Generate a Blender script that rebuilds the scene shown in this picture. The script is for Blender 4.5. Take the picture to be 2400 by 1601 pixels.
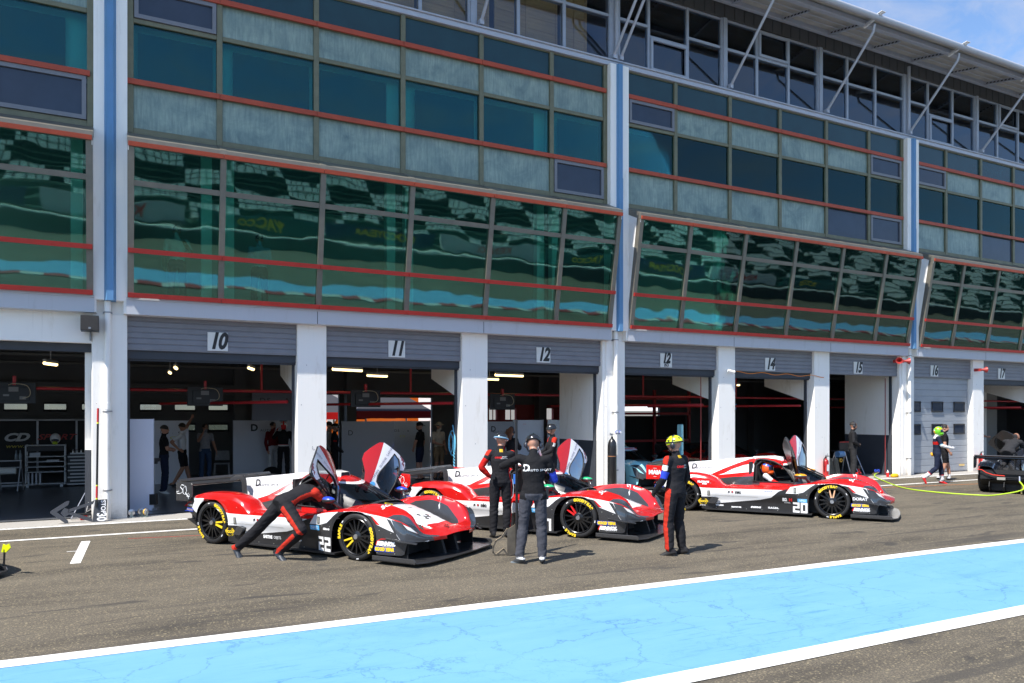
import bpy, bmesh, math, random
from mathutils import Vector, Matrix, noise
from mathutils.bvhtree import BVHTree
random.seed(7)
for o in list(bpy.data.objects): bpy.data.objects.remove(o)
SC = bpy.context.scene
COL = SC.collection
R = math.radians

# ---------------------------------------------------------------- camera, sky, sun, exposure
CAM_H = 2.0; CAM_D = 16.6025; ALPHA = 27.216
cd = bpy.data.cameras.new('camera'); cam = bpy.data.objects.new('camera', cd); COL.objects.link(cam)
cam.location = (0, -CAM_D, CAM_H); cam.rotation_euler = (R(90), 0, R(-ALPHA))
cd.sensor_fit = 'HORIZONTAL'; cd.sensor_width = 36; cd.lens = 36*1800/2400
cd.shift_y = (972-800.5)/2400; cd.clip_start = .1; cd.clip_end = 3000
SC.camera = cam
SUN_EL = 55.5; SUN_AZ = 199   # azimuth of the sun measured from +X, counter-clockwise
wd = bpy.data.worlds.new('World'); SC.world = wd; wd.use_nodes = True
nt = wd.node_tree; bg = nt.nodes['Background']
sky = nt.nodes.new('ShaderNodeTexSky'); sky.sky_type = 'NISHITA'; sky.sun_disc = False
sky.sun_elevation = R(SUN_EL); sky.sun_rotation = R(90-SUN_AZ); sky.dust_density = .2; sky.ozone_density = 5
tc = nt.nodes.new('ShaderNodeTexCoord'); mp = nt.nodes.new('ShaderNodeMapping')
mp.inputs['Scale'].default_value = (5, 5, 11)
n1 = nt.nodes.new('ShaderNodeTexNoise'); n1.inputs['Scale'].default_value = 2.6; n1.inputs['Detail'].default_value = 9; n1.inputs['Roughness'].default_value = .62
n1.inputs['Distortion'].default_value = .5
rp = nt.nodes.new('ShaderNodeValToRGB'); rp.color_ramp.elements[0].position = .42; rp.color_ramp.elements[1].position = .74
rp.color_ramp.elements[0].color = (.0, .0, .0, 1); rp.color_ramp.elements[1].color = (.58, .58, .58, 1)
mx = nt.nodes.new('ShaderNodeMixRGB'); mx.inputs['Color2'].default_value = (2.7, 2.9, 3.5, 1)
nt.links.new(tc.outputs['Generated'], mp.inputs[0]); nt.links.new(mp.outputs[0], n1.inputs['Vector'])
nt.links.new(n1.outputs['Fac'], rp.inputs[0]); nt.links.new(rp.outputs[0], mx.inputs['Fac'])
nt.links.new(sky.outputs[0], mx.inputs['Color1']); nt.links.new(mx.outputs[0], bg.inputs['Color'])
bg.inputs['Strength'].default_value = .128
sd = bpy.data.lights.new('sun', 'SUN'); sd.energy = 4.3; sd.angle = R(.5); sd.color = (1, .955, .89)
sun = bpy.data.objects.new('sun', sd); COL.objects.link(sun)
_s = Vector((math.cos(R(SUN_EL))*math.cos(R(SUN_AZ)), math.cos(R(SUN_EL))*math.sin(R(SUN_AZ)), math.sin(R(SUN_EL))))
sun.rotation_euler = _s.to_track_quat('Z', 'Y').to_euler(); sun.location = _s*60
SC.view_settings.view_transform = 'Standard'; SC.view_settings.look = 'None'
SC.view_settings.exposure = .92; SC.view_settings.gamma = 1
SC.cycles.max_bounces = 8; SC.cycles.transparent_max_bounces = 12
SC.cycles.use_denoising = True

# ---------------------------------------------------------------- helpers: materials
MATS = {}
def mat(name, col, rough=.5, metal=0, var=.0, vscale=3, bump=0, bscale=60, coat=0, spec=.5, emit=0, vcol=None, stretch=None):
    if name in MATS: return MATS[name]
    m = bpy.data.materials.new(name); m.use_nodes = True; t = m.node_tree; b = t.nodes['Principled BSDF']
    b.inputs['Base Color'].default_value = (*col, 1); b.inputs['Roughness'].default_value = rough
    b.inputs['Metallic'].default_value = metal; b.inputs['Specular IOR Level'].default_value = spec
    b.inputs['Coat Weight'].default_value = coat; b.inputs['Coat Roughness'].default_value = .06
    if emit:
        b.inputs['Emission Color'].default_value = (*col, 1); b.inputs['Emission Strength'].default_value = emit
    co = t.nodes.new('ShaderNodeTexCoord'); vec = co.outputs['Object']
    if stretch:
        ma = t.nodes.new('ShaderNodeMapping'); ma.inputs['Scale'].default_value = stretch
        t.links.new(vec, ma.inputs[0]); vec = ma.outputs[0]
    if var:
        n = t.nodes.new('ShaderNodeTexNoise'); n.inputs['Scale'].default_value = vscale; n.inputs['Detail'].default_value = 6; n.inputs['Roughness'].default_value = .65
        t.links.new(vec, n.inputs['Vector'])
        r = t.nodes.new('ShaderNodeValToRGB'); r.color_ramp.elements[0].position = .3; r.color_ramp.elements[1].position = .7
        c2 = vcol or tuple(c*(1-var) for c in col)
        r.color_ramp.elements[0].color = (*c2, 1); r.color_ramp.elements[1].color = (*col, 1)
        t.links.new(n.outputs['Fac'], r.inputs[0]); t.links.new(r.outputs[0], b.inputs['Base Color'])
    if bump:
        n = t.nodes.new('ShaderNodeTexNoise'); n.inputs['Scale'].default_value = bscale; n.inputs['Detail'].default_value = 4
        t.links.new(vec, n.inputs['Vector'])
        bp = t.nodes.new('ShaderNodeBump'); bp.inputs['Strength'].default_value = bump; bp.inputs['Distance'].default_value = .02
        t.links.new(n.outputs['Fac'], bp.inputs['Height']); t.links.new(bp.outputs[0], b.inputs['Normal'])
    MATS[name] = m; return m

def nodes(name):
    m = bpy.data.materials.new(name); m.use_nodes = True; MATS[name] = m
    t = m.node_tree; return m, t, t.nodes['Principled BSDF']
def N(t, kind, **kw):
    n = t.nodes.new('ShaderNode'+kind)
    for k, v in kw.items():
        if k in n.inputs: n.inputs[k].default_value = v
        else: setattr(n, k, v)
    return n
def ramp(t, src, stops):
    r = t.nodes.new('ShaderNodeValToRGB'); e = r.color_ramp.elements
    while len(e) < len(stops): e.new(.5)
    for i, (p, c) in enumerate(stops):
        e[i].position = p; e[i].color = (*c, 1) if len(c) == 3 else c
    t.links.new(src, r.inputs[0]); return r.outputs[0]
def mix(t, fac, a, b, mode='MIX'):
    m = t.nodes.new('ShaderNodeMixRGB'); m.blend_type = mode
    for s, v in ((0, fac), (1, a), (2, b)):
        if isinstance(v, bpy.types.NodeSocket): t.links.new(v, m.inputs[s])
        elif isinstance(v, (int, float)): m.inputs[s].default_value = v if s == 0 else (v, v, v, 1)
        else: m.inputs[s].default_value = (*v, 1)
    return m.outputs[0]
def mapped(t, scale, kind='Object'):
    c = N(t, 'TexCoord'); m = t.nodes.new('ShaderNodeMapping'); m.inputs['Scale'].default_value = scale
    t.links.new(c.outputs[kind], m.inputs[0]); return m.outputs[0]
def tex(t, vec, kind, **kw):
    n = N(t, 'Tex'+kind, **kw); t.links.new(vec, n.inputs['Vector']); return n
def bumpn(t, b, h, strength=.3, dist=.02):
    bp = N(t, 'Bump', Strength=strength, Distance=dist); t.links.new(h, bp.inputs['Height']); t.links.new(bp.outputs[0], b.inputs['Normal'])

# ---------------------------------------------------------------- helpers: meshes
class MB:
    def __init__(s): s.v = []; s.f = []; s.m = []
    def add(s, vs, fs, mi=0):
        o = len(s.v); s.v += [tuple(v) for v in vs]
        for f in fs: s.f.append(tuple(i+o for i in f)); s.m.append(mi)
        return s
    def box(s, x0, x1, y0, y1, z0, z1, mi=0):
        return s.add([(x, y, z) for x in (x0, x1) for y in (y0, y1) for z in (z0, z1)],
            [(0, 1, 3, 2), (4, 6, 7, 5), (0, 4, 5, 1), (2, 3, 7, 6), (0, 2, 6, 4), (1, 5, 7, 3)], mi)
    def prism(s, pts, d, mi=0, mi_side=None):      # pts: planar 3-D polygon, d: extrusion vector
        n = len(pts); d = Vector(d); a = [Vector(p) for p in pts]; b = [p+d for p in a]
        fs = [tuple(range(n-1, -1, -1)), tuple(range(n, 2*n))]
        s.add(a+b, fs, mi)
        o = len(s.v)-2*n
        for i in range(n):
            j = (i+1) % n; s.f.append((o+i, o+j, o+n+j, o+n+i)); s.m.append(mi if mi_side is None else mi_side)
        return s
    def tube(s, pts, r, n=8, mi=0, cap=True, closed=False):
        P = [Vector(p) for p in pts]; k = len(P); rr = r if isinstance(r, (list, tuple)) else [r]*k
        rings = []; ref = None
        for i in range(k):
            a = P[i-1] if (i or closed) else P[i]; b = P[(i+1) % k] if (i < k-1 or closed) else P[i]
            d = (b-a).normalized() if (b-a).length > 1e-9 else Vector((0, 0, 1))
            if ref is None: ref = Vector((0, 0, 1)) if abs(d.z) < .9 else Vector((1, 0, 0))
            u = (ref-d*ref.dot(d)).normalized(); w = d.cross(u); ref = u
            rings.append([P[i]+(u*math.cos(2*math.pi*j/n)+w*math.sin(2*math.pi*j/n))*rr[i] for j in range(n)])
        return s.loft(rings, mi, cap, closed)
    def loft(s, rings, mi=0, cap=True, closed=False):
        n = len(rings[0]); k = len(rings); vs = [p for r in rings for p in r]; fs = []
        for i in range(k if closed else k-1):
            i2 = (i+1) % k
            for j in range(n):
                j2 = (j+1) % n; fs.append((i*n+j, i*n+j2, i2*n+j2, i2*n+j))
        if cap and not closed: fs += [tuple(range(n-1, -1, -1)), tuple((k-1)*n+j for j in range(n))]
        return s.add(vs, fs, mi)
    def grid(s, rows, mi=0):
        n = len(rows[0]); k = len(rows)
        return s.add([p for r in rows for p in r], [(i*n+j, i*n+j+1, (i+1)*n+j+1, (i+1)*n+j) for i in range(k-1) for j in range(n-1)], mi)
    def lathe(s, prof, axis_o, axis, n=24, mi=0, mis=None):   # prof: (radius, height along axis)
        ax = Vector(axis).normalized(); o = Vector(axis_o); u = ax.orthogonal().normalized(); w = ax.cross(u)
        vs = [o+ax*h+(u*math.cos(2*math.pi*j/n)+w*math.sin(2*math.pi*j/n))*r for r, h in prof for j in range(n)]
        base = len(s.v); s.v += [tuple(v) for v in vs]
        for i in range(len(prof)-1):
            for j in range(n):
                j2 = (j+1) % n; s.f.append((base+i*n+j, base+i*n+j2, base+(i+1)*n+j2, base+(i+1)*n+j)); s.m.append(mis[i] if mis else mi)
        return s
    def ell(s, c, rad, n=12, k=8, mi=0, M=None):
        c = Vector(c); rings = []
        for i in range(k+1):
            a = -math.pi/2+math.pi*i/k; a = max(min(a, 1.55), -1.55)
            ring = [Vector((rad[0]*math.cos(a)*math.cos(2*math.pi*j/n), rad[1]*math.cos(a)*math.sin(2*math.pi*j/n), rad[2]*math.sin(a))) for j in range(n)]
            rings.append([c+(M @ p if M else p) for p in ring])
        return s.loft(rings, mi)
    def build(s, name, mats, parent=None, smooth=False, angle=None, recalc=True):
        me = bpy.data.meshes.new(name); me.from_pydata(s.v, [], s.f)
        ms = mats if isinstance(mats, (list, tuple)) else [mats]
        for m in ms: me.materials.append(m)
        me.polygons.foreach_set('material_index', s.m)
        if recalc:
            bm = bmesh.new(); bm.from_mesh(me); bmesh.ops.recalc_face_normals(bm, faces=bm.faces); bm.to_mesh(me); bm.free()
        if smooth:
            me.polygons.foreach_set('use_smooth', [True]*len(me.polygons))
            if angle:
                bm = bmesh.new(); bm.from_mesh(me)
                for e in bm.edges:
                    if len(e.link_faces) == 2 and e.calc_face_angle(0) > R(angle): e.smooth = False
                bm.to_mesh(me); bm.free()
        me.update()
        o = bpy.data.objects.new(name, me); COL.objects.link(o)
        if parent: o.parent = parent
        return o
def tag(o, label=None, cat=None, group=None, kind=None):
    if label: o['label'] = label
    if cat: o['category'] = cat
    if group: o['group'] = group
    if kind: o['kind'] = kind
    return o
def empty(name, loc=(0, 0, 0), rz=0, label=None, cat=None, group=None, scale=1):
    o = bpy.data.objects.new(name, None); COL.objects.link(o); o.location = loc; o.rotation_euler = (0, 0, rz); o.scale = (scale,)*3
    o.empty_display_size = .2
    return tag(o, label, cat, group)
def kids(o): return [c for c in bpy.data.objects if c.parent == o]
def copy_tree(o, parent=None):
    c = o.copy(); COL.objects.link(c)
    if parent: c.parent = parent
    for ch in kids(o): copy_tree(ch, c)
    return c
def bevel(o, w=.01, seg=2):
    m = o.modifiers.new('bevel', 'BEVEL'); m.width = w; m.segments = seg; m.limit_method = 'ANGLE'; m.angle_limit = R(40); return o
_tc = {}
def text_mesh(s, size=1, shear=0, spacing=1, bold=0, xs=1, align='CENTER'):
    """flat letters in the XY plane, centred: returns verts, faces"""
    k = (s, size, shear, spacing, bold, xs, align)
    if k in _tc: return _tc[k]
    cu = bpy.data.curves.new('lettering', 'FONT'); cu.body = s; cu.size = size; cu.shear = shear; cu.space_character = spacing
    cu.align_x = align; cu.align_y = 'CENTER'; cu.offset = bold; cu.resolution_u = 3
    o = bpy.data.objects.new('lettering', cu); COL.objects.link(o)
    me = bpy.data.meshes.new_from_object(o.evaluated_get(bpy.context.evaluated_depsgraph_get()))
    vs = [(v.co.x*xs, v.co.y) for v in me.vertices]; fs = [tuple(p.vertices) for p in me.polygons]
    bpy.data.objects.remove(o); bpy.data.curves.remove(cu); bpy.data.meshes.remove(me)
    _tc[k] = (vs, fs); return _tc[k]
def put_text(mb, s, o, u, w, size, mi=0, off=.004, **kw):
    """letters on a plane: origin o (centre), u along the writing, w up; off along the normal u x w"""
    vs, fs = text_mesh(s, size, **kw); o, u, w = Vector(o), Vector(u).normalized(), Vector(w).normalized(); n = u.cross(w)
    return mb.add([o+u*a+w*b+n*off for a, b in vs], fs, mi)
def lerp(a, b, t): return a+(b-a)*t
def interp(tab, x):
    if x <= tab[0][0]: return tab[0][1]
    for (a, va), (b, vb) in zip(tab, tab[1:]):
        if x <= b:
            t = (x-a)/(b-a); return va+(vb-va)*t
    return tab[-1][1]
def smooth_tab(tab, n=80):      # monotone-ish cubic resample of a table
    xs = [lerp(tab[0][0], tab[-1][0], i/n) for i in range(n+1)]
    v = [interp(tab, x) for x in xs]
    for _ in range(4): v = [v[0]]+[(v[i-1]+2*v[i]+v[i+1])/4 for i in range(1, n)]+[v[n]]
    return list(zip(xs, v))
def inpoly(x, y, poly):
    c = False; j = len(poly)-1
    for i in range(len(poly)):
        xi, yi = poly[i]; xj, yj = poly[j]
        if (yi > y) != (yj > y) and x < (xj-xi)*(y-yi)/(yj-yi)+xi: c = not c
        j = i
    return c

# ---------------------------------------------------------------- materials of the place
def make_asphalt():
    m, t, b = nodes('asphalt'); v = mapped(t, (1, 1, 1))
    big = tex(t, mapped(t, (.35, 1.3, 1)), 'Noise', Scale=1.1, Detail=6., Roughness=.65)
    sp = tex(t, v, 'Voronoi', Scale=70.); fine = tex(t, v, 'Noise', Scale=62., Detail=6., Roughness=.8)
    c = ramp(t, big.outputs['Fac'], [(.33, (.056, .048, .036)), (.5, (.107, .091, .067)), (.68, (.134, .115, .085))])
    g = ramp(t, fine.outputs['Fac'], [(.34, (.22, .22, .23)), (.5, (.92, .92, .92)), (.66, (1.95, 1.85, 1.65))])
    c = mix(t, 1, c, g, 'MULTIPLY')
    s2 = ramp(t, sp.outputs['Color'], [(.74, (0, 0, 0)), (.92, (1, 1, 1))])
    c = mix(t, s2, c, (.27, .225, .14))
    pat = tex(t, mapped(t, (.5, 2.2, 1)), 'Noise', Scale=1.7, Detail=3., Distortion=.8)
    pf = ramp(t, pat.outputs['Fac'], [(.62, (0, 0, 0)), (.68, (.8, .8, .8))])
    c = mix(t, pf, c, (.038, .034, .029))
    ty = tex(t, mapped(t, (.10, 5.0, 1)), 'Noise', Scale=1.0, Detail=4., Distortion=.25); tg = tex(t, v, 'Noise', Scale=.22, Detail=2.)
    tf = mix(t, 1, ramp(t, ty.outputs['Fac'], [(.56, (0, 0, 0)), (.64, (.75, .75, .75))]), ramp(t, tg.outputs['Fac'], [(.42, (.1, .1, .1)), (.6, (.9, .9, .9))]), 'MULTIPLY')
    c = mix(t, tf, c, (.045, .040, .034))
    t.links.new(c, b.inputs['Base Color']); b.inputs['Roughness'].default_value = .85
    bumpn(t, b, fine.outputs['Fac'], .55, .012); return m
def make_blue():
    m, t, b = nodes('blue_paint'); v = mapped(t, (1, 1, 1))
    w = tex(t, v, 'Noise', Scale=2.2, Detail=8., Roughness=.65); vv = mix(t, .6, v, w.outputs['Color'], 'ADD')
    cr = tex(t, vv, 'Voronoi', feature='DISTANCE_TO_EDGE', Scale=1.15); cr2 = tex(t, vv, 'Voronoi', feature='DISTANCE_TO_EDGE', Scale=2.9)
    ms = tex(t, v, 'Noise', Scale=.9, Detail=3.)
    k = ramp(t, cr.outputs['Distance'], [(.0, (1, 1, 1)), (.006, (.35, .35, .35)), (.014, (0, 0, 0))])
    k2 = ramp(t, cr2.outputs['Distance'], [(.0, (.8, .8, .8)), (.012, (0, 0, 0))])
    gate = ramp(t, ms.outputs['Fac'], [(.42, (0, 0, 0)), (.62, (.8, .8, .8))])
    gate2 = ramp(t, ms.outputs['Fac'], [(.34, (.9, .9, .9)), (.66, (.25, .25, .25))])
    tone = tex(t, mapped(t, (.4, 1.6, 1)), 'Noise', Scale=1.5, Detail=7., Roughness=.7)
    c = ramp(t, tone.outputs['Fac'], [(.25, (.115, .295, .51)), (.5, (.14, .335, .54)), (.75, (.16, .36, .56))])
    k = mix(t, 1, k, gate2, 'MULTIPLY'); k2 = mix(t, 1, k2, gate, 'MULTIPLY')
    c = mix(t, k, c, (.035, .13, .27)); c = mix(t, k2, c, (.05, .2, .4))
    sc = tex(t, mapped(t, (.7, 9, 1)), 'Noise', Scale=2.2, Detail=6., Roughness=.75)
    sg = tex(t, v, 'Noise', Scale=.55, Detail=2.)
    s1 = ramp(t, sc.outputs['Fac'], [(.56, (0, 0, 0)), (.64, (1, 1, 1))]); s2 = ramp(t, sg.outputs['Fac'], [(.46, (0, 0, 0)), (.58, (.85, .85, .85))])
    c = mix(t, mix(t, 1, s1, s2, 'MULTIPLY'), c, (.045, .2, .42))
    bl = tex(t, mapped(t, (1, 1.6, 1)), 'Noise', Scale=2.3, Detail=4., Roughness=.7)
    c = mix(t, ramp(t, bl.outputs['Fac'], [(.735, (0, 0, 0)), (.75, (.8, .8, .8))]), c, (.13, .15, .33))
    t.links.new(c, b.inputs['Base Color']); b.inputs['Roughness'].default_value = .6
    f = tex(t, v, 'Noise', Scale=120., Detail=3.); bumpn(t, b, f.outputs['Fac'], .25, .008); return m
def make_line():
    m, t, b = nodes('white_road_paint'); v = mapped(t, (1, 1, 1))
    a = tex(t, v, 'Noise', Scale=9., Detail=8., Roughness=.75)
    c = ramp(t, a.outputs['Fac'], [(.26, (.30, .22, .17)), (.34, (.66, .64, .60)), (.6, (.80, .79, .76))])
    t.links.new(c, b.inputs['Base Color']); b.inputs['Roughness'].default_value = .7; return m
def make_tint(name, tcol, gloss=.12, wav=.35, wscale=1.3, gcol=(.8, 1, .93), rough=.015, ior=1.5):
    m, t, b = nodes(name); t.nodes.remove(b); out = t.nodes['Material Output']
    tr = N(t, 'BsdfTransparent'); tr.inputs[0].default_value = (*tcol, 1)
    gl = N(t, 'BsdfGlossy', Roughness=rough); gl.inputs['Color'].default_value = (*gcol, 1)
    v = mapped(t, (1, 1, 1)); n = tex(t, v, 'Noise', Scale=wscale, Detail=1.5)
    bp = N(t, 'Bump', Strength=wav, Distance=.03); t.links.new(n.outputs['Fac'], bp.inputs['Height']); t.links.new(bp.outputs[0], gl.inputs['Normal'])
    fr = N(t, 'Fresnel', IOR=ior); ad = N(t, 'Math', operation='ADD'); ad.inputs[1].default_value = gloss; t.links.new(fr.outputs[0], ad.inputs[0])
    ms = N(t, 'MixShader'); t.links.new(ad.outputs[0], ms.inputs[0]); t.links.new(tr.outputs[0], ms.inputs[1]); t.links.new(gl.outputs[0], ms.inputs[2])
    t.links.new(ms.outputs[0], out.inputs['Surface']); return m
def make_frost():
    m, t, b = nodes('frosted_pane'); v = mapped(t, (1, 1, 1))
    a = tex(t, v, 'Noise', Scale=1.3, Detail=8., Roughness=.7, Distortion=.7); s = tex(t, mapped(t, (9, 9, .9)), 'Noise', Scale=2.2, Detail=5., Roughness=.7)
    c = ramp(t, a.outputs['Fac'], [(.3, (.12, .185, .185)), (.5, (.25, .33, .285)), (.7, (.34, .42, .355))])
    c = mix(t, ramp(t, s.outputs['Fac'], [(.42, (.0, .0, .0)), (.75, (.8, .8, .8))]), c, (.11, .165, .175))
    t.links.new(c, b.inputs['Base Color']); b.inputs['Roughness'].default_value = .28; b.inputs['Specular IOR Level'].default_value = .35; return m
def make_carbon():
    m, t, b = nodes('carbon_fibre'); v = mapped(t, (1, 1, 1))
    ch = tex(t, v, 'Checker', Scale=110.); ch.inputs['Color1'].default_value = (.016, .016, .017, 1); ch.inputs['Color2'].default_value = (.050, .050, .053, 1)
    t.links.new(ch.outputs['Color'], b.inputs['Base Color']); b.inputs['Roughness'].default_value = .33
    b.inputs['Coat Weight'].default_value = .6; b.inputs['Coat Roughness'].default_value = .12; return m
def make_wall(name, col, dirt):
    m, t, b = nodes(name); v = mapped(t, (1, 1, 1))
    a = tex(t, mapped(t, (2.5, 2.5, .5)), 'Noise', Scale=1.6, Detail=7., Roughness=.7); f = tex(t, v, 'Noise', Scale=70., Detail=4.)
    g = tex(t, v, 'Noise', Scale=9., Detail=6., Roughness=.8)
    c = ramp(t, a.outputs['Fac'], [(.26, dirt), (.44, col), (.8, col)])
    c = mix(t, ramp(t, g.outputs['Fac'], [(.70, (0, 0, 0)), (.78, (.45, .45, .45))]), c, tuple(x*.78 for x in dirt))
    sx = N(t, 'SeparateXYZ'); t.links.new(v, sx.inputs[0]); ad = N(t, 'Math', operation='MULTIPLY_ADD'); ad.inputs[1].default_value = .55; t.links.new(g.outputs['Fac'], ad.inputs[0]); t.links.new(sx.outputs['Z'], ad.inputs[2])
    c = mix(t, ramp(t, ad.outputs[0], [(.20, (.75, .75, .75)), (.42, (.25, .25, .25)), (.62, (0, 0, 0))]), c, (.30, .27, .23))
    st = tex(t, mapped(t, (14, 14, .35)), 'Noise', Scale=1.4, Detail=5., Roughness=.7); c = mix(t, ramp(t, st.outputs['Fac'], [(.60, (0, 0, 0)), (.74, (.30, .30, .30))]), c, tuple(x*.7 for x in dirt))
    t.links.new(c, b.inputs['Base Color']); b.inputs['Roughness'].default_value = .75; bumpn(t, b, f.outputs['Fac'], .12, .01); return m
ASPH = make_asphalt(); BLUEP = make_blue(); LINE = make_line()
SLOPEG = make_tint('green_tinted_glass', (.56, .88, .80), .095, .17, .9, (.56, .92, .83), .022)
FLATG = make_tint('teal_tinted_glass', (.48, .82, .80), .03, .10, .6, (.34, .60, .62))
SKYG = make_tint('top_floor_glass', (.62, .68, .74), .06, .06, .6, (.80, .90, 1), .015, 1.5)
CLEARG = make_tint('clear_glass', (.80, .82, .84), .02, .06, .6, (.75, .85, 1), .015, 1.33)
SMOKEG = make_tint('smoked_glass', (.30, .32, .34), .03, .0, 1, (.34, .36, .40))
CARG = make_tint('car_glass', (.46, .48, .50), .04, .0, 1, (.52, .55, .58))
FROST = make_frost(); CARBON = make_carbon()
WHITE = make_wall('white_wall_paint', (.90, .875, .82), (.74, .70, .62)); GREYP = make_wall('pale_grey_panel', (.50, .515, .545), (.43, .44, .45))
OLIVE = mat('olive_frame', (.19, .185, .115), .5, .2, .25, 6); BROWNF = mat('bronze_frame', (.19, .175, .14), .45, .3, .2, 6)
REDR = mat('red_orange_rail', (.46, .065, .022), .5, 0, .25, 5); REDL = mat('red_rail', (.43, .022, .013), .45, 0, .2, 5)
BLUEG = mat('blue_gutter_paint', (.115, .27, .50), .55, 0, .3, 2.5, vcol=(.10, .24, .40), stretch=(4, 4, .6)); SHUT = mat('grey_shutter', (.22, .225, .25), .5, .1, .15, 3)
SHUTL = mat('light_grey_door', (.34, .36, .385), .5, .1, .12, 3); ANTH = mat('anthracite_paint', (.045, .052, .065), .6, 0, .2, 3)
DARK = mat('dark_interior', (.02, .02, .022), .8); BLACK = mat('black_plastic', (.012, .012, .013), .45); STEEL = mat('grey_steel', (.35, .35, .36), .4, .6, .15, 8)
LGREY = mat('light_grey_metal', (.46, .48, .53), .45, .2, .1, 6); CLAD = mat('dark_grey_cladding', (.085, .082, .080), .6, .1, .2, 2)
SPAND = mat('dark_teal_panel', (.010, .050, .060), .16, 0, .3, 1.2, spec=.5)
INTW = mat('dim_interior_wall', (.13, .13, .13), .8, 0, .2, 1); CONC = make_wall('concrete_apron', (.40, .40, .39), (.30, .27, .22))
LAMPW = mat('lit_lamp_tube', (1, .74, .33), .4, emit=2.2); TXT = mat('black_print', (.015, .015, .015), .5); WTXT = mat('white_print', (.8, .8, .8), .45)
GFLOOR = mat('garage_floor_paint', (.12, .13, .145), .28, 0, .3, 1.5)
# ---------------------------------------------------------------- ground
def sheet(name, pts, z, m, kind='structure', sub=None):
    o = MB().add([(x, y, z) for x, y in pts], [tuple(range(len(pts)))]).build(name, m, recalc=False)
    if o.data.polygons[0].normal.z < 0: o.data.flip_normals()
    return tag(o, kind=kind)
def rect(x0, x1, y0, y1): return [(x0, y0), (x1, y0), (x1, y1), (x0, y1)]
sheet('ground', rect(-900, 900, -900, 900), -.004, mat('far_ground', (.13, .14, .07), .9, 0, .4, .2))
sheet('road', rect(-70, 240, -47, .2), .0, ASPH)
sheet('concrete_apron', rect(-40, 70, -.62, .32), .004, CONC)
sheet('garage_floor', rect(-24, 50, .32, 12), .008, GFLOOR)
sheet('garage_floor_edge', rect(-24, 50, .32, .40), .012, mat('dark_rubber', (.02, .02, .02), .7))
def strip(name, x0, x1, ya, yb, m, z=.004, wob=.0):
    n = 120; rows = []
    for k in range(n+1):
        x = lerp(x0, x1, k/n); w = wob*noise.noise((x*.9, ya(x) if callable(ya) else ya, 0))
        rows.append([(x, ya(x)+w if callable(ya) else ya+w, z), (x, (yb(x) if callable(yb) else yb)+w*.7, z)])
    o = MB().grid(rows).build(name, m, recalc=False)
    if o.data.polygons[0].normal.z < 0: o.data.flip_normals()
    return tag(o, kind='structure')
BY = lambda x: -9.17-.0165*(x+.84)
strip('kerb_line', -40, 70, -.75, -.62, LINE, .006)
strip('white_pit_line', -40, 70, -2.21, -2.09, LINE, .004)
strip('blue_pit_lane_band', -40, 70, lambda x: BY(x)-.2, lambda x: -11.93, BLUEP, .004)
strip('white_lane_line', -40, 70, lambda x: BY(x), lambda x: BY(x)-.215, LINE, .008, .012)
strip('white_lane_line', -40, 70, -11.90, -12.13, LINE, .008, .012)
_g = MB()
_g.add([(x, -.675, .0075) for x in (0,)], [])
for k in range(420):
    x = -3+k*.085; _g.box(x, x+.028, -.64, -.628, .005, .0072)
tag(_g.build('drain_slot_row', DARK), kind='structure')
# painted box marks
def quad(name, a, b, w, z, m):
    a, b = Vector(a), Vector(b); d = (b-a).normalized(); p = Vector((-d.y, d.x))*w/2
    return sheet(name, [tuple(a-p), tuple(b-p), tuple(b+p), tuple(a+p)], z, m)
quad('pit_box_mark', (-.437, -2.75), (-.50, -4.75), .125, .004, LINE)
quad('pit_box_mark', (-.65, -3.716), (-.49, -3.72), .035, .008, LINE)
REDPAINT = mat('red_road_paint', (.55, .02, .015), .7); ORP = mat('orange_road_paint', (.75, .22, .02), .7)
quad('red_chalk_line', (.157, -2.772), (1.35, -2.95), .022, .004, REDPAINT)
quad('orange_chalk_line', (22.0, -3.55), (24.3, -3.55), .045, .004, ORP)
quad('orange_chalk_line', (18.4, -2.5), (22.5, -3.1), .035, .004, ORP)

# ---------------------------------------------------------------- pit building
PB = empty('pit_building', (0, 0, 0), 0, 'long pit building with green tinted glass above white garage pillars', 'building')
PITCH = 11.68
def pc(i): return -.11+PITCH*i
MULX = [.34, 1.96, 3.91, 5.86, 7.81, 9.74, 11.34]
Z_ = dict(ledge0=11.04, ledge1=11.2, B0=10.31, B1=10.41, fro=9.68, ol=9.59, A0=8.385, A1=8.48, f2=7.555, bot=7.46)
S0 = Vector((0, -.2, 4.27)); S1 = Vector((0, -.655, 7.02)); SD = (S1-S0).normalized(); SN = Vector((0, -SD.z, SD.y))
def sl(x, t, d=0): p = S0+(S1-S0)*t+SN*d; return Vector((x, p.y, p.z))
T_ = [(4.29-4.27)/2.75, (5.07-4.27)/2.75, (5.165-4.27)/2.75, (6.30-4.27)/2.75, (6.40-4.27)/2.75, (6.995-4.27)/2.75]
OPENW = {(0, 'lo', 5), (1, 'up', 0), (1, 'lo', 5), (2, 'up', 0), (2, 'up', 5), (2, 'lo', 5), (3, 'up', 0)}
BAYCOLS = {0: (3, 4, 5), 1: range(6), 2: range(6), 3: range(6)}
BLIND = mat('dark_blue_blind', (.035, .072, .088), .8, 0, .35, 1, stretch=(1, 1, .3)); PALEB = mat('pale_blind_edge', (.75, .78, .76), .8)
VENT = mat('opening_window_pane', (.035, .048, .075), .08, 0, .3, 1.2); VFR = mat('grey_window_frame', (.20, .20, .215), .45, .2, .1, 6)
rng = random.Random(3)
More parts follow.
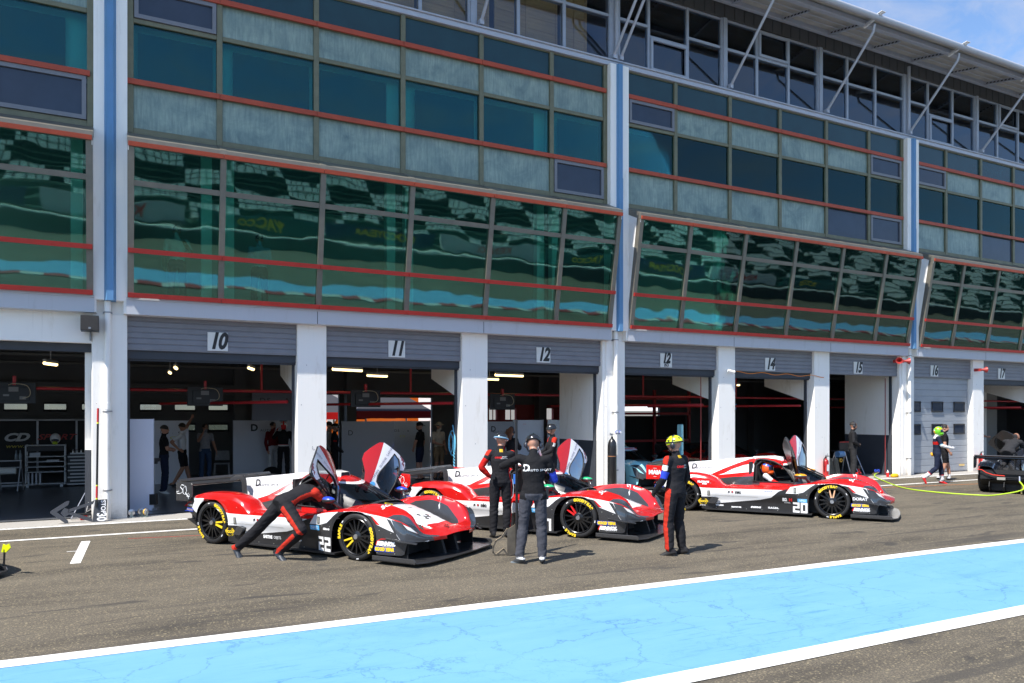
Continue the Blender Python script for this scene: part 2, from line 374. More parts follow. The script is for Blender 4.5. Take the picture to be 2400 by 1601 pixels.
for bi, cols in BAYCOLS.items():
    c = pc(bi-1); cols = list(cols); xa = c+MULX[cols[0]]; xb = c+MULX[cols[-1]+1]
    fr = MB()
    for k in cols+[cols[-1]+1]:
        x = c+MULX[k]; fr.box(x-.055, x+.055, -.06, .12, Z_['bot']-.02, Z_['ledge0'])
    for k in cols:
        a, b = c+MULX[k]+.055, c+MULX[k+1]-.055
        fr.box(a, b, -.045, .10, Z_['ol'], Z_['fro']); fr.box(a, b, -.045, .10, Z_['bot']-.02, Z_['f2']); fr.box(a, b, -.03, .10, Z_['ledge0']-.03, Z_['ledge0'])
        fr.box(a, b, -.03, .10, Z_['A0'], Z_['A1']); fr.box(a, b, -.03, .10, Z_['B0'], Z_['B1'])
    frame = fr.build('curtain_wall_frame', OLIVE, PB); bevel(frame, .006, 1)
    for nm, z0, z1, m in (('A', Z_['A0']-.003, Z_['A1']+.002, REDR), ('B', Z_['B0']-.003, Z_['B1']+.002, REDR)):
        r = MB()
        for k in cols:
            a, b = c+MULX[k], c+MULX[k+1]
            if k == 0: a -= .06
            r.box(a+.004, b-.004, -.105, -.063, z0, z1)
        r.build('red_rail', m, PB)
    for k in cols:
        a, b = c+MULX[k]+.055, c+MULX[k+1]-.055
        MB().box(a, b, .0, .02, Z_['B1'], Z_['ledge0']-.03).build('spandrel_pane', SPAND, frame)
        for row, z0, z1 in (('up', Z_['fro'], Z_['B0']), ('lo', Z_['f2'], Z_['A0'])):
            if (bi, row, k) in OPENW:
                w = MB(); t = .085
                w.box(a+.01, b-.01, -.075, .0, z1-t, z1-.005); w.box(a+.01, b-.01, -.075, .0, z0+.005, z0+t)
                w.box(a+.01, a+t, -.075, .0, z0+t, z1-t); w.box(b-t, b-.01, -.075, .0, z0+t, z1-t)
                wo = w.build('opening_window', VFR, frame)
                MB().box(a+t, b-t, -.03, -.02, z0+t, z1-t).build('window_pane', VENT, frame)
            elif (bi, row, k) == (2, 'lo', 4) or (bi == 3 and row == 'lo' and k >= 2):
                MB().box(a, b, -.0, .02, z0, z1).build('window_pane', VENT, frame)
            else: MB().box(a, b, .0, .02, z0, z1).build('frosted_pane', FROST, frame)
        MB().box(a, b, .0, .02, Z_['A1'], Z_['ol']).build('glass_pane', FLATG, frame)
        # roller blinds and their pale edges behind the glass
        l = .06 if (k+bi) % 2 else rng.choice((.22, .3)); r2 = .06 if not (k+bi) % 2 else rng.choice((.28, .36))
        if k == 0: l, r2 = .08, .06
        bl = MB(); bl.box(a+l, b-r2, .14, .15, Z_['A1']-.05, Z_['ol']-.10, 0); bl.box(a-.05, b+.05, .30, .31, Z_['A0'], Z_['fro'], 1)
        bl.build('roller_blind', [BLIND, PALEB], frame)
    # sloping glass
    sf = MB()
    for k in cols+[cols[-1]+1]:
        x = c+MULX[k]; p = [sl(x-.055, -.01, -.10), sl(x-.055, 1.0, -.10), sl(x-.055, 1.0, .06), sl(x-.055, -.01, .06)]
        sf.prism(p, (.11, 0, 0))
    for k in cols:
        a, b = c+MULX[k]+.055, c+MULX[k+1]-.055
        for ta, tb in ((T_[3], T_[4]), (T_[5], 1.0), (-.01, T_[0]), (T_[1], T_[2])):
            sf.prism([sl(a, ta, -.09), sl(a, tb, -.09), sl(a, tb, .04), sl(a, ta, .04)], (b-a, 0, 0))
    # flashing from the flat wall down to the slope
    e0 = c+MULX[cols[0]]-.06; e1 = c+MULX[cols[-1]+1]+.06
    top = sl(0, 1.0, .06); q = [(0, .0, 7.445), (0, -.10, 7.43), (0, top.y-.02, 7.14), (0, top.y-.02, top.z-.02), (0, top.y+.06, top.z-.01), (0, .0, 7.30)]
    sf.prism([(e0, y, z) for _, y, z in q], (e1-e0, 0, 0))
    for k in cols[1:]:
        x = c+MULX[k]; sf.prism([(x-.06, y, z+.012) for _, y, z in q[1:3]]+[(x-.06, q[3][1]-.012, q[3][2])]+[(x-.06, .0, 7.2)], (.12, 0, 0))
    sframe = sf.build('sloping_frame', BROWNF, PB)
    for ta, tb, m in ((T_[5]+.001, T_[5]+.03, REDR), (T_[1]+.002, T_[2]-.001, REDL), (-.008, .024, REDL)):
        r = MB()
        for k in cols:
            a, b = c+MULX[k], c+MULX[k+1]
            if k == 0: a -= .05
            if k == 5: b += .05
            r.prism([sl(a+.005, ta, .062), sl(a+.005, tb, .062), sl(a+.005, tb, .11), sl(a+.005, ta, .11)], (b-a-.01, 0, 0))
        r.build('red_rail', m, PB)
    for k in cols:
        a, b = c+MULX[k]+.055, c+MULX[k+1]-.055
        for ta, tb in ((T_[0], T_[1]), (T_[2], T_[3]), (T_[4], T_[5])):
            MB().prism([sl(a, ta, 0), sl(a, tb, 0), sl(a, tb, .015), sl(a, ta, .015)], (b-a, 0, 0)).build('sloping_pane', SLOPEG, sframe)
    # columns and floor rooms behind the sloping glass
    for k in cols:
        x = c+MULX[k+1]-.33 if (k+bi) % 2 else c+MULX[k]+.10
        MB().box(x, x+.20, .12, .30, 4.25, 7.3).build('room_column', PALEB, PB)
    # beam under the glass
    e0 = c+.27; e1 = c+PITCH-.27
    if bi == 0: e0 = c+MULX[3]-.1
    bm_ = MB(); bm_.box(e0, e1, -.22, .12, 3.92, 4.235); bm_.box(e0, e1, -.245, -.221, 4.195, 4.238)
    for j in range(1, 3): bm_.box(c+PITCH*j/3-.006, c+PITCH*j/3+.006, -.2225, -.22, 3.925, 4.19, 1)
    bevel(bm_.build('fascia_beam', [GREYP, DARK], PB), .008, 2)
# white posts with the blue gutter, drain pipes
for i in range(0, 4):
    c = pc(i)
    p = MB(); p.box(c-.285, c-.105, -.20, .1, 4.17, 11.05); p.box(c+.095, c+.285, -.20, .1, 4.17, 11.05)
    for s in (-1, 1):      # white cheeks beside the sloping glass
        x = c+s*.288
        p.prism([(x, -.2, 4.2), (x, top.y-.0, 7.0), (x, top.y-.0, 7.13), (x, -.1, 7.42)], (s*.012, 0, 0))
    pm = p.build('white_post', WHITE, PB)
    g = MB()
    for z0, z1, dd in ((4.16, 8.1, .012), (8.106, 11.05, 0)):
        g.prism([(c-.105, -.20, z0), (c-.065, -.27-dd, z0), (c+.05, -.27-dd, z0), (c+.095, -.20, z0), (c+.095, .05, z0), (c-.105, .05, z0)], (0, 0, z1-z0))
    g.build('blue_gutter', BLUEG, pm)
    d = MB(); d.tube([(c-.05, -.10, 0), (c-.05, -.10, 4.17)], .058, 14); d.tube([(c-.05, -.10, 2.1), (c-.05, -.10, 2.22)], .066, 14)
    for z in (.55, 2.05, 3.93): d.tube([(c-.05, -.10, z), (c-.05, -.10, z+.025)], .07, 14, 1); d.box(c-.13, c+.03, -.06, -.02, z, z+.025, 1)
    d.build('drain_pipe', [WHITE, STEEL], PB, smooth=True, angle=40)
    MB().box(c-.30, c-.235, -.18, .02, 3.93, 4.18).box(c+.22, c+.285, -.18, .02, 3.93, 4.18).build('post_bracket', WHITE, PB)
# pillars
GAR = []   # garage openings x0,x1
for i in range(-1, 4):
    c = pc(i); pil = [(c-.40 if i != 0 else c-.32, c+.285), (c+3.52, c+4.135), (c+7.33, c+7.99)]
    for a, b in pil:
        w = MB(); w.box(a, b, .0, .28, 0, 4.24)
        if b-a > .66 or True:
            if abs(a-c) < .5: w.box(c-.305, c+.285, -.03, .0, 0, 3.92)
        for z, dx in ((3.05, .3), (2.2, .12), (1.3, .5)): w.box(a+(b-a)*dx, a+(b-a)*dx+.018, -.034 if abs(a-c) < .5 else -.003, -.0, z, z+.018, 1)
        bevel(w.build('concrete_pillar', [WHITE, STEEL], PB), .012, 2)
    GAR += [(pil[0][1], pil[1][0]), (pil[1][1], pil[2][0]), (pil[2][1], pc(i+1)-.40 if i+1 != 0 else pc(i+1)-.32)]
# rolled-up shutters, closed door 16
def slat(mb, x0, x1, z0, z1, y, step=.11, mi=0):
    prof = []; z = z1
    while z > z0+.001:
        zz = max(z-step, z0); prof += [(y, z), (y-.012, z-.012), (y-.012, zz+.02), (y, zz+.008)]; z = zz
    mb.grid([[(x, py, pz) for py, pz in prof] for x in (x0, x1)], mi)
for gi, (a, b) in enumerate(GAR):
    if gi == 2: # garage left of the first post: plain white lintel
        MB().box(a, b, .02, .2, 3.36, 3.92).build('door_lintel', WHITE, PB)
        MB().box(a, b, .2, .34, 3.2, 3.40).build('rolled_door', ANTH, PB); continue
    s = MB(); slat(s, a, b, 3.27, 3.94, .10, .112); s.box(a, b, .095, .25, 3.262, 3.285)
    s.build('roller_shutter', SHUT, PB, recalc=False)
    if gi not in (8, 9): MB().box(a, b, .16, .30, 3.10, 3.26).box(a, b, .20, .22, 3.06, 3.10).build('rolled_door', ANTH, PB)
    MB().box(a, a+.05, .29, .36, 0, 3.3).build('door_track', ANTH, PB); MB().box(b-.05, b, .29, .36, 0, 3.3).build('door_track', ANTH, PB)
# ---- the number signs, garages 10 11 12 12bis 14 15 16 17
def sign(cx, w, h, s, sub=None, extra=''):
    z0 = 3.30 if not sub else 3.29
    t = MB(); t.box(cx-w/2, cx+w/2, .062, .085, z0, z0+h, 0)
    zc = z0+h*.5+(.05 if sub else 0); kw = dict(shear=.28, spacing=.92, xs=.74, bold=.020)
    # digits with fat stems and thin serifs
    put_text(t, s, (cx, .062, zc), (1, 0, 0), (0, 0, 1), .45 if not sub else .37, 1, .003, **kw)
    if sub: put_text(t, sub, (cx, .062, z0+.07), (1, 0, 0), (0, 0, 1), .16, 1, .003, shear=.25, xs=.8, bold=.004)
    o = t.build('number_sign', [mat('white_sign_board', (.74, .74, .70), .5, 0, .08, 9), TXT], None)
    tag(o, 'white sign reading %s above %s' % (s+(' BIS' if sub else ''), extra), 'sign', 'garage number signs')
for cx, s, sub, ex in ((1.827, '10', None, 'the white car with its mechanic leaning in'), (5.638, '11', None, 'the orange banner'), (9.456, '12', None, 'the long haired woman'),
        (13.29, '12', 'BIS', 'the light blue car'), (17.14, '14', None, 'the dark garage behind the third red car'), (20.94, '15', None, 'the man in the hoodie'),
        (24.74, '16', None, 'the closed door'), (28.56, '17', None, 'the far right garage')):
    sign(cx, .39, .375, s, sub, ex)
# ---- closed door of garage 16
a, b = GAR[9]
s = MB(); slat(s, a+.02, b-.02, .03, 3.27, .20, .215); dr = s.build('sectional_door', SHUTL, PB, recalc=False)
for zc in (1.50, 2.27):
    for fx in (.10, .47, .84):
        x = lerp(a, b, fx); f = MB()
        f.tube([(x-.29, .17, zc-.16), (x+.29, .17, zc-.16), (x+.29, .17, zc+.16), (x-.29, .17, zc+.16)], .028, 6, closed=True)
        f.build('window_frame', BLACK, dr); MB().box(x-.28, x+.28, .172, .18, zc-.15, zc+.15).build('window_pane', VENT, dr)
MB().box(b-.5, b-.2, .178, .184, .2, .27).build('warning_sticker', mat('yellow_sticker', (.7, .5, .2)), dr)

# ---- glazed top storey
UF = mat('pale_grey_mullion', (.40, .43, .49), .45, .25, .12, 5); XL, XR = -8.0, 48
led = MB(); led.box(XL, XR, -.10, .12, 11.04, 11.16); led.box(XL, XR, -.14, .12, 11.16, 11.2)
bevel(led.build('ledge', LGREY, PB), .008, 1)
uf = MB(); panes = []
woodx = (pc(0)-.1, pc(1)-.35)
U_ = []
for i in range(0, 4):
    c = pc(i); xs = [0, 1.12, 2.45, 3.76, 5.03, 6.30, 7.61, 8.85, 10.16, PITCH]; th = {0, 3, 6, 9}
    for k, x in enumerate(xs[:-1]):
        w = .17 if k == 0 else (.115 if k in th else .04)
        uf.box(c+x-w, c+x+w, .02 if k in th else .04, .2, 11.2, 13.25)
        if k in th and k: uf.box(c+x-w*.55, c+x+w*.55, -.02, .02, 11.2, 13.25)
        w2 = .17 if k == 8 else (.115 if (k+1) in th else .04)
        U_.append((i, k, c+x+w, c+xs[k+1]-w2))
for i, k, a, b in U_:
    lowt = (i+k) % 5 == 1
    tz = 11.2+.96 if (k == 1 and i != 0) else 12.42
    uf.box(a, b, .05, .18, tz-.035, tz+.035); uf.box(a, b, .05, .18, 11.2, 11.24); uf.box(a, b, .05, .18, 13.2, 13.25)
uframe = uf.build('upper_window_frame', UF, PB)
for i, k, a, b in U_:
    tz = 11.2+.96 if (k == 1 and i != 0) else 12.42
    opens = (i, k) in ((1, 1), (2, 1), (1, 4), (2, 4), (3, 1))
    for j, (z0, z1) in enumerate(((11.24, tz-.035), (tz+.035, 13.2))):
        if opens and ((k == 1 and j == 0) or (k == 4 and j == 1)):
            t = .07; w = MB(); w.box(a, b, -.01, .05, z1-t, z1).box(a, b, -.01, .05, z0, z0+t).box(a, a+t, -.01, .05, z0+t, z1-t).box(b-t, b, -.01, .05, z0+t, z1-t)
            w.build('opening_window', UF, uframe)
        MB().box(a, b, .09, .105, z0, z1).build('upper_pane', CLEARG if i == 0 else SKYG, uframe)
# timber panels leaning behind the glass of the first bay
WOOD = mat('larch_board', (.80, .52, .20), .6, 0, .35, 2.5, stretch=(.5, 3, 7), bump=.15, bscale=20)
wx = pc(0)+4.0
for q, (x0, x1) in enumerate(((-2.2, -.2), (.3, 1.75), (2.0, 3.9), (4.35, 6.2), (6.25, 8.15), (8.2, 10.1), (10.15, 11.0))):
    f = MB(); x0 += .1; 
    for r in range(13):
        z = 11.5+r*.145; f.box(x0, x1, .50+.012*(r % 2), .518+.012*(r % 2), z, z+.15)
    for xx in (x0, (x0+x1)/2-.02, x1-.05): f.box(xx, xx+.05, .48, .50, 11.42, 13.4)
    tag(f.build('timber_fence_panel', WOOD), 'timber slat panel standing behind the top floor glass, %s' % ('first from the left', 'second from the left', 'third from the left', 'fourth from the left', 'fifth from the left', 'sixth from the left', 'narrow one at the right end')[q], 'fence panel', 'timber panels behind the top floor glass')
cl = MB(); cl.box(XL, XR, .0, .2, 13.25, 13.70)
x = XL
while x < XR: cl.box(x, x+.03, -.012, .0, 13.26, 13.69, 1); x += .37
cl.build('dark_cladding', [CLAD, mat('cladding_seam', (.05, .05, .05), .6)], PB)
# canopy
E0 = Vector((0, -.05, 13.74)); E1 = Vector((0, -1.86, 13.36))
cn = MB(); rows = []
ny = 44
for k in range(ny+1):
    y = lerp(.0, -1.80, k/ny); z = lerp(13.78, 13.40, k/ny)+(.018 if k % 2 else -.006); rows.append([(XL, y, z), (XR, y, z)])
cn.grid(rows); r2 = [[(x, y, z+.05) for x, y, z in r] for r in rows]; cn.grid(r2)
CANM = mat('corrugated_roof_sheet', (.48, .46, .42), .5, .3, .25, 3)
canopy = cn.build('canopy_sheet', CANM, PB, recalc=False)
cb = MB(); cb.box(XL, XR, -.17, -.05, 13.60, 13.74); cb.box(XL, XR, -1.50, -1.36, 13.30, 13.44)
cb.tube([(XL, -1.86, 13.36), (XR, -1.86, 13.36)], .085, 12)
for y in (-.55, -.85, -1.15): cb.tube([(XL, y, 13.78-.21*(-y)-.07), (XR, y, 13.78-.21*(-y)-.07)], .015, 5)
bevel(cb.build('canopy_edge_beam', LGREY, canopy), .01, 1)
for i in range(0, 4):
    for j in range(6):
        x = pc(i)+j*PITCH/6-.02
        main = j % 2 == 0
        r = MB(); h = .10 if main else .06
        yo = -1.62 if main else -1.15
        r.prism([(x-.03, -.12, 13.60), (x-.03, yo, 13.60-.21*(-yo-.12)), (x-.03, yo, 13.60-.21*(-yo-.12)+h), (x-.03, -.12, 13.60+h)], (.06, 0, 0))
        if main:
            r.prism([(x-.035, -1.42, 13.24), (x-.035, -2.02, 13.40), (x-.035, -2.02, 13.43), (x-.035, -1.42, 13.33)], (.07, 0, 0), 2)
            r.prism([(x-.09, -2.06, 13.435), (x-.09, -1.80, 13.40), (x-.09, -1.80, 13.415), (x-.09, -2.06, 13.45)], (.18, 0, 0), 2)
        for q in range(10 if main else 7):
            yy = -.3-q*.125; z = 13.60-.21*(-yy-.12)+h*.5; r.box(x-.033, x+.033, yy-.035, yy+.035, z-.02, z+.02, 1)
        r.build('canopy_bracket', [LGREY, DARK, mat('white_metal', (.75, .75, .75), .4)], canopy)
        if main:
            xs = x+.02; st = MB()
            def one(xa):
                st.tube([(xa, -.10, 11.33), (xa, -1.70, 13.02), (xa, -1.745, 13.22)], .038, 10); st.box(xa-.05, xa+.05, -.14, .02, 11.24, 11.36)
            if j == 0 and i == 1: one(xs-.10); one(xs+.12)
            else: one(xs)
            st.build('canopy_strut', LGREY, canopy, smooth=True, angle=40)
    p = MB(); p.tube([(pc(i)+.03, -.02, 11.2), (pc(i)+.03, -.02, 13.5)], .055, 12); p.build('rain_pipe', LGREY, PB, smooth=True, angle=40)
# ---- shell: slabs, back walls, ends, roof
CEIL = mat('dark_ceiling', (.035, .035, .035), .85)
sh = MB(); sh.box(-24, 48, .0, 11.6, 13.84, 14.0)
sh.build('roof', CLAD, PB)
sl_ = MB(); sl_.box(-24, 48, .25, 11.5, 3.96, 4.16); sl_.box(-24, 48, .13, 9, 7.30, 7.46); sl_.box(-24, 48, .13, 9, 10.95, 11.15)
sl_.build('floor_slab', CEIL, PB)
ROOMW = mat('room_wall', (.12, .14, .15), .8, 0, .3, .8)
rw = MB(); rw.box(-24, 48, 4.6, 4.7, 4.16, 13.8)
for i in range(-1, 5): rw.box(pc(i)-.05, pc(i)+.05, .35, 4.6, 4.17, 13.8)
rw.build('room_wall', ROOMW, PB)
PALER = mat('pale_room_finish', (.40, .44, .42), .8, 0, .2, .7)
MB().box(-24, 48, 3.6, 3.65, 4.17, 7.29).build('added_room_partition', PALER, PB); MB().box(-24, 48, .30, 3.6, 4.165, 4.19).build('added_room_floor', mat('pale_room_floor', (.55, .55, .52), .5, 0, .2, 1), PB)  # pale wall and floor added to brighten the rooms behind the sloping glass
bw = MB()
BACK = 11.0
for a, b in ((-24, -3.04), (3.35, 6.25), (7.15, 7.6), (10.75, 13.0), (16.5, 18.0), (21.65, 48)): bw.box(a, b, BACK, BACK+.15, 0, 3.96)
WX = [(-3.04, -2.43), (-2.0, -1.4), (-.98, -.4), (.66, 1.29), (1.69, 2.32), (2.73, 3.35)]
for z0, z1, ws_ in ((0, 1.46, []), (1.46, 1.69, WX[4:]), (1.69, 2.13, []), (2.13, 2.36, WX), (2.36, 3.96, [])):
    xa = -3.04
    for x0, x1 in ws_+[(3.35, 3.35)]:
        if x0 > xa: bw.box(xa, x0, BACK, BACK+.15, z0, z1)
        xa = x1
bw.box(6.25, 7.15, BACK, BACK+.15, 2.72, 3.96); bw.box(7.6, 10.75, BACK, BACK+.15, 2.64, 3.96); bw.box(18.0, 21.65, BACK, BACK+.15, 2.38, 3.96)
bw.box(13.0, 16.5, BACK, BACK+.15, 2.26, 3.96); bw.box(13.0, 16.5, BACK, BACK+.15, 0, 1.8)
bw.box(-24, -23.8, .3, BACK, 0, 13.8); bw.box(47.8, 48, .3, BACK, 0, 13.8)
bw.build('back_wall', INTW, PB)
rg = MB()
for x0, x1 in ((13.0, 13.15), (13.5, 13.87), (14.36, 15.4), (16.1, 16.5)): rg.box(x0, x1, BACK-.05, BACK+.1, 1.8, 2.26)
rg.box(13.0, 16.5, BACK-.06, BACK-.001, 1.2, 1.8); rg.box(13.0, 16.5, BACK-.06, BACK-.001, 2.26, 2.4)
for x in (13.3, 13.62, 14.1, 15.0, 15.75): rg.box(x-.02, x+.02, BACK-.07, BACK-.06, 1.2, 2.4)
rg.build('red_back_gate', mat('red_gate_paint', (.30, .02, .02), .5), PB)
# partition walls at the bays, white above and anthracite below
for i in range(0, 4):
    c = pc(i)
    w = MB(); w.box(c-.44, c-.30, .30, 2.1, 1.32, 3.96, 0); w.box(c-.44, c-.30, .30, 2.1, 0, 1.32, 1)
    w.box(c-.20, c+.1, 4.5, BACK, 0, 3.96, 0) if i == 3 else None
    w.build('partition_wall', [WHITE, ANTH], PB)
for i in range(-1, 4):
    c = pc(i)
    for xa in (c+3.52, c+7.33):
        MB().prism([(xa+.02, .30, 2.40), (xa+.02, 2.05, 2.93), (xa+.02, 2.05, 3.96), (xa+.02, .30, 3.96)], (.22, 0, 0)).build('concrete_haunch', WHITE, PB)
        MB().box(xa, xa+.3, 2.06, BACK, 3.55, 3.96).build('ceiling_beam', INTW, PB)
        MB().box(xa+.1, xa+.45, 10.55, 10.95, 0, 3.96).build('inner_column', INTW, PB)
# red pipes, cable trays, lamps
RP = mat('red_pipe_paint', (.42, .02, .025), .4)
rp_ = MB(); rp_.tube([(-12, 3.2, 2.58), (36, 3.2, 2.58)], .035, 8); rp_.tube([(-12, 5.0, 2.62), (36, 5.0, 2.62)], .02, 6, 1)
for i in range(0, 4):
    for dx in (3.3, 7.2): rp_.tube([(pc(i)+dx, 3.2, 2.58), (pc(i)+dx, 3.2, 3.9)], .03, 8); rp_.tube([(pc(i)+dx+.1, .5, 2.28), (pc(i)+dx-2.2, 5.2, 2.28)], .035, 8)
rp_.build('red_pipe', [RP, STEEL], PB, smooth=True, angle=50)
tr = MB()
for y, z in ((2.6, 3.55), (4.2, 3.6), (6.2, 3.5), (8, 3.4)): tr.box(-12, 36, y, y+.18, z, z+.05); tr.tube([(-12, y+.4, z+.08), (36, y+.4, z+.08)], .025, 5)
tr.build('cable_tray', mat('tray_metal', (.14, .14, .13), .5, .4), PB)
g10 = 0
for x, y, L, ang in ((-1.35, 3.8, .55, 1.2), (1.3, 4.2, .5, 1.45), (3.0, 3.6, .62, 1.25), (5.3, 3.0, .9, .35), (6.9, 5.6, .7, .3), (8.6, 4.0, .9, .3), (10.3, 3.6, 1.0, .15), (10.0, 5.5, 1.0, .15), (10.8, 6.0, .7, .15), (13.3, 2.8, 1.15, .2), (13.6, 4.6, 1.1, .1), (16.7, 3.2, 1.0, .15), (18.0, 4.6, .5, .1), (21.4, 6.0, .5, .2), (1.3, 6.6, .4, 1.45)):
    l = MB(); d = Vector((math.cos(ang), math.sin(ang), 0))*L/2; c0 = Vector((x, y, 3.16))
    l.tube([c0-d, c0+d], .038, 8, 0); l.tube([c0-d+Vector((0, 0, .05)), c0+d+Vector((0, 0, .05))], .05, 6, 1); l.tube([c0+Vector((0, 0, .09)), c0+Vector((0, 0, .8))], .012, 5, 1)
    l.build('strip_lamp', [LAMPW, mat('lamp_tray', (.5, .5, .48), .5)], PB)
# ---------------------------------------------------------------- race cars
def paint(name, c, var=.06): return mat(name, c, .22, 0, var, 4, coat=.7)
RED = paint('red_car_paint', (.58, .010, .008)); CWHITE = paint('white_car_paint', (.80, .80, .80), .03); CBLACK = mat('black_car_panel', (.022, .022, .024), .35, 0, .35, 9, coat=.25)
HLG = mat('headlight_cover', (.060, .070, .085), .06, 0, .3, 3, coat=1); RUB = mat('tyre_rubber', (.016, .016, .017), .62, 0, .3, 9); RIM = mat('black_rim', (.012, .012, .013), .28, .3, coat=.4)
YEL = mat('yellow_print', (.80, .56, .02), .5); BLUEPR = mat('blue_print', (.02, .06, .42), .5); REDPR = mat('red_print', (.60, .012, .012), .45); LBLUEPR = mat('light_blue_print', (.10, .42, .78), .5)
FLOORB = mat('matt_black_floor', (.014, .014, .015), .6, 0, .3, 6); DARKRED = paint('dark_red_paint', (.22, .008, .015)); HUB = mat('bare_alloy', (.55, .55, .57), .3, .9)
FT = smooth_tab([(-3.49, .575), (-2.2, .575), (-1.0, .575), (-.735, .602), (-.526, .651), (-.24, .695), (0, .714), (.26, .694), (.535, .638), (.7, .592), (.8, .535), (.9, .462), (1.0, .395), (1.08, .345)], 160)
FC = smooth_tab([(-3.49, .575), (-1.0, .575), (-.75, .60), (-.5, .645), (-.40, .665), (-.25, .715), (.1, .762), (.395, .757), (.6, .703), (.7, .655), (.77, .60), (.82, .50), (.87, .41), (.95, .365), (1.08, .33)], 200)
VT = smooth_tab([(-.6, .59), (-.35, .58), (-.1, .47), (.2, .36), (.5, .30), (.75, .28), (.85, .30), (1.08, .30)], 80)
NT = smooth_tab([(-.6, .66), (-.25, .70), (0, .665), (.3, .592), (.6, .50), (.9, .415), (1.08, .35)], 80)
NW = smooth_tab([(-.6, .46), (-.25, .43), (0, .36), (.3, .31), (.6, .255), (.8, .22), (.9, .25), (1.0, .40), (1.08, .6)], 80)
RT = smooth_tab([(-3.52, .672), (-3.486, .690), (-3.1, .782), (-2.88, .802), (-2.586, .802), (-2.37, .772), (-2.19, .700), (-2.09, .60), (-2.0, .55), (-1.0, .55)], 160)
WT = [(-3.49, .88), (-3.2, .94), (-2.86, .955), (-2.3, .94), (-1.5, .92), (-.8, .92), (-.3, .945), (.3, .94), (.55, .925), (.7, .89), (.82, .83), (.92, .72), (1.0, .56), (1.05, .40), (1.085, .22)]
def sst(t): t = max(0, min(1, t)); return t*t*(3-2*t)
def smax(a, b, k=.02): h = max(0, min(1, .5+.5*(a-b)/k)); return lerp(b, a, h)+k*h*(1-h)
def deck(x, y):
    a = abs(y)
    if x > -.95:
        F_ = lerp(interp(FC, x), interp(FT, x), sst((a-.64)/.27))-(.05*((a-.88)/.08)**2 if a > .88 else 0)
        if x > .80: F_ = lerp(F_, lerp(interp(NT, x)-.01, F_, sst((a-.15)/.45)), sst((x-.80)/.06))
        V = interp(VT, x)
        if x > .80: V = lerp(V, F_, sst((x-.80)/.06))
        e2 = sst((.625-a)/.125); z = lerp(F_, V, e2)
        if x < -.35: z = lerp(interp(FT, x)-.02*(a > .9), z, sst((x+.75)/.4))
        nw = interp(NW, x); nz = interp(NT, x)-.04*(a/.45)**2
        z = smax(z, lerp(nz, .25, sst((a-nw)/.10)), .03)
        return z
    z = .575-.03*sst((a-.80)/.12)
    if x < -1.9:
        R_ = interp(RT, x)-.04*((a-.76)/.22)**2-(.12*((a-.89)/.08)**2 if a > .89 else 0)
        inn = sst((a-.46)/.13); z = max(lerp(.50, R_, inn), .50)
        z = lerp(.575, z, sst((-1.9-x)/.15))
    return z
ARCHF = lambda x: .33+.358*math.sqrt(max(0, 1-(x/(.42 if x < 0 else .365))**2)) if -.42 < x < .365 else 0
ARCHR = lambda x: .33+.375*math.sqrt(max(0, 1-((x+2.86)/.375)**2)) if -3.235 < x < -2.485 else 0
def skirt(x):
    if x < -3.235: return lerp(.385, .48, (-3.235-x)/.26)
    a = max(ARCHF(x), ARCHR(x))
    if x > .76: return lerp(.125, .30, sst((x-.76)/.05))
    if x > .365: return max(a, .125)
    return max(a, .075)
SIDE_POLY = [   # livery of the flanks, (x, z) polygons, first hit wins; material slots: 0 red 1 white 2 carbon 3 black 4 headlight
    (4, [(.60, .60), (.735, .565), (.81, .47), (.97, .375), (1.02, .33), (.86, .262), (.755, .285), (.68, .40)]),
    (2, [(.528, .613), (.593, .59), (.70, .39), (.64, .43)]),
    (1, [(.02, .684), (.268, .648), (.40, .645), (.528, .62), (.64, .43), (.426, .520), (.301, .628), (.15, .668)]),
    (0, [(.27, .645), (.355, .641), (.44, .516), (.366, .525)]),
    (2, [(.30, .64), (.366, .525), (.66, .425), (.74, .30), (1.2, .20), (1.2, 0), (-.2, 0), (-.2, .66)]),
    (1, [(-.845, .452), (-.75, .585), (-.628, .635), (-.433, .678), (-.297, .655), (-.40, .585), (-.445, .545), (-.513, .488), (-.66, .452)]),
    (2, [(-.64, .452), (-.513, .488), (-.445, .545), (-.38, .60), (-.30, .66), (-.2, .68), (-.2, 0), (-.62, 0)]),
    (3, [(-.845, .452), (-.64, .452), (-.60, 0), (-3, 0), (-3, .316), (-2.22, .322), (-2.14, .30), (-2.20, .19), (-1.9, .225), (-1.33, .30), (-1.118, .355), (-.976, .485), (-.80, .545)]),
    (3, [(-3.6, .66), (-3.30, .70), (-3.26, .64), (-3.36, .5), (-3.30, .50), (-3.22, .47), (-3.1, .3), (-3.6, .3)]),
    (1, [(-3.30, .70), (-3.00, .742), (-3.06, .69), (-3.20, .49), (-3.36, .50)]),
    (0, [(-3.6, .66), (-3.3, .70), (-3.0, .742), (-3.06, .60), (-2.47, .50), (-2.2, .498), (-.9, .512), (-.84, .46), (-.75, .59), (-.628, .642), (-.433, .684), (-.2, .69), (0, .69), (.268, .655), (.53, .632), (.7, .57), (1.2, .3), (1.2, 1.2), (-3.6, 1.2)]),
]
def side_mat(x, z):
    for m, p in SIDE_POLY:
        if inpoly(x, z, p): return m
    return 1
HL_PLAN = [(.52, 1.0), (.56, .82), (.66, .745), (.80, .685), (.90, .60), (.985, .44), (1.02, .40), (1.2, .5), (1.2, 1.0)]
SCOOP = [(-.50, .44), (-.36, .53), (-.1, .585), (.2, .595), (.5, .585), (.70, .555), (.80, .50), (.845, .40), (.855, .30), (.62, .27), (.3, .335), (0, .39), (-.10, .36)]
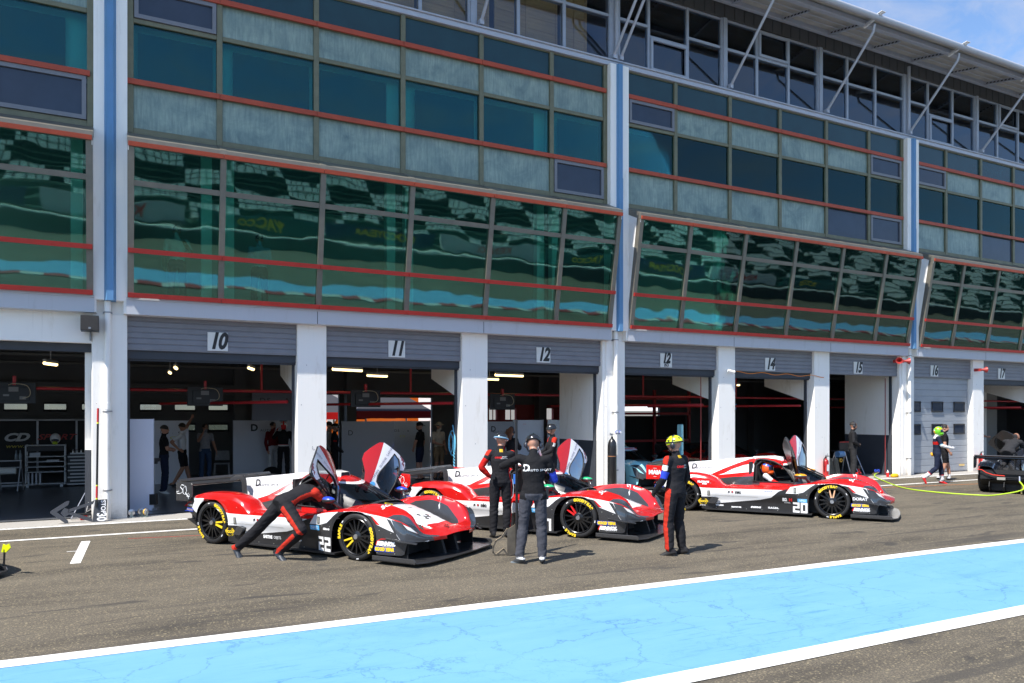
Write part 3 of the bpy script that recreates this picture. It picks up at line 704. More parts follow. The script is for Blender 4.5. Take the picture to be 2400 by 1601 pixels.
DECK_POLY = [(4, HL_PLAN), (2, SCOOP),
    (1, [(-.06, -.1), (-.02, .36), (0, .40), (.3, .345), (.60, .29), (.70, .235), (.755, -.1)]), (1, [(-.47, .465), (-.40, .55), (-.10, .50), (-.02, .41), (-.10, .36), (-.2, .44)]),
    (2, [(-.6, -.1), (-.6, .5), (-.47, .465), (-.2, .44), (-.02, .36), (-.06, -.1)]),
    (2, [(-1.85, .47), (-1.6, .47), (-1.6, .80), (-1.85, .80)]), (2, [(-3.6, -.1), (-3.6, .50), (-2.4, .52), (-2.1, .55), (-2.0, .60), (-1.85, .70), (-1.55, .70), (-1.55, -.1)])]
def cut_lines(b, polys, ui, sgn=1):
    """knife the mesh along the livery lines; ui = 2 cuts in the x-z plane, 1 in plan"""
    for _, P in polys:
        for i in range(len(P)):
            p, q = P[i], P[(i+1) % len(P)]
            x0, x1 = min(p[0], q[0])-.004, max(p[0], q[0])+.004; u0, u1 = min(p[1], q[1])-.004, max(p[1], q[1])+.004
            fs = []
            for f in b.faces:
                xs_ = [v.co.x for v in f.verts]; us = [v.co[ui]*sgn for v in f.verts]
                if max(xs_) >= x0 and min(xs_) <= x1 and max(us) >= u0 and min(us) <= u1: fs.append(f)
            if not fs: continue
            g = fs+list({e for f in fs for e in f.edges})+list({v for f in fs for v in f.verts})
            co = [p[0], 0, 0]; no = [q[1]-p[1], 0, 0]; co[ui] = p[1]*sgn; no[ui] = -(q[0]-p[0])*sgn
            if abs(no[0])+abs(no[ui]) < 1e-6: continue
            bmesh.ops.bisect_plane(b, geom=g, plane_co=co, plane_no=no, dist=1e-5)
def grid_bm(rows, flip=False, skip=None):
    b = bmesh.new(); V = [[b.verts.new(p) for p in r] for r in rows]
    for i in range(len(rows)-1):
        for j in range(len(rows[0])-1):
            v = [V[i][j], V[i+1][j], V[i+1][j+1], V[i][j+1]]
            c = sum((w.co for w in v), Vector())/4
            if skip and skip(c): continue
            b.faces.new(v[::-1] if flip else v)
    return b
_cache = {}
def cached(pal, parent, key):
    out = []
    for nm, me, sl in _cache[key]:
        m = me.copy(); m.name = nm
        for i, k in enumerate(sl):
            if k: m.materials[i] = pal[k]
        o = bpy.data.objects.new(nm, m); COL.objects.link(o); o.parent = parent if nm != 'headlamp_unit' else out[len(out)-2]; out.append(o)
    return out
def car_body(pal, parent):
    if 'body' in _cache: return cached(pal, parent, 'body')[0]
    xs = set(round(-3.49+.03*k, 4) for k in range(153))
    for k in range(25):
        a = math.pi*k/24; xs.add(round(-2.86+.3749*math.cos(a), 4)); xs.add(round((.3649 if math.cos(a) > 0 else .4199)*math.cos(a), 4))
    for x in (.37, -.425, -3.24, -2.48): xs.add(x)
    xs = sorted(xs); xs = [x for i, x in enumerate(xs) if i == 0 or x-xs[i-1] > .0006]
    W = smooth_tab(WT, 150); ny = 76; nz = 26; rows = []
    for x in xs:
        w = interp(W, x); rows.append([(x, w*(-1+2*j/ny), deck(x, w*(-1+2*j/ny))) for j in range(ny+1)])
    parts = []
    b = grid_bm(rows, skip=lambda c: -1.9 < c.x < -.55 and abs(c.y) < .50)
    for sg in (1, -1): cut_lines(b, DECK_POLY, 1, sg)
    for f in b.faces:
        c = f.calc_center_median(); m = 0
        for mi, P in DECK_POLY:
            if inpoly(c.x, abs(c.y), P): m = mi; break
        f.material_index = m
    parts.append(b)
    for sgn in (-1, 1):
        wr = []
        for i, x in enumerate(xs):
            w = interp(W, x); zt = rows[i][0][2]; r = []
            for k in range(nz+1):
                zb = min(skirt(x), zt-.004); z = lerp(zt, zb, k/nz); tuck = 0
                if -2.48 < x < -.45: tuck = .055*sst((.44-z)/.22)*sst((x+2.48)/.3)*sst((-.45-x)/.35)
                r.append((x, sgn*(w-tuck+.006*math.sin(math.pi*min(1, k/nz*1.2))), z))
            wr.append(r)
        b = grid_bm(wr, flip=sgn > 0); cut_lines(b, SIDE_POLY, 2)
        for f in b.faces:
            c = f.calc_center_median(); f.material_index = side_mat(c.x, c.z) if c.x < .985 else (4 if c.x < 1.0 else 0)
        parts.append(b)
    mb = MB(); hl = {1: MB(), -1: MB()}
    for b in parts:
        for f in b.faces:
            vs = [v.co.copy() for v in f.verts]; ix = [tuple(range(len(vs)))]
            if f.material_index == 4: hl[1 if vs[0].y > 0 else -1].add(vs, ix, 0)
            else: mb.add(vs, ix, f.material_index)
        b.free()
    body = mb.build('body', [pal['red'], pal['white'], CARBON, pal['black']], parent, smooth=True, recalc=False)
    obs = [body]
    for s in (-1, 1): obs.append(hl[s].build('headlight', HLG, parent, smooth=True, recalc=False))
    for ob in obs:
        bmh = bmesh.new(); bmh.from_mesh(ob.data); bmesh.ops.remove_doubles(bmh, verts=bmh.verts, dist=.0004); bmh.normal_update()
        for e in bmh.edges:
            if len(e.link_faces) == 2 and e.calc_face_angle(0) > R(48): e.smooth = False
        bmh.to_mesh(ob.data); bmh.free()
    for s in (-1, 1):     # lamp units behind the covers
        m = MB()
        for q in range(3):
            for r in range(3): m.box(.855+.012*q-.02*r, .862+.012*q-.02*r, s*(.70+.022*q)-.009, s*(.70+.022*q)+.009, .385+.03*r, .41+.03*r)
        obs.append(m.build('headlamp_unit', mat('lamp_reflector', (.30, .36, .50), .3, .4), obs[1 if s < 0 else 2]))
    sl = ['red', 'white', None, 'black']; _cache['body'] = [('body', obs[0].data, sl), ('headlight', obs[1].data, []), ('headlight', obs[2].data, []), ('headlamp_unit', obs[3].data, []), ('headlamp_unit', obs[4].data, [])]
    return body
# cockpit dome, engine cover and fin: cross sections (half-profile y, z) from the side up to the crown
DOME = [
    (-3.15, [(.05, .52), (.025, .60), (.014, .68), (.012, .76), (.011, .84), (.010, .90), (.0, .943)]),
    (-2.9, [(.13, .52), (.07, .60), (.025, .70), (.014, .78), (.012, .86), (.010, .92), (.0, .968)]),
    (-2.5, [(.25, .52), (.19, .62), (.10, .72), (.03, .80), (.014, .88), (.011, .95), (.0, 1.010)]),
    (-2.2, [(.36, .52), (.31, .64), (.22, .74), (.11, .83), (.03, .91), (.014, .98), (.0, 1.044)]),
    (-1.9, [(.46, .54), (.43, .67), (.36, .79), (.25, .89), (.12, .965), (.03, 1.03), (.0, 1.075)]),
    (-1.65, [(.50, .55), (.49, .70), (.44, .84), (.35, .955), (.22, 1.03), (.09, 1.075), (.0, 1.100)]),
    (-1.45, [(.51, .56), (.51, .72), (.47, .87), (.39, .99), (.27, 1.065), (.12, 1.10), (.0, 1.118)]),
    (-1.2, [(.52, .57), (.52, .72), (.485, .87), (.41, .985), (.29, 1.06), (.14, 1.098), (.0, 1.112)]),
    (-.97, [(.525, .57), (.52, .70), (.485, .83), (.42, .93), (.31, 1.005), (.16, 1.045), (.0, 1.060)]),
    (-.76, [(.525, .58), (.515, .68), (.47, .78), (.41, .865), (.31, .93), (.16, .965), (.0, .978)]),
    (-.5, [(.515, .58), (.50, .66), (.45, .725), (.39, .785), (.29, .825), (.15, .85), (.0, .858)]),
    (-.2, [(.47, .60), (.45, .64), (.41, .668), (.35, .69), (.26, .705), (.13, .714), (.0, .717)]),
]
def dome_at(x):
    k = 0
    while k < len(DOME)-2 and x > DOME[k+1][0]: k += 1
    p0 = DOME[max(k-1, 0)]; p1 = DOME[k]; p2 = DOME[k+1]; p3 = DOME[min(k+2, len(DOME)-1)]
    t = (x-p1[0])/(p2[0]-p1[0]); out = []
    for q in range(7):
        r = []
        for c in (0, 1):
            a, b, c2, d = p0[1][q][c], p1[1][q][c], p2[1][q][c], p3[1][q][c]
            m1 = (c2-a)/(p2[0]-p0[0]+1e-9)*(p2[0]-p1[0]); m2 = (d-b)/(p3[0]-p1[0]+1e-9)*(p2[0]-p1[0])
            if k == 0: m1 = c2-b
            h = (2*t**3-3*t*t+1)*b+(t**3-2*t*t+t)*m1+(-2*t**3+3*t*t)*c2+(t**3-t*t)*m2; r.append(h)
        out.append(r)
    prof = []
    for q in range(6):
        a = out[max(q-1, 0)]; b = out[q]; c = out[q+1]; d = out[min(q+2, 6)]
        if q == 5: d = [-b[0], b[1]]
        for s in range(4):
            t = s/4; prof.append([.5*((2*b[i])+(-a[i]+c[i])*t+(2*a[i]-5*b[i]+4*c[i]-d[i])*t*t+(-a[i]+3*b[i]-3*c[i]+d[i])*t**3) for i in (0, 1)])
    prof.append(out[6]); return [(max(y, 0), z) for y, z in prof]
P_RED = [(-3.0, .57), (-2.515, .70), (-2.226, .84), (-1.954, .956), (-1.65, 1.07), (-1.5, 1.10), (-1.2, 1.12), (-.2, 1.12), (-.2, .4), (-3.0, .4)]
P_PANEL = [(-2.30, .715), (-2.168, .757), (-2.008, .847), (-1.753, .945), (-1.525, .99), (-1.48, .99), (-1.50, .83), (-1.75, .80)]
P_CARB = [(-3.2, .40), (-2.7, .56), (-2.232, .655), (-1.926, .704), (-1.553, .735), (-1.4, .735), (-1.4, .4)]
P_DOOR = [(-1.53, .63), (-1.525, .99), (-1.50, 1.055), (-1.42, 1.075), (-1.30, 1.068), (-1.13, 1.03), (-.99, .965), (-.87, .86), (-.72, .66), (-.76, .625)]
def car_canopy(pal, parent):
    if 'canopy' in _cache: return cached(pal, parent, 'canopy')[0]
    xs = sorted(set([round(-3.15+.03*k, 4) for k in range(99)]+[-.2])); mb = MB(); ws = MB(); rim = MB()
    P = {x: dome_at(x) for x in xs}; n = len(P[xs[0]])
    for sgn in (-1, 1):
        b = grid_bm([[(x, sgn*y, z) for y, z in P[x]] for x in xs], flip=sgn > 0)
        cut_lines(b, [(0, P_RED), (0, P_PANEL), (0, P_CARB), (0, P_DOOR)], 2)
        hdr = [(-.70-.38*(k/10*.47/.45)**2, k/10*.47) for k in range(11)]
        cut_lines(b, [(0, hdr+[(-.3, .47), (-.3, 0)]), (0, [(x-.075, y) for x, y in hdr]+[(-.3, .47), (-.3, 0)])], 1, sgn)
        for f in b.faces:
            c = f.calc_center_median(); x, y, z = c.x, abs(c.y), c.z; vs = [v.co.copy() for v in f.verts]; ix = [tuple(range(len(vs)))]
            if x > -1.6 and y > .10 and inpoly(x, z, P_DOOR) and z < 1.075: continue
            fr = -.70-.38*(y/.45)**2
            if x > fr and z > .675 and x < -.23:
                if y > .41 and x < -.45: mb.add(vs, ix, 3)
                else: ws.add(vs, ix, 0)
                continue
            if x > fr-.075 and x < -.3 and z > .675 and x > -.97 and y < .36: m = 1
            elif x >= -.23 or (x > -.75 and z <= .675): m = 2
            elif x > -.6: m = 3
            elif inpoly(x, z, P_PANEL): m = 1
            elif inpoly(x, z, P_CARB): m = 2
            elif x > -1.55 and y < .16 and x < -1.02: m = 1
            elif inpoly(x, z, P_RED): m = 0
            else: m = 1
            mb.add(vs, ix, m)
        b.free()
    o = mb.build('engine_cover', [pal['red'], pal['white'], CARBON, pal['black']], parent, smooth=True, recalc=False)
    w = ws.build('windscreen', CARG, parent, smooth=True, recalc=False)
    for ob in (o, w):
        b = bmesh.new(); b.from_mesh(ob.data); bmesh.ops.remove_doubles(b, verts=b.verts, dist=.0005)
        for e in b.edges:
            if len(e.link_faces) == 2 and e.calc_face_angle(0) > R(50): e.smooth = False
        b.to_mesh(ob.data); b.free()
    # frame round the door hole and windscreen wiper
    for sgn in (-1, 1):
        pts = []
        for x, z in P_DOOR:
            pr = dome_at(max(min(x, -.2), -3.15)); y = interp(sorted([(zz, yy) for yy, zz in pr]), z); pts.append((x, sgn*(y+.004), z))
        rim.tube(pts, .017, 6, closed=True)
    rim.build('door_frame', FLOORB, parent, smooth=True)
    wp = MB(); wp.tube([(-.20, .10, .735), (-.50, .02, .885), (-.66, -.02, .955)], .010, 5); wp.tube([(-.25, .13, .77), (-.62, .02, .955)], .006, 5); wp.build('wiper', BLACK, parent)
    sc = MB(); sc.loft([[(-.98, -.12, 1.03), (-.98, .12, 1.03), (-1.0, .09, 1.118), (-1.0, -.09, 1.118)], [(-1.15, -.13, 1.06), (-1.15, .13, 1.06), (-1.16, .09, 1.142), (-1.16, -.09, 1.142)], [(-1.6, -.05, 1.09), (-1.6, .05, 1.09), (-1.6, .03, 1.118), (-1.6, -.03, 1.118)]], 0, False)
    sc.build('roof_scoop', [pal['white']], parent, smooth=True, angle=40); s2 = MB(); s2.prism([(-.985, -.105, 1.04), (-.985, .105, 1.04), (-1.0, .08, 1.112), (-1.0, -.08, 1.112)], (-.02, 0, 0)); so_ = s2.build('scoop_mouth', FLOORB, parent)
    ch = [c for c in bpy.data.objects if c.parent == parent and c.name.split('.')[0] in ('engine_cover', 'windscreen', 'door_frame', 'wiper', 'roof_scoop', 'scoop_mouth')]; sl = ['red', 'white', None, 'black']
    _cache['canopy'] = [(c.name.split('.')[0], c.data, sl if c == o else (['white'] if 'roof_scoop' in c.name else [])) for c in sorted(ch, key=lambda c: c != o)]
    return o
def car_wheel(parent, x, y, front, acc):
    s = -1 if y < 0 else 1; w = .28 if front else .32; wh = empty('wheel', (x, y, .33)); wh.parent = parent
    if s > 0: wh.rotation_euler = (0, 0, math.pi)
    t = MB(); t.lathe([(.255, .03), (.262, .004), (.290, -.002), (.315, .008), (.327, .03), (.330, .06), (.330, w-.06), (.327, w-.03), (.31, w-.005), (.25, w)], (0, 0, 0), (0, 1, 0), 48)
    ty = t.build('tyre', RUB, wh, smooth=True, angle=45)
    r = MB(); r.lathe([(.252, .012), (.245, .006), (.236, .012), (.232, .05), (.228, w)], (0, 0, 0), (0, 1, 0), 40)
    r.lathe([(.0, -.005), (.034, -.005), (.036, .006), (.070, .012), (.085, .022), (.085, .06), (.0, .06)], (0, 0, 0), (0, 1, 0), 24, 0, [2, 2, 0, 0, 0, 0])
    r.lathe([(.0, .16), (.17, .16), (.17, .19), (0, .19)], (0, 0, 0), (0, 1, 0), 24, 3)
    for k in range(15):
        a = 2*math.pi*k/15+.1; c, sn = math.cos(a), math.sin(a); mi = 1 if acc and k in acc[1] else 0
        u = Vector((c, 0, sn)); v = Vector((-sn, 0, c))
        p = [u*.078+v*.014+Vector((0, .018, 0)), u*.236+v*.010+Vector((0, .022, 0)), u*.236-v*.010+Vector((0, .022, 0)), u*.078-v*.014+Vector((0, .018, 0))]
        r.prism(p, (0, .03, 0), mi)
    r.build('rim', [RIM, acc[0] if acc else RIM, HUB, FLOORB], wh, smooth=True, angle=30)
    L = MB()
    def arc(txt, a0, step, size, m=0):
        for q, ch in enumerate(txt):
            a = a0-step*q; u = Vector((math.cos(a), 0, math.sin(a))); tv = Vector((math.sin(a), 0, -math.cos(a)))
            put_text(L, ch, u*.289+Vector((0, -.0015, 0)), tv, u, size, m, .003, bold=.006)
    ph = acc[2] if acc else 1.0
    arc('GOODYEAR', ph, .165, .058); arc('EAGLE', ph+math.pi-.35, .15, .052)
    for a in (ph+.5, ph-1.9, ph+2.0):
        u = Vector((math.cos(a), 0, math.sin(a))); tv = Vector((math.sin(a), 0, -math.cos(a))); p = u*.30+Vector((0, -.002, 0)); L.add([p-tv*.02-u*.006, p+tv*.02-u*.006, p+tv*.02+u*.006, p-tv*.02+u*.006], [(0, 1, 2, 3)], 1)
    L.build('tyre_lettering', [YEL, WTXT], ty, recalc=False)
    return wh
DOORPTS = [(.0, -.03), (-.05, .036), (-.18, .16), (-.23, .24), (-.216, .385), (-.245, .567), (-.215, .66), (-.14, .735), (-.06, .80), (0, .84), (.06, .84), (.11, .807), (.26, .69), (.34, .61), (.38, .545), (.37, .49), (.32, .43), (.18, .2), (.06, .0)]
DOORWIN = [(.20, .675), (.255, .60), (.265, .50), (.25, .40), (.17, .20), (.09, .06), (.06, .045), (-.02, .12), (-.075, .235), (-.06, .32), (-.03, .38)]
def car_door(pal, parent, side, names):
    H = Vector((-.66, side*.50, .70)); U = Vector((-.20, side*.18, .93)).normalized(); T = Vector((.36, side*.93, 0)); T = (T-U*T.dot(U)).normalized(); Nn = T.cross(U)
    if Nn.x < 0: Nn = -Nn
    sc = 1.07; st_ = 1.32
    def P(t, u, d=0):
        bow = -.10*((t/.3)**2)*.5-.16*(u-.45)**2
        return H+T*t*st_+U*u*sc+Nn*(d+bow)
    # fill the outline finely: grid of cells, cut by the outline
    mb = MB(); gl = MB(); b = bmesh.new()
    vs = [b.verts.new((t, u, 0)) for t, u in DOORPTS]; b.faces.new(vs)
    cuts = [((1, 0), k*.04-.26) for k in range(18)]+[((0, 1), k*.05-.02) for k in range(18)]
    lines = [((-.03, .815), (-.155, .275)), ((.06, .84), (-.10, .30)), ((.29, .65), (.335, .44)), ((.335, .44), (.10, -.02)), ((.33, .60), (.38, .50))]
    def cut(p, n_):
        bmesh.ops.bisect_plane(b, geom=b.verts[:]+b.edges[:]+b.faces[:], plane_co=(p[0], p[1], 0), plane_no=(n_[0], n_[1], 0), dist=1e-5)
    for n_, d in cuts: cut((n_[0]*d, n_[1]*d), n_)
    W = DOORWIN
    for i in range(len(W)):
        p, q = W[i], W[(i+1) % len(W)]; cut(p, (-(q[1]-p[1]), q[0]-p[0]))
    for p, q in (((.055, .84), (-.12, .30)), ((.30, .66), (.345, .46)), ((.345, .46), (.12, .02)), ((.30, .38), (.12, -.01))): cut(p, (-(q[1]-p[1]), q[0]-p[0]))
    b.faces.ensure_lookup_table()
    for f in b.faces:
        c = f.calc_center_median(); t, u = c.x, c.y; ps = [P(v.co.x, v.co.y) for v in f.verts]; pb = [P(v.co.x, v.co.y, -.028) for v in f.verts]
        if inpoly(t, u, W): gl.add(ps, [tuple(range(len(ps)))], 0); continue
        if t < lerp(-.12, .055, (u-.30)/.54): m = 0
        elif inpoly(t, u, [(.285, .672), (.42, .66), (.40, .47), (.335, .44)]): m = 3 if t < .345+.0*u else 2
        elif u < .44 and t > lerp(.12, .345, (u-.02)/.44)-.05 and t > .05: m = 2
        elif u < .30 and t > -.02: m = 2 if t > lerp(.0, .2, u/.3) else 1
        else: m = 1
        mb.add(ps, [tuple(range(len(ps)))], m); mb.add(pb, [tuple(range(len(ps)))], 2)
    b.free()
    n = len(DOORPTS)
    for i in range(n):
        a, c = DOORPTS[i], DOORPTS[(i+1) % n]; mb.add([P(*a), P(*c), P(*c, -.028), P(*a, -.028)], [(0, 1, 2, 3)], 2)
    d = mb.build('door', [pal['red'], pal['white'], CBLACK, DARKRED], parent, recalc=False)
    fr = MB(); fr.tube([P(t, u, .004) for t, u in DOORWIN], .011, 6, closed=True); fr.build('window_frame', FLOORB, d, smooth=True)
    gl.build('door_window', SMOKEG, d, recalc=False)
    tx = MB()
    a, c = Vector((-.075, .34)), Vector((.15, .72)); dd = (c-a).normalized(); pr = Vector((-dd.y, dd.x))
    vsx, fs = text_mesh(names, .042, spacing=1.15, align='CENTER')
    mid = (a+c)/2+pr*.012; sg = 1 if side > 0 else -1
    tx.add([P(*(mid+dd*sg*p[0]+pr*sg*p[1]), .005) for p in vsx], fs, 0)
    ar = [(.345, .57), (.365, .54), (.352, .54), (.352, .48), (.338, .48), (.338, .54), (.325, .54)]
    tx.add([P(t, u, .005) for t, u in ar], [tuple(range(7))], 1)
    ring = [(-.13+.035*math.cos(q*.5236), .20+.035*math.sin(q*.5236)) for q in range(12)]
    if pal['logo']: tx.add([P(t, u, .005) for t, u in ring], [tuple(range(12))], 2)
    if pal['logo']: tx.build('door_lettering', [mat('navy_print', (.02, .025, .10)), WTXT, LBLUEPR], d, recalc=False)
    st = MB(); st.tube([P(.02, .42, -.03), (-1.02, side*.42, 1.0)], .008, 5); st.build('gas_strut', BLACK, d)
    return d
def decal(parent, items, bvh, mats, side=-1, name='sponsor_lettering'):
    """items: (text or list of xz points, x, z, size, slot, kwargs) dropped on the flank along y"""
    mb = MB(); u = Vector((1, 0, 0)) if side < 0 else Vector((-1, 0, 0))
    for it in items:
        s, x, z, size, mi = it[:5]; kw = it[5] if len(it) > 5 else {}; lift = kw.pop('lift', .004) if kw else .004
        if isinstance(s, str): vs, fs = text_mesh(s, size, **kw)
        elif len(s) == 4:
            w_, h_ = s[2]; vs = [((-1+i/6)*w_*size, (-1+2*j/3)*h_*size) for i in range(13) for j in range(4)]; fs = [(i*4+j, i*4+4+j, i*4+5+j, i*4+1+j) for i in range(12) for j in range(3)]
        else: vs, fs = [(a*size, b_*size) for a, b_ in s], [tuple(range(len(s)))]
        if not fs: continue
        out = []
        for a, b_ in vs:
            px = x+a*(1 if side < 0 else -1); pz = z+b_
            h = bvh.ray_cast(Vector((px, side*1.6, pz)), Vector((0, -side, 0)))
            out.append((px, (h[0].y if h[0] else side*.93)+side*lift, pz))
        mb.add(out, fs, mi)
    return mb.build(name, mats, parent, recalc=False)
RECT = lambda w, h: [(-w, -h), (w, -h), (w, h), (-w, h)]
DIG = {'2': [(0, 1), (1, 1), (1, .42), (.30, .42), (.30, .20), (1, .20), (1, 0), (0, 0), (0, .60), (.70, .60), (.70, .80), (0, .80)],
    '1': [(.15, 1), (.75, 1), (.75, 0), (.42, 0), (.42, .80), (.15, .80)], '0': [(0, 1), (1, 1), (1, 0), (.5, 0), (.5, .2), (.70, .2), (.70, .8), (.30, .8), (.30, .2), (.5, .2), (.5, 0), (0, 0)]}
HEX = [(-1, 0), (-.55, .55), (0, .62), (.55, .55), (1, 0), (.55, -.55), (0, -.62), (-.55, -.55)]
SWOOSH = [(-1, -.35), (-.8, .1), (-.3, .45), (.9, .62), (-.2, .62), (-.9, .25), (-1.15, -.2)]
def make_car(name, label, front, yaw, pal, group=None, doors=True, interior=True):
    """front: ground point under the outer face of the right front wheel"""
    f = Vector((math.cos(yaw), math.sin(yaw), 0)); l = Vector((-f.y, f.x, 0)); o = Vector((*front, 0))+l*.93
    car = empty(name, o, yaw, label, 'race car', group)
    body = car_body(pal, car); cov = car_canopy(pal, car); bpy.context.view_layer.update()
    acc = pal.get('acc')
    for x, y, fr in ((0, -.93, True), (0, .93, True), (-2.86, -.945, False), (-2.86, .945, False)): car_wheel(car, x, y, fr, (acc[0], acc[1] if fr else acc[2], acc[3] if fr else acc[4]) if acc else None)
    # floor, dark inner boxes, splitter
    fl = MB(); fl.box(-3.3, .36, -.62, .62, .06, .32); fl.prism([(-2.46, -.93, .055), (-.46, -.95, .055), (-.36, -.95, .055), (-.36, .95, .055), (-.46, .95, .055), (-2.46, .93, .055)], (0, 0, .022))
    fl.box(-3.42, -3.3, -.85, .85, .36, .60); fl.box(.36, .60, -.80, .80, .10, .30); fl.box(-3.24, -2.45, -.6, .6, .3, .50); fl.box(-.5, .38, -.58, .58, .28, .34); fl.box(-3.44, -3.38, -.7, .7, .40, .52)
    for y in (-.62, -.30, .30, .62): fl.prism([(-2.9, y, .07), (-3.55, y, .30), (-3.60, y, .18), (-3.55, y, .07)], (0, .012, 0))
    fl.prism([(-2.9, -.85, .06), (-3.52, -.85, .33), (-3.54, -.85, .34), (-2.9, -.85, .08)], (0, 1.7, 0))
    fl.build('floor', FLOORB, car)
    sp = MB()
    sp.prism([(.33, -.985, .050), (1.02, -.985, .050), (1.13, -.80, .050), (1.17, -.3, .050), (1.17, .3, .050), (1.13, .80, .050), (1.02, .985, .050), (.33, .985, .050)], (0, 0, .02))
    for s in (-1, 1): sp.prism([(.33, s*.985, .05), (1.035, s*.985, .05), (1.05, s*.985, .085), (1.02, s*.985, .118), (.33, s*.985, .118)], (0, -s*.012, 0))
    spo = sp.build('splitter', CARBON, car); bevel(spo, .004, 1)
    for y in (-.16, .16): MB().prism([(.96, y-.02, .07), (.72, y-.035, .07), (.64, y-.03, .34), (.86, y-.015, .36)], (0, .05, 0)).build('splitter_vane', FLOORB, car)
    for s in (-1, 1): MB().prism([(.60, s*.78, .07), (.80, s*.80, .07), (.80, s*.80, .30), (.62, s*.78, .34)], (0, s*.015, 0)).build('splitter_vane', FLOORB, car)
    un = MB(); un.box(.58, .62, -.8, .8, .09, .34); un.grid([[(.6, -.7, .32), (.6, .7, .32)], [(1.02, -.45, .325), (1.02, .45, .325)]]); un.build('nose_duct', FLOORB, car)
    # winglet on the flank and front dive plane
    for s in (-1, 1):
        v = MB(); v.prism([(-2.13, s*.925, .30), (-2.27, s*.925, .325), (-2.37, s*.925, .19), (-2.22, s*.925, .185)], (0, s*.035, 0)); v.build('side_vane', CARBON, car)
        v = MB(); v.prism([(.52, s*.925, .352), (.74, s*.885, .325), (.93, s*.78, .285), (.95, s*.83, .28), (.75, s*.945, .315), (.52, s*.94, .345)], (0, 0, .008)); v.build('dive_plane', CARBON, car)
        m = MB(); m.ell((-.575, s*.85, .795), (.125, .075, .050), 14, 10, 0)
        mo = m.build('mirror', [CARBON, pal['mirror']], car, smooth=True)
        for p in mo.data.polygons:
            if p.center.z > .808: p.material_index = 1
        k = MB(); k.tube([(-.55, s*.84, .775), (-.48, s*.80, .75), (-.42, s*.74, .66)], [.03, .026, .035], 8); k.build('mirror_stalk', CARBON, car, smooth=True)
    # rear wing
    w = MB(); rows = [(-3.585, .905), (-3.50, .872), (-3.40, .868), (-3.31, .885), (-3.30, .898), (-3.40, .893), (-3.50, .90), (-3.58, .93)]
    w.prism([(x, -.945, z) for x, z in rows], (0, 1.89, 0)); w.prism([(-3.64, -.945, .955), (-3.60, -.945, .925), (-3.56, -.945, .94), (-3.62, -.945, .975)], (0, 1.89, 0))
    wg = w.build('rear_wing', CARBON, car)
    for s in (-1, 1):
        e = MB(); e.prism([(x, s*.95, z) for x, z in ((-3.655, .935), (-3.30, .92), (-3.275, .905), (-3.27, .74), (-3.30, .69), (-3.38, .637), (-3.655, .632))], (0, s*.014, 0))
        bevel(e.build('wing_endplate', pal['end'], wg), .003, 1)
        q = MB(); q.prism([(-2.95, s*.13, .60), (-3.06, s*.13, .60), (-3.09, s*.13, .90), (-3.13, s*.13, .945), (-3.22, s*.13, .91), (-3.36, s*.13, .895), (-3.36, s*.13, .94), (-3.20, s*.13, 1.0), (-3.07, s*.13, 1.0), (-3.0, s*.13, .94)], (0, s*.022, 0))
        q.build('wing_support', CARBON, wg)
    # cockpit
    it = MB(); it.box(-1.62, -1.56, -.48, .48, .3, 1.02); it.box(-1.6, -.3, -.5, .5, .28, .32); it.prism([(-1.55, -.30, .34), (-1.15, -.30, .34), (-1.10, -.30, .40), (-1.38, -.30, .48), (-1.52, -.30, .95), (-1.58, -.30, .95)], (0, .30, 0))
    it.box(-.70, -.42, -.46, .46, .52, .66); it.tube([(-.80, -.18+.13*math.cos(a*.628), .64+.11*math.sin(a*.628)) for a in range(10)], .014, 6, closed=True)
    it.tube([(-1.5, -.42, .4), (-1.48, -.40, .95), (-1.40, -.25, 1.03), (-1.40, .25, 1.03), (-1.48, .40, .95), (-1.5, .42, .4)], .02, 6)
    it.build('cockpit_lining', FLOORB, car)
    if doors:
        for s in (-1, 1): car_door(pal, car, s, 'PETERSEN   DUVENE  CARVALHO' if pal['logo'] else ' ')
    bv = BVHTree.FromObject(body, bpy.context.evaluated_depsgraph_get())
    mats = [WTXT, TXT, YEL, REDPR, BLUEPR, LBLUEPR, mat('silver_latch', (.45, .45, .4), .4, .6)]
    if pal['logo']:
        for sd in (-1, 1):
            IT = [('s', -1.935, .437, .085, 1, dict(bold=.005, xs=1.1)), ('nic', -1.757, .437, .085, 1, dict(bold=.005, xs=1.15)), ([(math.cos(a*.5236), math.sin(a*.5236)) for a in range(12)], -1.868+(.0 if sd < 0 else .10), .437, .021, 1), ([(math.cos(a*.5236), math.sin(a*.5236)) for a in range(12)], -1.868+(.0 if sd < 0 else .10), .437, .014, 3, dict(lift=.006)),
                (HEX, -2.455, .222, .105, 2), (HEX, -2.455, .222, .092, 1, dict(lift=.006)), (HEX, -2.455, .222, .083, 2, dict(lift=.008)), (HEX, -2.455, .222, .076, 1, dict(lift=.010)), ('YACCO', -2.455, .222, .052, 2, dict(bold=.004, lift=.013)),
                (RECT(1, .38), *pal['np'], .088, 5), ('NP02', *pal['np'], .055, 0, dict(lift=.006)),
                (RECT(.5, 1), -2.34, .395, .052, 1), (RECT(.35, .85), -2.34, .395, .050, 6, dict(lift=.006)), (RECT(.5, 1), -.672, .515, .050, 1), (RECT(.35, .85), -.672, .515, .046, 6, dict(lift=.006))]
            yk, yg = pal['kg']
            IT += [(SWOOSH, .47, yk+.004, .105, 3), ('KENNOL', .515, yk, .068, 0, dict(shear=.35, bold=.008, lift=.007)), ('PERFORMANCE OIL', .55, yk-.036, .018, 0, dict(lift=.006)),
                (RECT(1, .22), .49, yg, .155, 4, dict(lift=.005)), ('GOOD YEAR', .49, yg, .060, 2, dict(shear=.2, bold=.006, xs=.85, lift=.009))]
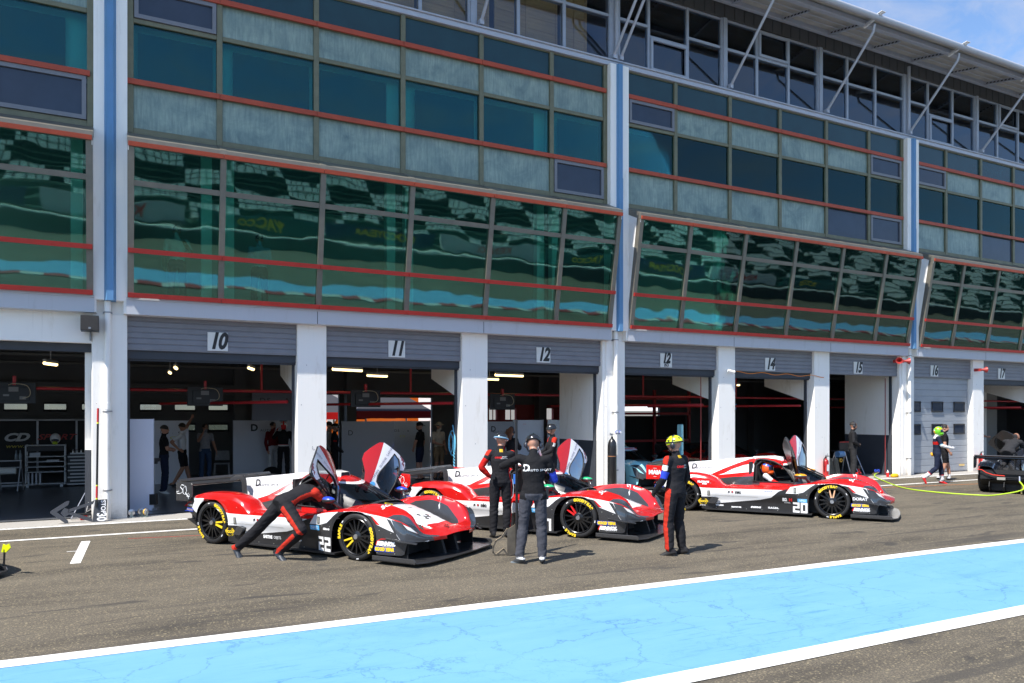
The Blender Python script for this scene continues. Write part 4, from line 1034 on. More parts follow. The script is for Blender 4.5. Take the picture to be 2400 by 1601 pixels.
            IT += [('GOODYEAR', -3.385, .50, .034, 2, dict(lift=.02)), (RECT(1, .28), -3.385, .50, .10, 4, dict(lift=.014)), ('KENNOL', -3.385, .57, .038, 0, dict(shear=.3, lift=.008)), (SWOOSH, -3.40, .57, .085, 3)]
            IT += [(RECT(1, .004), -1.95, .355, .58, 6), (RECT(.003, 1), -2.47, .42, .075, 6), (RECT(.0025, 1), -1.05, .52, .05, 1), (RECT(.003, 1), .355, .30, .16, 1)]+[(RECT(1, 1), x_, z_, .006, 6, dict(lift=.006)) for x_, z_ in ((-2.2, .10), (-1.9, .10), (-1.6, .10), (-1.3, .10), (-1.0, .10), (-.45, .44), (-.60, .44), (.42, .45), (.60, .42), (.38, .15), (.65, .15), (-2.5, .55), (-2.3, .60))]
            IT += pal['extra']
            if not (sd > 0): decal(car, IT, bv, mats, sd)
            if pal['num']:
                nx, nz = (-.575, .185) if sd < 0 else (-.575, .185)
                decal(car, [([((p-.5)*.62+(q-.5)*.74, r-.5) for p, r in DIG[ch]], nx, nz, .20, 0) for q, ch in enumerate(pal['num'])], bv, [WTXT], sd, 'race_number')
        # writing on the tall fin
        t = MB(); fy = -.016
        bc = BVHTree.FromObject(cov, bpy.context.evaluated_depsgraph_get())
        for tx_, x_, z_, sz, kw in (('D', -2.86, .872, .155, dict(shear=.15, bold=.004)), ('AUTO SPORT', -2.575, .850, .058, dict(spacing=1.2, xs=1.2))):
            vs, fs = text_mesh(tx_, sz, **kw); out = []
            for a_, b_ in vs:
                X, Z = x_+a_, z_+b_+.06*a_; h = bc.ray_cast(Vector((X, -1, Z)), Vector((0, 1, 0))); out.append((X, (h[0].y if h[0] else -.015)-.004, Z))
            t.add(out, fs, 0)
        t.build('fin_lettering', TXT, cov, recalc=False)
        t = MB()
        if pal['endtxt'] == 'MAIA':
            put_text(t, 'MAIA', (-3.46, -.966, .78), (1, 0, 0), (0, 0, 1), .115, 0, .002, bold=.008)
            for z, w in ((.865, .04), (.69, .03)): t.prism([(-3.46-w, -.967, z), (-3.46+w, -.967, z), (-3.46+w, -.967, z+.006), (-3.46-w, -.967, z+.006)], (0, -.001, 0))
        else:
            def stroke(pts, r=.0055): t.tube([(x, -.966, z) for x, z in pts], r, 5)
            stroke([(-3.46, .88), (-3.52, .89), (-3.55, .85), (-3.50, .815), (-3.50, .77), (-3.56, .745), (-3.63, .75), (-3.64, .775), (-3.58, .785)]); stroke([(-3.44, .87), (-3.485, .83), (-3.48, .75), (-3.43, .74), (-3.40, .80), (-3.42, .87), (-3.44, .87)]); stroke([(-3.43, .77), (-3.36, .70)]); stroke([(-3.36, .765), (-3.40, .715), (-3.33, .715)]); stroke([(-3.34, .75), (-3.36, .675)])
        t.build('endplate_lettering', WTXT, wg, recalc=False)
        # nose stickers, visor writing
        t = MB()
        def top(s, x, y, size, mi, ang=0, **kw):
            vs, fs = text_mesh(s, size, **kw) if isinstance(s, str) else ([(a*size, b*size) for a, b in s], [tuple(range(len(s)))])
            ca_, sa_ = math.cos(ang), math.sin(ang); out = []
            for a, b in vs:
                X = x+a*ca_-b*sa_; Y = y+a*sa_+b*ca_; h = bv.ray_cast(Vector((X, Y, 2)), Vector((0, 0, -1))); out.append((X, Y, (h[0].z if h[0] else .5)+.005))
            t.add(out, fs, mi)
        if pal['nosefx']:
            for dx, dy in ((.42, -.05), (.52, .06), (.46, .10), (.56, -.04), (.50, 0)): top(RECT(1, .7), dx, dy, .028, 1, .4)
            top('essai', .15, .10, .05, 1, R(90))
        top('SO4', .88, .0, .10, 1, R(120), shear=.3) if pal['nosefx'] else None
        for s in (-1, 1): top('SO4', .35, s*.68, .13, 0, R(75), shear=.4, bold=.002)
        for k in range(2): top([(math.cos(a*.524)*1.5, math.sin(a*.524)*.8) for a in range(12)], -.12, -.05+.0*k, (.05, .035)[k], (2, 1)[k])
        t.build('bonnet_lettering', mats, car, recalc=False)
        v = MB(); put_text(v, 'Ultimate CUP', (-.80, 0, 1.0), (.0, 1, 0), (-.85, 0, .45), .07, 0, .012, shear=.2); v.build('visor_lettering', TXT, cov, recalc=False)
    return car
def pal(**k):
    d = dict(red=RED, white=CWHITE, black=CBLACK, mirror=mat('blue_mirror_paint', (.02, .06, .50), .3), end=CARBON, endtxt='SO4', num='22', acc=None, np=(-.745, .405), kg=(.275, .20), nosefx=True, logo=True, extra=[]); d.update(k); return d
SB = dict(bold=.003)
car22 = make_car('race_car', 'red and white race car numbered 22 with a mechanic leaning into its open door', (2.8, -6.4) if False else (2.899, -6.288), R(-56.2),
    pal(acc=(YEL, (8, 9), (0, 14), .45, 1.25), extra=[('SARTHE', -1.72, .19, .062, 0, dict(bold=.004, xs=.8)), ('OBJETS', -1.53, .19, .058, 0, dict(xs=.8)), ('SELENCIA', -1.12, .185, .035, 0), ('Ultimate', -.52, .40, .035, 0, dict(shear=.3, bold=.004))]))
carM = make_car('race_car', 'red and white race car with green mirror half hidden behind the standing crew', (6.632, -6.035), R(-55),
    pal(acc=(REDPR, (5, 6), (), 1.75, 1.9), num='21', kg=(.195, .275), nosefx=False, mirror=mat('green_mirror_paint', (.02, .40, .16), .3), end=RED))
car20 = make_car('race_car', 'red and white race car numbered 20 with orange mirrors and a helmeted driver inside', (12.178, -6.324), R(-54),
    pal(acc=(mat('tan_spoke', (.65, .38, .22), .5), (3, 4), (), 2.45, 2.0), num='20', end=RED, endtxt='MAIA', np=(-.535, .325), kg=(.205, .285), nosefx=False, mirror=mat('orange_mirror_paint', (.80, .30, .01), .3),
        extra=[('Villeton', -2.13, .155, .05, 0, SB), ('PROTOTYPE', -1.80, .127, .034, 0, SB), ('SPORTING', -1.42, .143, .04, 0, dict(shear=.3, bold=.004)), ('O.A.C.D.L.', -1.08, .148, .045, 0, SB), ('B2', -.865, .325, .08, 0, dict(bold=.006)), ('H', -.755, .325, .08, 3, dict(bold=.006)), ('CONSEIL', -.815, .265, .03, 0), ('SELENCIA', -1.17, .475, .036, 4), ('JPHPUB', -2.46, .14, .036, 0), ('DORAT', .49, .405, .075, 0, SB), ('PILOTAGE', -2.45, .62, .05, 0, dict(bold=.004)), ('SPIRIT', -2.42, .58, .035, 0, SB)]))
# ---------------------------------------------------------------- people
SKIN = mat('skin', (.46, .23, .15), .5, 0, .12, 20); SKIN2 = mat('tanned_skin', (.33, .155, .09), .5, 0, .12, 20)
def cloth(n, c, var=.25): return mat(n, c, .85, 0, var, 14, bump=.25, bscale=40, spec=.2)
KBLACK = cloth('black_cloth', (.012, .012, .014)); KSUIT = cloth('black_race_suit', (.016, .016, .019)); KRED = cloth('red_cloth', (.50, .012, .010)); KORANGE = cloth('orange_red_cloth', (.50, .030, .015))
KGREY = cloth('dark_grey_trousers', (.060, .063, .078)); KWHITE = cloth('white_cloth', (.62, .62, .63), .12); KNAVY = cloth('navy_cloth', (.014, .02, .045)); KJEAN = cloth('blue_jeans', (.05, .09, .17)); KBEIGE = cloth('beige_cloth', (.42, .36, .27))
KLIGHT = cloth('pale_shirt', (.34, .34, .36)); KSHOE = mat('black_shoe', (.018, .019, .022), .6, 0, .3, 20); KSHOEG = mat('grey_trainer', (.05, .055, .06), .6, 0, .5, 30); KWSHOE = mat('white_trainer', (.6, .6, .58), .6); KRSHOE = mat('red_shoe', (.60, .015, .015), .5)
KGLOVE = mat('black_glove', (.012, .012, .013), .6); KBLUE = cloth('blue_armband', (.025, .06, .50)); HAIRD = mat('dark_hair', (.018, .012, .008), .7, 0, .3, 60, stretch=(1, 1, .2)); HAIRG = mat('ginger_hair', (.20, .065, .022), .6, 0, .5, 45, bump=.5, bscale=50)
HELB = mat('black_helmet', (.014, .015, .017), .25, 0, .1, 6, coat=.5); HELY = mat('yellow_helmet', (.68, .80, .015), .3, coat=.4); VIS = mat('dark_visor', (.02, .025, .04), .06, coat=1)
KPATCH = mat('white_patch', (.66, .66, .62), .7); KYEL = mat('yellow_patch', (.62, .38, .01), .7); HEADP = mat('headset_shell', (.025, .03, .045), .35, coat=.4)
def ring(c, u, w, a, b, n=14): return [c+u*(a*math.cos(2*math.pi*j/n))+w*(b*math.sin(2*math.pi*j/n)) for j in range(n)]
def limb(mb, pts, rads, n=12, flat=1.0, up=None):
    P = [Vector(p) for p in pts]
    # resample with rounded ends
    rings = []; ref = None
    for i in range(len(P)):
        d = (P[min(i+1, len(P)-1)]-P[max(i-1, 0)]).normalized()
        if ref is None: ref = Vector(up) if up else (Vector((0, 1, 0)) if abs(d.y) < .8 else Vector((1, 0, 0)))
        u = (ref-d*ref.dot(d)).normalized(); w = d.cross(u); ref = u
        rings.append((P[i], u, w, rads[i], d))
    out = []; p, u, w, r, d = rings[0]; out += [ring(p-d*r*.85, u, w, r*.45, r*.45*flat, n), ring(p-d*r*.5, u, w, r*.82, r*.82*flat, n)]
    for p, u, w, r, d in rings: out.append(ring(p, u, w, r, r*flat, n))
    p, u, w, r, d = rings[-1]; out += [ring(p+d*r*.5, u, w, r*.82, r*.82*flat, n), ring(p+d*r*.85, u, w, r*.45, r*.45*flat, n)]
    mb.loft(out)
JD = dict(pelvis=(0, 0, .95), waist=(0, 0, 1.09), chest=(.0, 0, 1.28), neck=(-.01, 0, 1.455), head=(.02, 0, 1.615),
    shL=(-.01, .185, 1.40), elL=(-.03, .245, 1.12), wrL=(.06, .25, .88), haL=(.09, .245, .80), shR=(-.01, -.185, 1.40), elR=(-.03, -.245, 1.12), wrR=(.06, -.25, .88), haR=(.09, -.245, .80),
    hipL=(0, .092, .92), knL=(.03, .11, .50), anL=(-.01, .115, .085), toL=(.16, .135, .03), hipR=(0, -.092, .92), knR=(.03, -.11, .50), anR=(-.01, -.115, .085), toR=(.16, -.135, .03))
def seg_d(p, a, b):
    ab = b-a; t = max(0, min(1, (p-a).dot(ab)/(ab.length_squared+1e-9))); return (p-(a+ab*t)).length, t
def person(label, loc, yaw, h=1.75, J=None, top=None, sleeve='long', bottom=None, legs='long', shoes=None, glove=None, skin=None, look=(0, 0), head='hair', headm=None, paint=None, vox=.011, accents=(), bulk=1.0, hem=.0, fem=False, band=None, group=None, z=0, curl=.5, sock=None):
    Jv = {k: Vector(v) for k, v in JD.items()}
    for k, v in (J or {}).items(): Jv[k] = Vector(v)
    S = h/1.75
    top = top or KBLACK; bottom = bottom or KBLACK; shoes = shoes or KSHOE; skin = skin or SKIN
    root = empty('person', (*loc, z), yaw, label, 'person', group, S)
    mb = MB(); bk = bulk
    # trunk
    lp = (Jv['hipL']-Jv['hipR']).normalized(); ls = (Jv['shL']-Jv['shR']).normalized()
    sp = [(Jv['pelvis']-(Jv['waist']-Jv['pelvis']).normalized()*.10, .115, .095), (Jv['pelvis']-(Jv['waist']-Jv['pelvis']).normalized()*.03, .162, .120), (Jv['pelvis'].lerp(Jv['waist'], .45), .158, .113), (Jv['waist'], .140*(.92 if fem else 1), .102), (Jv['waist'].lerp(Jv['chest'], .6), .156, .112), (Jv['chest'], .172*(.92 if fem else 1), .118), (Jv['chest'].lerp(Jv['neck'], .55), .165*(.92 if fem else 1), .098), (Jv['chest'].lerp(Jv['neck'], .85), .105, .075), (Jv['neck'], .064, .062), (Jv['neck'].lerp(Jv['head'], .5), .054, .057), (Jv['head']-(Jv['head']-Jv['neck']).normalized()*.02, .052, .055)]
    rr = []
    for i, (c, a, b) in enumerate(sp):
        d = (sp[min(i+1, len(sp)-1)][0]-sp[max(i-1, 0)][0]).normalized(); l = lp.lerp(ls, min(1, i/6)); u = (l-d*l.dot(d)).normalized(); w = d.cross(u)
        k = bk if i < 8 else 1; rr.append(ring(c, u, w, a*k, b*k, 20))
    mb.loft(rr)
    for s in 'LR':
        sh, el, wr, ha = (Jv[q+s] for q in ('sh', 'el', 'wr', 'ha')); sl = .010*bk if sleeve == 'long' else 0
        limb(mb, [Jv['chest'].lerp(sh, .55)+Vector((0, 0, .03)), sh], [.070, .064*bk])
        limb(mb, [sh, sh.lerp(el, .35), sh.lerp(el, .8), el], [.062*bk, .054*bk, .046*bk+sl*.5, .044*bk+sl*.5])
        limb(mb, [el, el.lerp(wr, .3), el.lerp(wr, .8), wr], [.044*bk+sl*.5, .043*bk+sl, .033+sl, .029+sl])
        # hand: palm, four fingers of different length, thumb off the side of the palm
        d = (ha-wr).normalized(); inn = ((el-wr).cross(d)); side = Vector((0, -1 if s == 'L' else 1, 0)); nrm = (side-d*side.dot(d))
        nrm = nrm.normalized() if nrm.length > .2 else (Vector((0, 0, -1))-d*d.dot(Vector((0, 0, -1)))).normalized(); lat = d.cross(nrm)
        if lat.x < 0: lat = -lat
        pm = wr+d*.045; mb.loft([ring(wr-d*.01, lat, nrm, .026, .020, 10), ring(wr+d*.02, lat, nrm, .034, .018, 10), ring(wr+d*.06, lat, nrm, .041, .016, 10), ring(wr+d*.092, lat, nrm, .040, .013, 10), ring(wr+d*.10, lat, nrm, .03, .008, 10)])
        for q, ln in enumerate((.072, .080, .075, .058)):
            b0 = wr+d*.088+lat*(.030-.020*q); c1 = curl*(1+.12*q); d1 = (d*math.cos(c1*.7)+nrm*math.sin(c1*.7)); d2 = d*math.cos(c1*1.7)+nrm*math.sin(c1*1.7); d3 = d*math.cos(c1*2.6)+nrm*math.sin(c1*2.6)
            p1 = b0+d1*ln*.45; p2 = p1+d2*ln*.32; p3 = p2+d3*ln*.23; limb(mb, [b0-d*.012, p1, p2, p3], [.0100, .0095, .0088, .0078], 8)
        t0 = wr+d*.030+lat*.028; t1 = t0+(d*.6+lat*.65+nrm*.25).normalized()*.038; t2 = t1+(d*.85+lat*.15+nrm*.4).normalized()*.030; limb(mb, [t0-lat*.012, t1, t2], [.0125, .0108, .0088], 8)
        hp, kn, an, to = (Jv[q+s] for q in ('hip', 'kn', 'an', 'to')); tr = .012*bk if legs == 'long' else .0
        limb(mb, [hp, hp.lerp(kn, .35), hp.lerp(kn, .85), kn], [.095*bk, .086*bk+(.012 if legs == 'shorts' else 0), .064*bk+tr, .060*bk+tr])
        limb(mb, [kn, kn.lerp(an, .3), kn.lerp(an, .75), an.lerp(kn, .06)], [.058*bk+tr, .060*bk+tr*1.2, .047+tr*1.5, .043+tr*1.6])
        f = (to-an); fl = Vector((f.x, f.y, 0)); fl = fl.normalized() if fl.length > .03 else Vector((1, 0, 0)); fd = f.normalized(); sd = Vector((-fl.y, fl.x, 0)); upv = sd.cross(fd)*-1
        if upv.z < 0: upv = -upv
        base = an-upv*.045
        st = [(-.088, .026, .030, -.002), (-.066, .038, .042, .008), (.0, .041, .050, .010), (.065, .043, .040, .000), (.13, .049, .033, -.010), (.185, .045, .026, -.016), (.222, .029, .018, -.020)]
        mb.loft([ring(base+fd*x+upv*zz, sd, upv, a, b, 12) for x, a, b, zz in st])
    # head
    H = Jv['head']; Mh = Matrix.Rotation(look[0], 3, 'Z') @ Matrix.Rotation(look[1], 3, 'Y')
    def hp_(x, y, zz): return H+Mh @ Vector((x, y, zz))
    mb.ell(hp_(-.008, 0, .028), (.098, .077, .098), 18, 12, 0, Mh); mb.ell(hp_(.025, 0, -.030), (.068, .060, .088), 16, 10, 0, Mh); mb.ell(hp_(.060, 0, -.088), (.030, .034, .026), 10, 8, 0, Mh)
    mb.loft([ring(hp_(.085, 0, .015), Mh @ Vector((0, 1, 0)), Mh @ Vector((1, 0, .3)), .009, .010, 8), ring(hp_(.105, 0, -.022), Mh @ Vector((0, 1, 0)), Mh @ Vector((1, 0, .3)), .017, .016, 8), ring(hp_(.093, 0, -.034), Mh @ Vector((0, 1, 0)), Mh @ Vector((1, 0, .3)), .013, .008, 8)])
    mb.ell(hp_(.083, 0, -.062), (.014, .026, .012), 10, 6, 0, Mh); mb.ell(hp_(.082, 0, .030), (.014, .045, .010), 10, 6, 0, Mh)
    for s in (-1, 1): mb.ell(hp_(-.005, s*.078, -.008), (.020, .010, .032), 8, 6, 0, Mh)
    tmp = mb.build('body', [skin], None, recalc=True)
    m = tmp.modifiers.new('r', 'REMESH'); m.mode = 'VOXEL'; m.voxel_size = vox; m.adaptivity = 0
    m2 = tmp.modifiers.new('s', 'SMOOTH'); m2.factor = .5; m2.iterations = 3
    me = bpy.data.meshes.new_from_object(tmp.evaluated_get(bpy.context.evaluated_depsgraph_get()))
    old = tmp.data; tmp.data = me; tmp.modifiers.clear(); bpy.data.meshes.remove(old); body = tmp; body.parent = root
    mats = [skin, top, bottom, shoes, glove or skin, mat('eye_dark', (.01, .008, .008), .3), mat('lips', (.30, .10, .08), .5), sock or bottom]+list(accents)
    me.materials.clear()
    for q in mats: me.materials.append(q)
    B = [('torso', Jv['pelvis'], Jv['neck'], .14), ('head', Jv['neck'].lerp(H, .35), H, .085)]
    for s in 'LR':
        B += [('uarm'+s, Jv['sh'+s], Jv['el'+s], .055), ('farm'+s, Jv['el'+s], Jv['wr'+s], .042), ('hand'+s, Jv['wr'+s], Jv['wr'+s]+(Jv['ha'+s]-Jv['wr'+s]).normalized()*.16, .032), ('thigh'+s, Jv['hip'+s], Jv['kn'+s], .085), ('calf'+s, Jv['kn'+s], Jv['an'+s], .055), ('foot'+s, Jv['an'+s]-Vector((0, 0, .03)), Jv['to'+s], .055)]
    vb = []
    for v in me.vertices:
        best = min(((seg_d(v.co, a, b), r, nm) for nm, a, b, r in B), key=lambda q: q[0][0]/q[1]); vb.append((best[2], best[0][1]))
    def region(bn, t, p):
        if bn == 'torso': return 1 if t > .10-hem else 2
        if bn == 'head': return 0
        k = bn[:-1]
        if k == 'uarm': return 1 if sleeve == 'long' or t < .72 else 0
        if k == 'farm': return 1 if sleeve == 'long' else 0
        if k == 'hand': return 4
        if k == 'thigh': return (1 if hem > .0 and t < hem*1.2 else 2) if legs == 'long' or t < .90 else 0
        if k == 'calf': return 2 if legs == 'long' else (7 if sock and t > .72 else 0)
        return 3
    inv = Mh.transposed(); fm = []; ax_ = {'uarm', 'farm', 'thigh', 'calf'}; axb = {nm: (a, b) for nm, a, b, r in B}
    for p in me.polygons:
        c = p.center; cnt = {}
        bn, t = vb[p.vertices[0]]; r = region(bn, t, c)
        if bn == 'head':
            q = inv @ (c-H)
            if q.x > .062 and abs(abs(q.y)-.033) < .016 and abs(q.z-.008) < .010: r = 5
            elif q.x > .075 and abs(q.y) < .026 and abs(q.z+.062) < .007: r = 6
        if paint:
            rd = p.normal
            if bn[:-1] in ax_: a_, b__ = axb[bn]; ab = b__-a_; tt = (c-a_).dot(ab)/ab.length_squared; rd = (c-(a_+ab*tt)).normalized()
            o = paint(bn, t, c, rd)
            if o is not None: r = o
        fm.append(r)
    ev = {}
    for p in me.polygons:
        for k in p.edge_keys: ev.setdefault(k, []).append(p.index)
    nb = [[] for _ in fm]
    for a_ in ev.values():
        if len(a_) == 2: nb[a_[0]].append(a_[1]); nb[a_[1]].append(a_[0])
    for _ in range(3):
        new = list(fm)
        for i, l_ in enumerate(nb):
            if fm[i] in (5, 6): continue
            ks = [fm[j] for j in l_]; k = max(set(ks), key=ks.count) if ks else fm[i]
            if k != fm[i] and ks.count(k) >= 3 and k not in (5, 6): new[i] = k
        fm = new
    me.polygons.foreach_set('material_index', fm); me.polygons.foreach_set('use_smooth', [True]*len(fm))
    # folds in the cloth
    clothv = set()
    for p, r in zip(me.polygons, fm):
        if r not in (0, 3, 4, 5, 6): clothv.update(p.vertices)
    nrm = [v.normal.copy() for v in me.vertices]
    for i in clothv:
        v = me.vertices[i]; bn, t = vb[i]; k = bn[:-1]; a = .0055
        if k == 'calf': a = .006+.010*t
        elif k == 'thigh': a = .007+.006*t
        elif k in ('uarm', 'farm'): a = .007+.004*(1-abs(2*t-1))
        a *= bk*.62; q = v.co; f = noise.noise((q.x*7+loc[0]*3+q.z*6, q.y*7+q.z*9, q.z*16+q.y*9))+.55*noise.noise((q.x*12-q.z*14, q.y*12+loc[1]+q.z*10, q.z*34-q.x*14)); v.co = q+nrm[i]*a*f
    # hair and head gear
    def shell(name, m_, c, rad, a0, n=22, k=9, par=None, thick=.012, mi2=None):
        g = MB(); rows = []
        for i in range(k+1):
            a = lerp(a0, math.pi/2-.02, i/k); rows.append([hp_(c[0]+rad[0]*math.cos(a)*math.cos(2*math.pi*j/n), c[1]+rad[1]*math.cos(a)*math.sin(2*math.pi*j/n), c[2]+rad[2]*math.sin(a)-(.018*math.cos(2*math.pi*j/n) if a0 < 0 and i == 0 else 0)) for j in range(n)])
        inner = [[H+(p-H)*.90 for p in r] for r in rows[:1]]
        g.loft(inner+rows, 0, True); return g.build(name, m_, par or root, smooth=True, angle=60)
    if head in ('hair', 'cap', 'hat', 'long', 'bald'):
        hm = headm or HAIRD
        if head != 'bald': shell('hair', hm if head in ('hair', 'long') else HAIRD, (-.018, 0, .030), (.103, .086, .100), -.12)
        if head == 'long':
            g = MB(); r0 = random.Random(5)
            for q in range(26):
                yy = r0.uniform(-.085, .085); pts = []; ph = r0.uniform(0, 6)
                for s in range(9): pts.append(hp_(-.075-.012*s*.6+.012*math.sin(s*1.3+ph)-.02*(s > 2), yy*(1+.05*s)+.014*math.cos(s*1.5+ph), .06-.036*s))
                g.tube(pts, [.022, .026, .026, .025, .024, .022, .02, .017, .008], 6)
            g.build('hair', hm, root, smooth=True)
        if head in ('cap', 'hat'):
            cm = headm; shell('cap', cm, (-.008, 0, .045), (.112, .092, .088), 0)
            g = MB()
            if head == 'cap': g.prism([hp_(-.09, -.06, .052), hp_(-.17, -.045, .030), hp_(-.18, 0, .028), hp_(-.17, .045, .030), hp_(-.09, .06, .052)], Mh @ Vector((0, 0, .010)))
            else: g.lathe([(.10, .055), (.165, .040), (.165, .046), (.10, .065)], H, Mh @ Vector((0, 0, 1)), 24)
            g.build('cap_peak', cm, root, smooth=True, angle=40)
    elif head in ('skate', 'bike'):
        hm = headm or HELB; he = shell('helmet', hm, (-.005, 0, .030), (.128, .104, .112), -.10, 28, 10)
        g = MB()
        if head == 'bike':
            for s in (-1, 0, 1):
                for (x, zz) in ((.07, .115), (-.01, .138), (-.085, .105)): g.ell(hp_(x, s*.05, zz-.008*abs(s)), (.026, .010, .010), 10, 6, 0, Mh)
            for s in (-1, 1):
                for x in (.05, -.03): g.ell(hp_(x, s*.094, .07), (.022, .010, .010), 10, 6, 0, Mh)
            g.tube([hp_(-.005+.131*math.cos(a*.2618), .107*math.sin(a*.2618), .040) for a in range(24)], .011, 6, closed=True)
        else:
            for x in (-.06, 0, .06): g.ell(hp_(x, 0, .138-.25*x*x*10), (.016, .010, .006), 8, 6, 0, Mh)
        g.build('helmet_vent', BLACK, he, smooth=True)
        st = MB()
        for s in (-1, 1): st.tube([hp_(.02, s*.09, .02), hp_(.03, s*.078, -.06), hp_(.045, s*.03, -.108)], .006, 5)
        st.build('chin_strap', BLACK, he)
    elif head == 'full':
        hm = headm or [HELB, VIS, REDPR, WTXT]; g = MB(); n, k = 26, 16
        g.ell(hp_(.0, 0, .0), (.135, .115, .140), n, k, 0, Mh); g.ell(hp_(.045, 0, -.075), (.105, .095, .070), 18, 10, 0, Mh)
        he = g.build('helmet', hm, root, smooth=True)
        for p in he.data.polygons:
            q = inv @ (p.center-H)
            if q.x > .045 and abs(q.z-.012) < .038: p.material_index = 1
            elif abs(q.z-.085+.3*q.x) < .020: p.material_index = 2
            elif abs(q.y) < .020 and q.z > 0: p.material_index = 3
            elif q.x < -.06 and q.z < .04 and abs(q.y) < .07: p.material_index = 3 if q.z > 0 else 2
        vs = MB(); vs.loft([[hp_(.05+.092*math.cos(a), .122*math.sin(a), zz+.05*(zz > .03)) for a in [(-1.25+.25*j) for j in range(11)]] for zz in (.075, .115)], 0, False); vs.build('raised_visor', VIS, he, smooth=True)
    if band in ('phones', 'both'):
        g = MB()
        for s in (-1, 1): g.ell(hp_(-.005, s*.100, -.012), (.040, .026, .048), 12, 8, 0, Mh); g.ell(hp_(-.005, s*.122, -.012), (.026, .010, .032), 10, 6, 1, Mh)
        g.tube([hp_(-.01, .107*math.sin(a), -.0+.140*math.cos(a)) for a in [(-1.5+.3*j) for j in range(11)]], .011, 6)
        g.tube([hp_(.02, .10, -.03), hp_(.075, .075, -.072), hp_(.10, .02, -.075)], .005, 5)
        g.build('headset', [HEADP, BLACK], root, smooth=True)
    if band in ('goggles', 'both'):
        g = MB(); g.tube([hp_(-.005+.130*math.cos(a*.2094), .107*math.sin(a*.2094), .034-.014*math.cos(a*.2094)) for a in range(30)], .016, 8, closed=True)
        g.build('goggle_strap', mat('blue_patterned_strap', (.06, .20, .38), .6, 0, .8, 50, vcol=(.3, .45, .5)), root, smooth=True)
    return root, body, Jv
def back_text(body, root, items, mats, hgt=0):
    """printing on the back of a garment: (text, y, z, size, slot) dropped forward along +x"""
    bv = BVHTree.FromObject(body, bpy.context.evaluated_depsgraph_get()); mb = MB()
    for s, y, z, size, mi, kw in items:
        vs, fs = text_mesh(s, size, **kw) if isinstance(s, str) else ([(a*size, b*size) for a, b in s], [tuple(range(len(s)))])
        out = []
        for a, b in vs:
            Y, Z = y-a, z+b; h = bv.ray_cast(Vector((-1, Y, Z)), Vector((1, 0, 0))); out.append(((h[0].x if h[0] else -.1)-.006, Y, Z))
        mb.add(out, fs, mi)
    return mb.build('back_print', mats, body, recalc=False)
def chain(c0, *pts): return [Vector(c0)+Vector(p) for p in pts]
def side_stripe(cols=8, wid=.042):
    def f(bn, t, c, n):
        if bn[:-1] in ('thigh', 'calf') and n.y*(1 if bn[-1] == 'L' else -1) > .80: return cols
        return None
    return f
# ---- mechanic leaning into the first car (joints given in the car's own axes)
def car_local(cx, cy, yawc, ox, oy):      # car axes -> axes of a person standing at ox, oy facing the car's left
    pass
def P1():
    base = (-1.12, -1.42); J = {}
    raw = dict(pelvis=(-.97, -1.30, .775), waist=(-.93, -1.16, .835), chest=(-.88, -.98, .90), neck=(-.85, -.80, .905), head=(-.83, -.66, .90),
        shL=(-1.02, -.86, .93), elL=(-1.10, -.62, .80), wrL=(-1.05, -.42, .70), haL=(-1.02, -.34, .68), shR=(-.70, -.96, .90), elR=(-.62, -.80, .70), wrR=(-.66, -.62, .60), haR=(-.68, -.54, .58),
        hipL=(-1.05, -1.27, .76), knL=(-1.38, -1.42, .37), anL=(-1.66, -1.50, .125), toL=(-1.545, -1.515, .025), hipR=(-.89, -1.33, .74), knR=(-.55, -1.38, .43), anR=(-1.02, -1.34, .10), toR=(-.85, -1.37, .035))
    for k, (x, y, z) in raw.items(): J[k] = (y-base[1], -(x-base[0]), z)     # person faces +y of the car
    def paint(bn, t, c, n):
        if bn in ('thighR', 'calfR') and n.y*.6-n.x*.8 < -.0 and (n.x*.55+n.y*-.30+n.z*-.1) > 99: return 8
        if bn in ('thighR', 'calfR') and n.x < -.91: return 8
        if bn == 'torso' and n.y < -.55 and abs(n.z) < .75: return 8 if -.35 < n.z < .3 and t < .85 else None
        if bn == 'uarmR' and t < .45 and n.y < .2: return 8
        if bn == 'calfL' and t > .93: return 8
        return None
    o = car22.location; f = Vector((math.cos(R(-56.2)), math.sin(R(-56.2)))); l = Vector((-f.y, f.x)); w = Vector((o.x, o.y))+f*base[0]+l*base[1]
    return person('person in black suit with red leg stripes bending deep into the open car door', (w.x, w.y), R(-56.2+90), 1.75, J, KSUIT, 'long', KSUIT, 'long', mat('blue_grey_race_boot', (.035, .045, .06), .5, 0, .3, 20), KGLOVE, look=(0, .9), head='skate', paint=paint, accents=(KORANGE,), vox=.011, bulk=1.08)
P1()
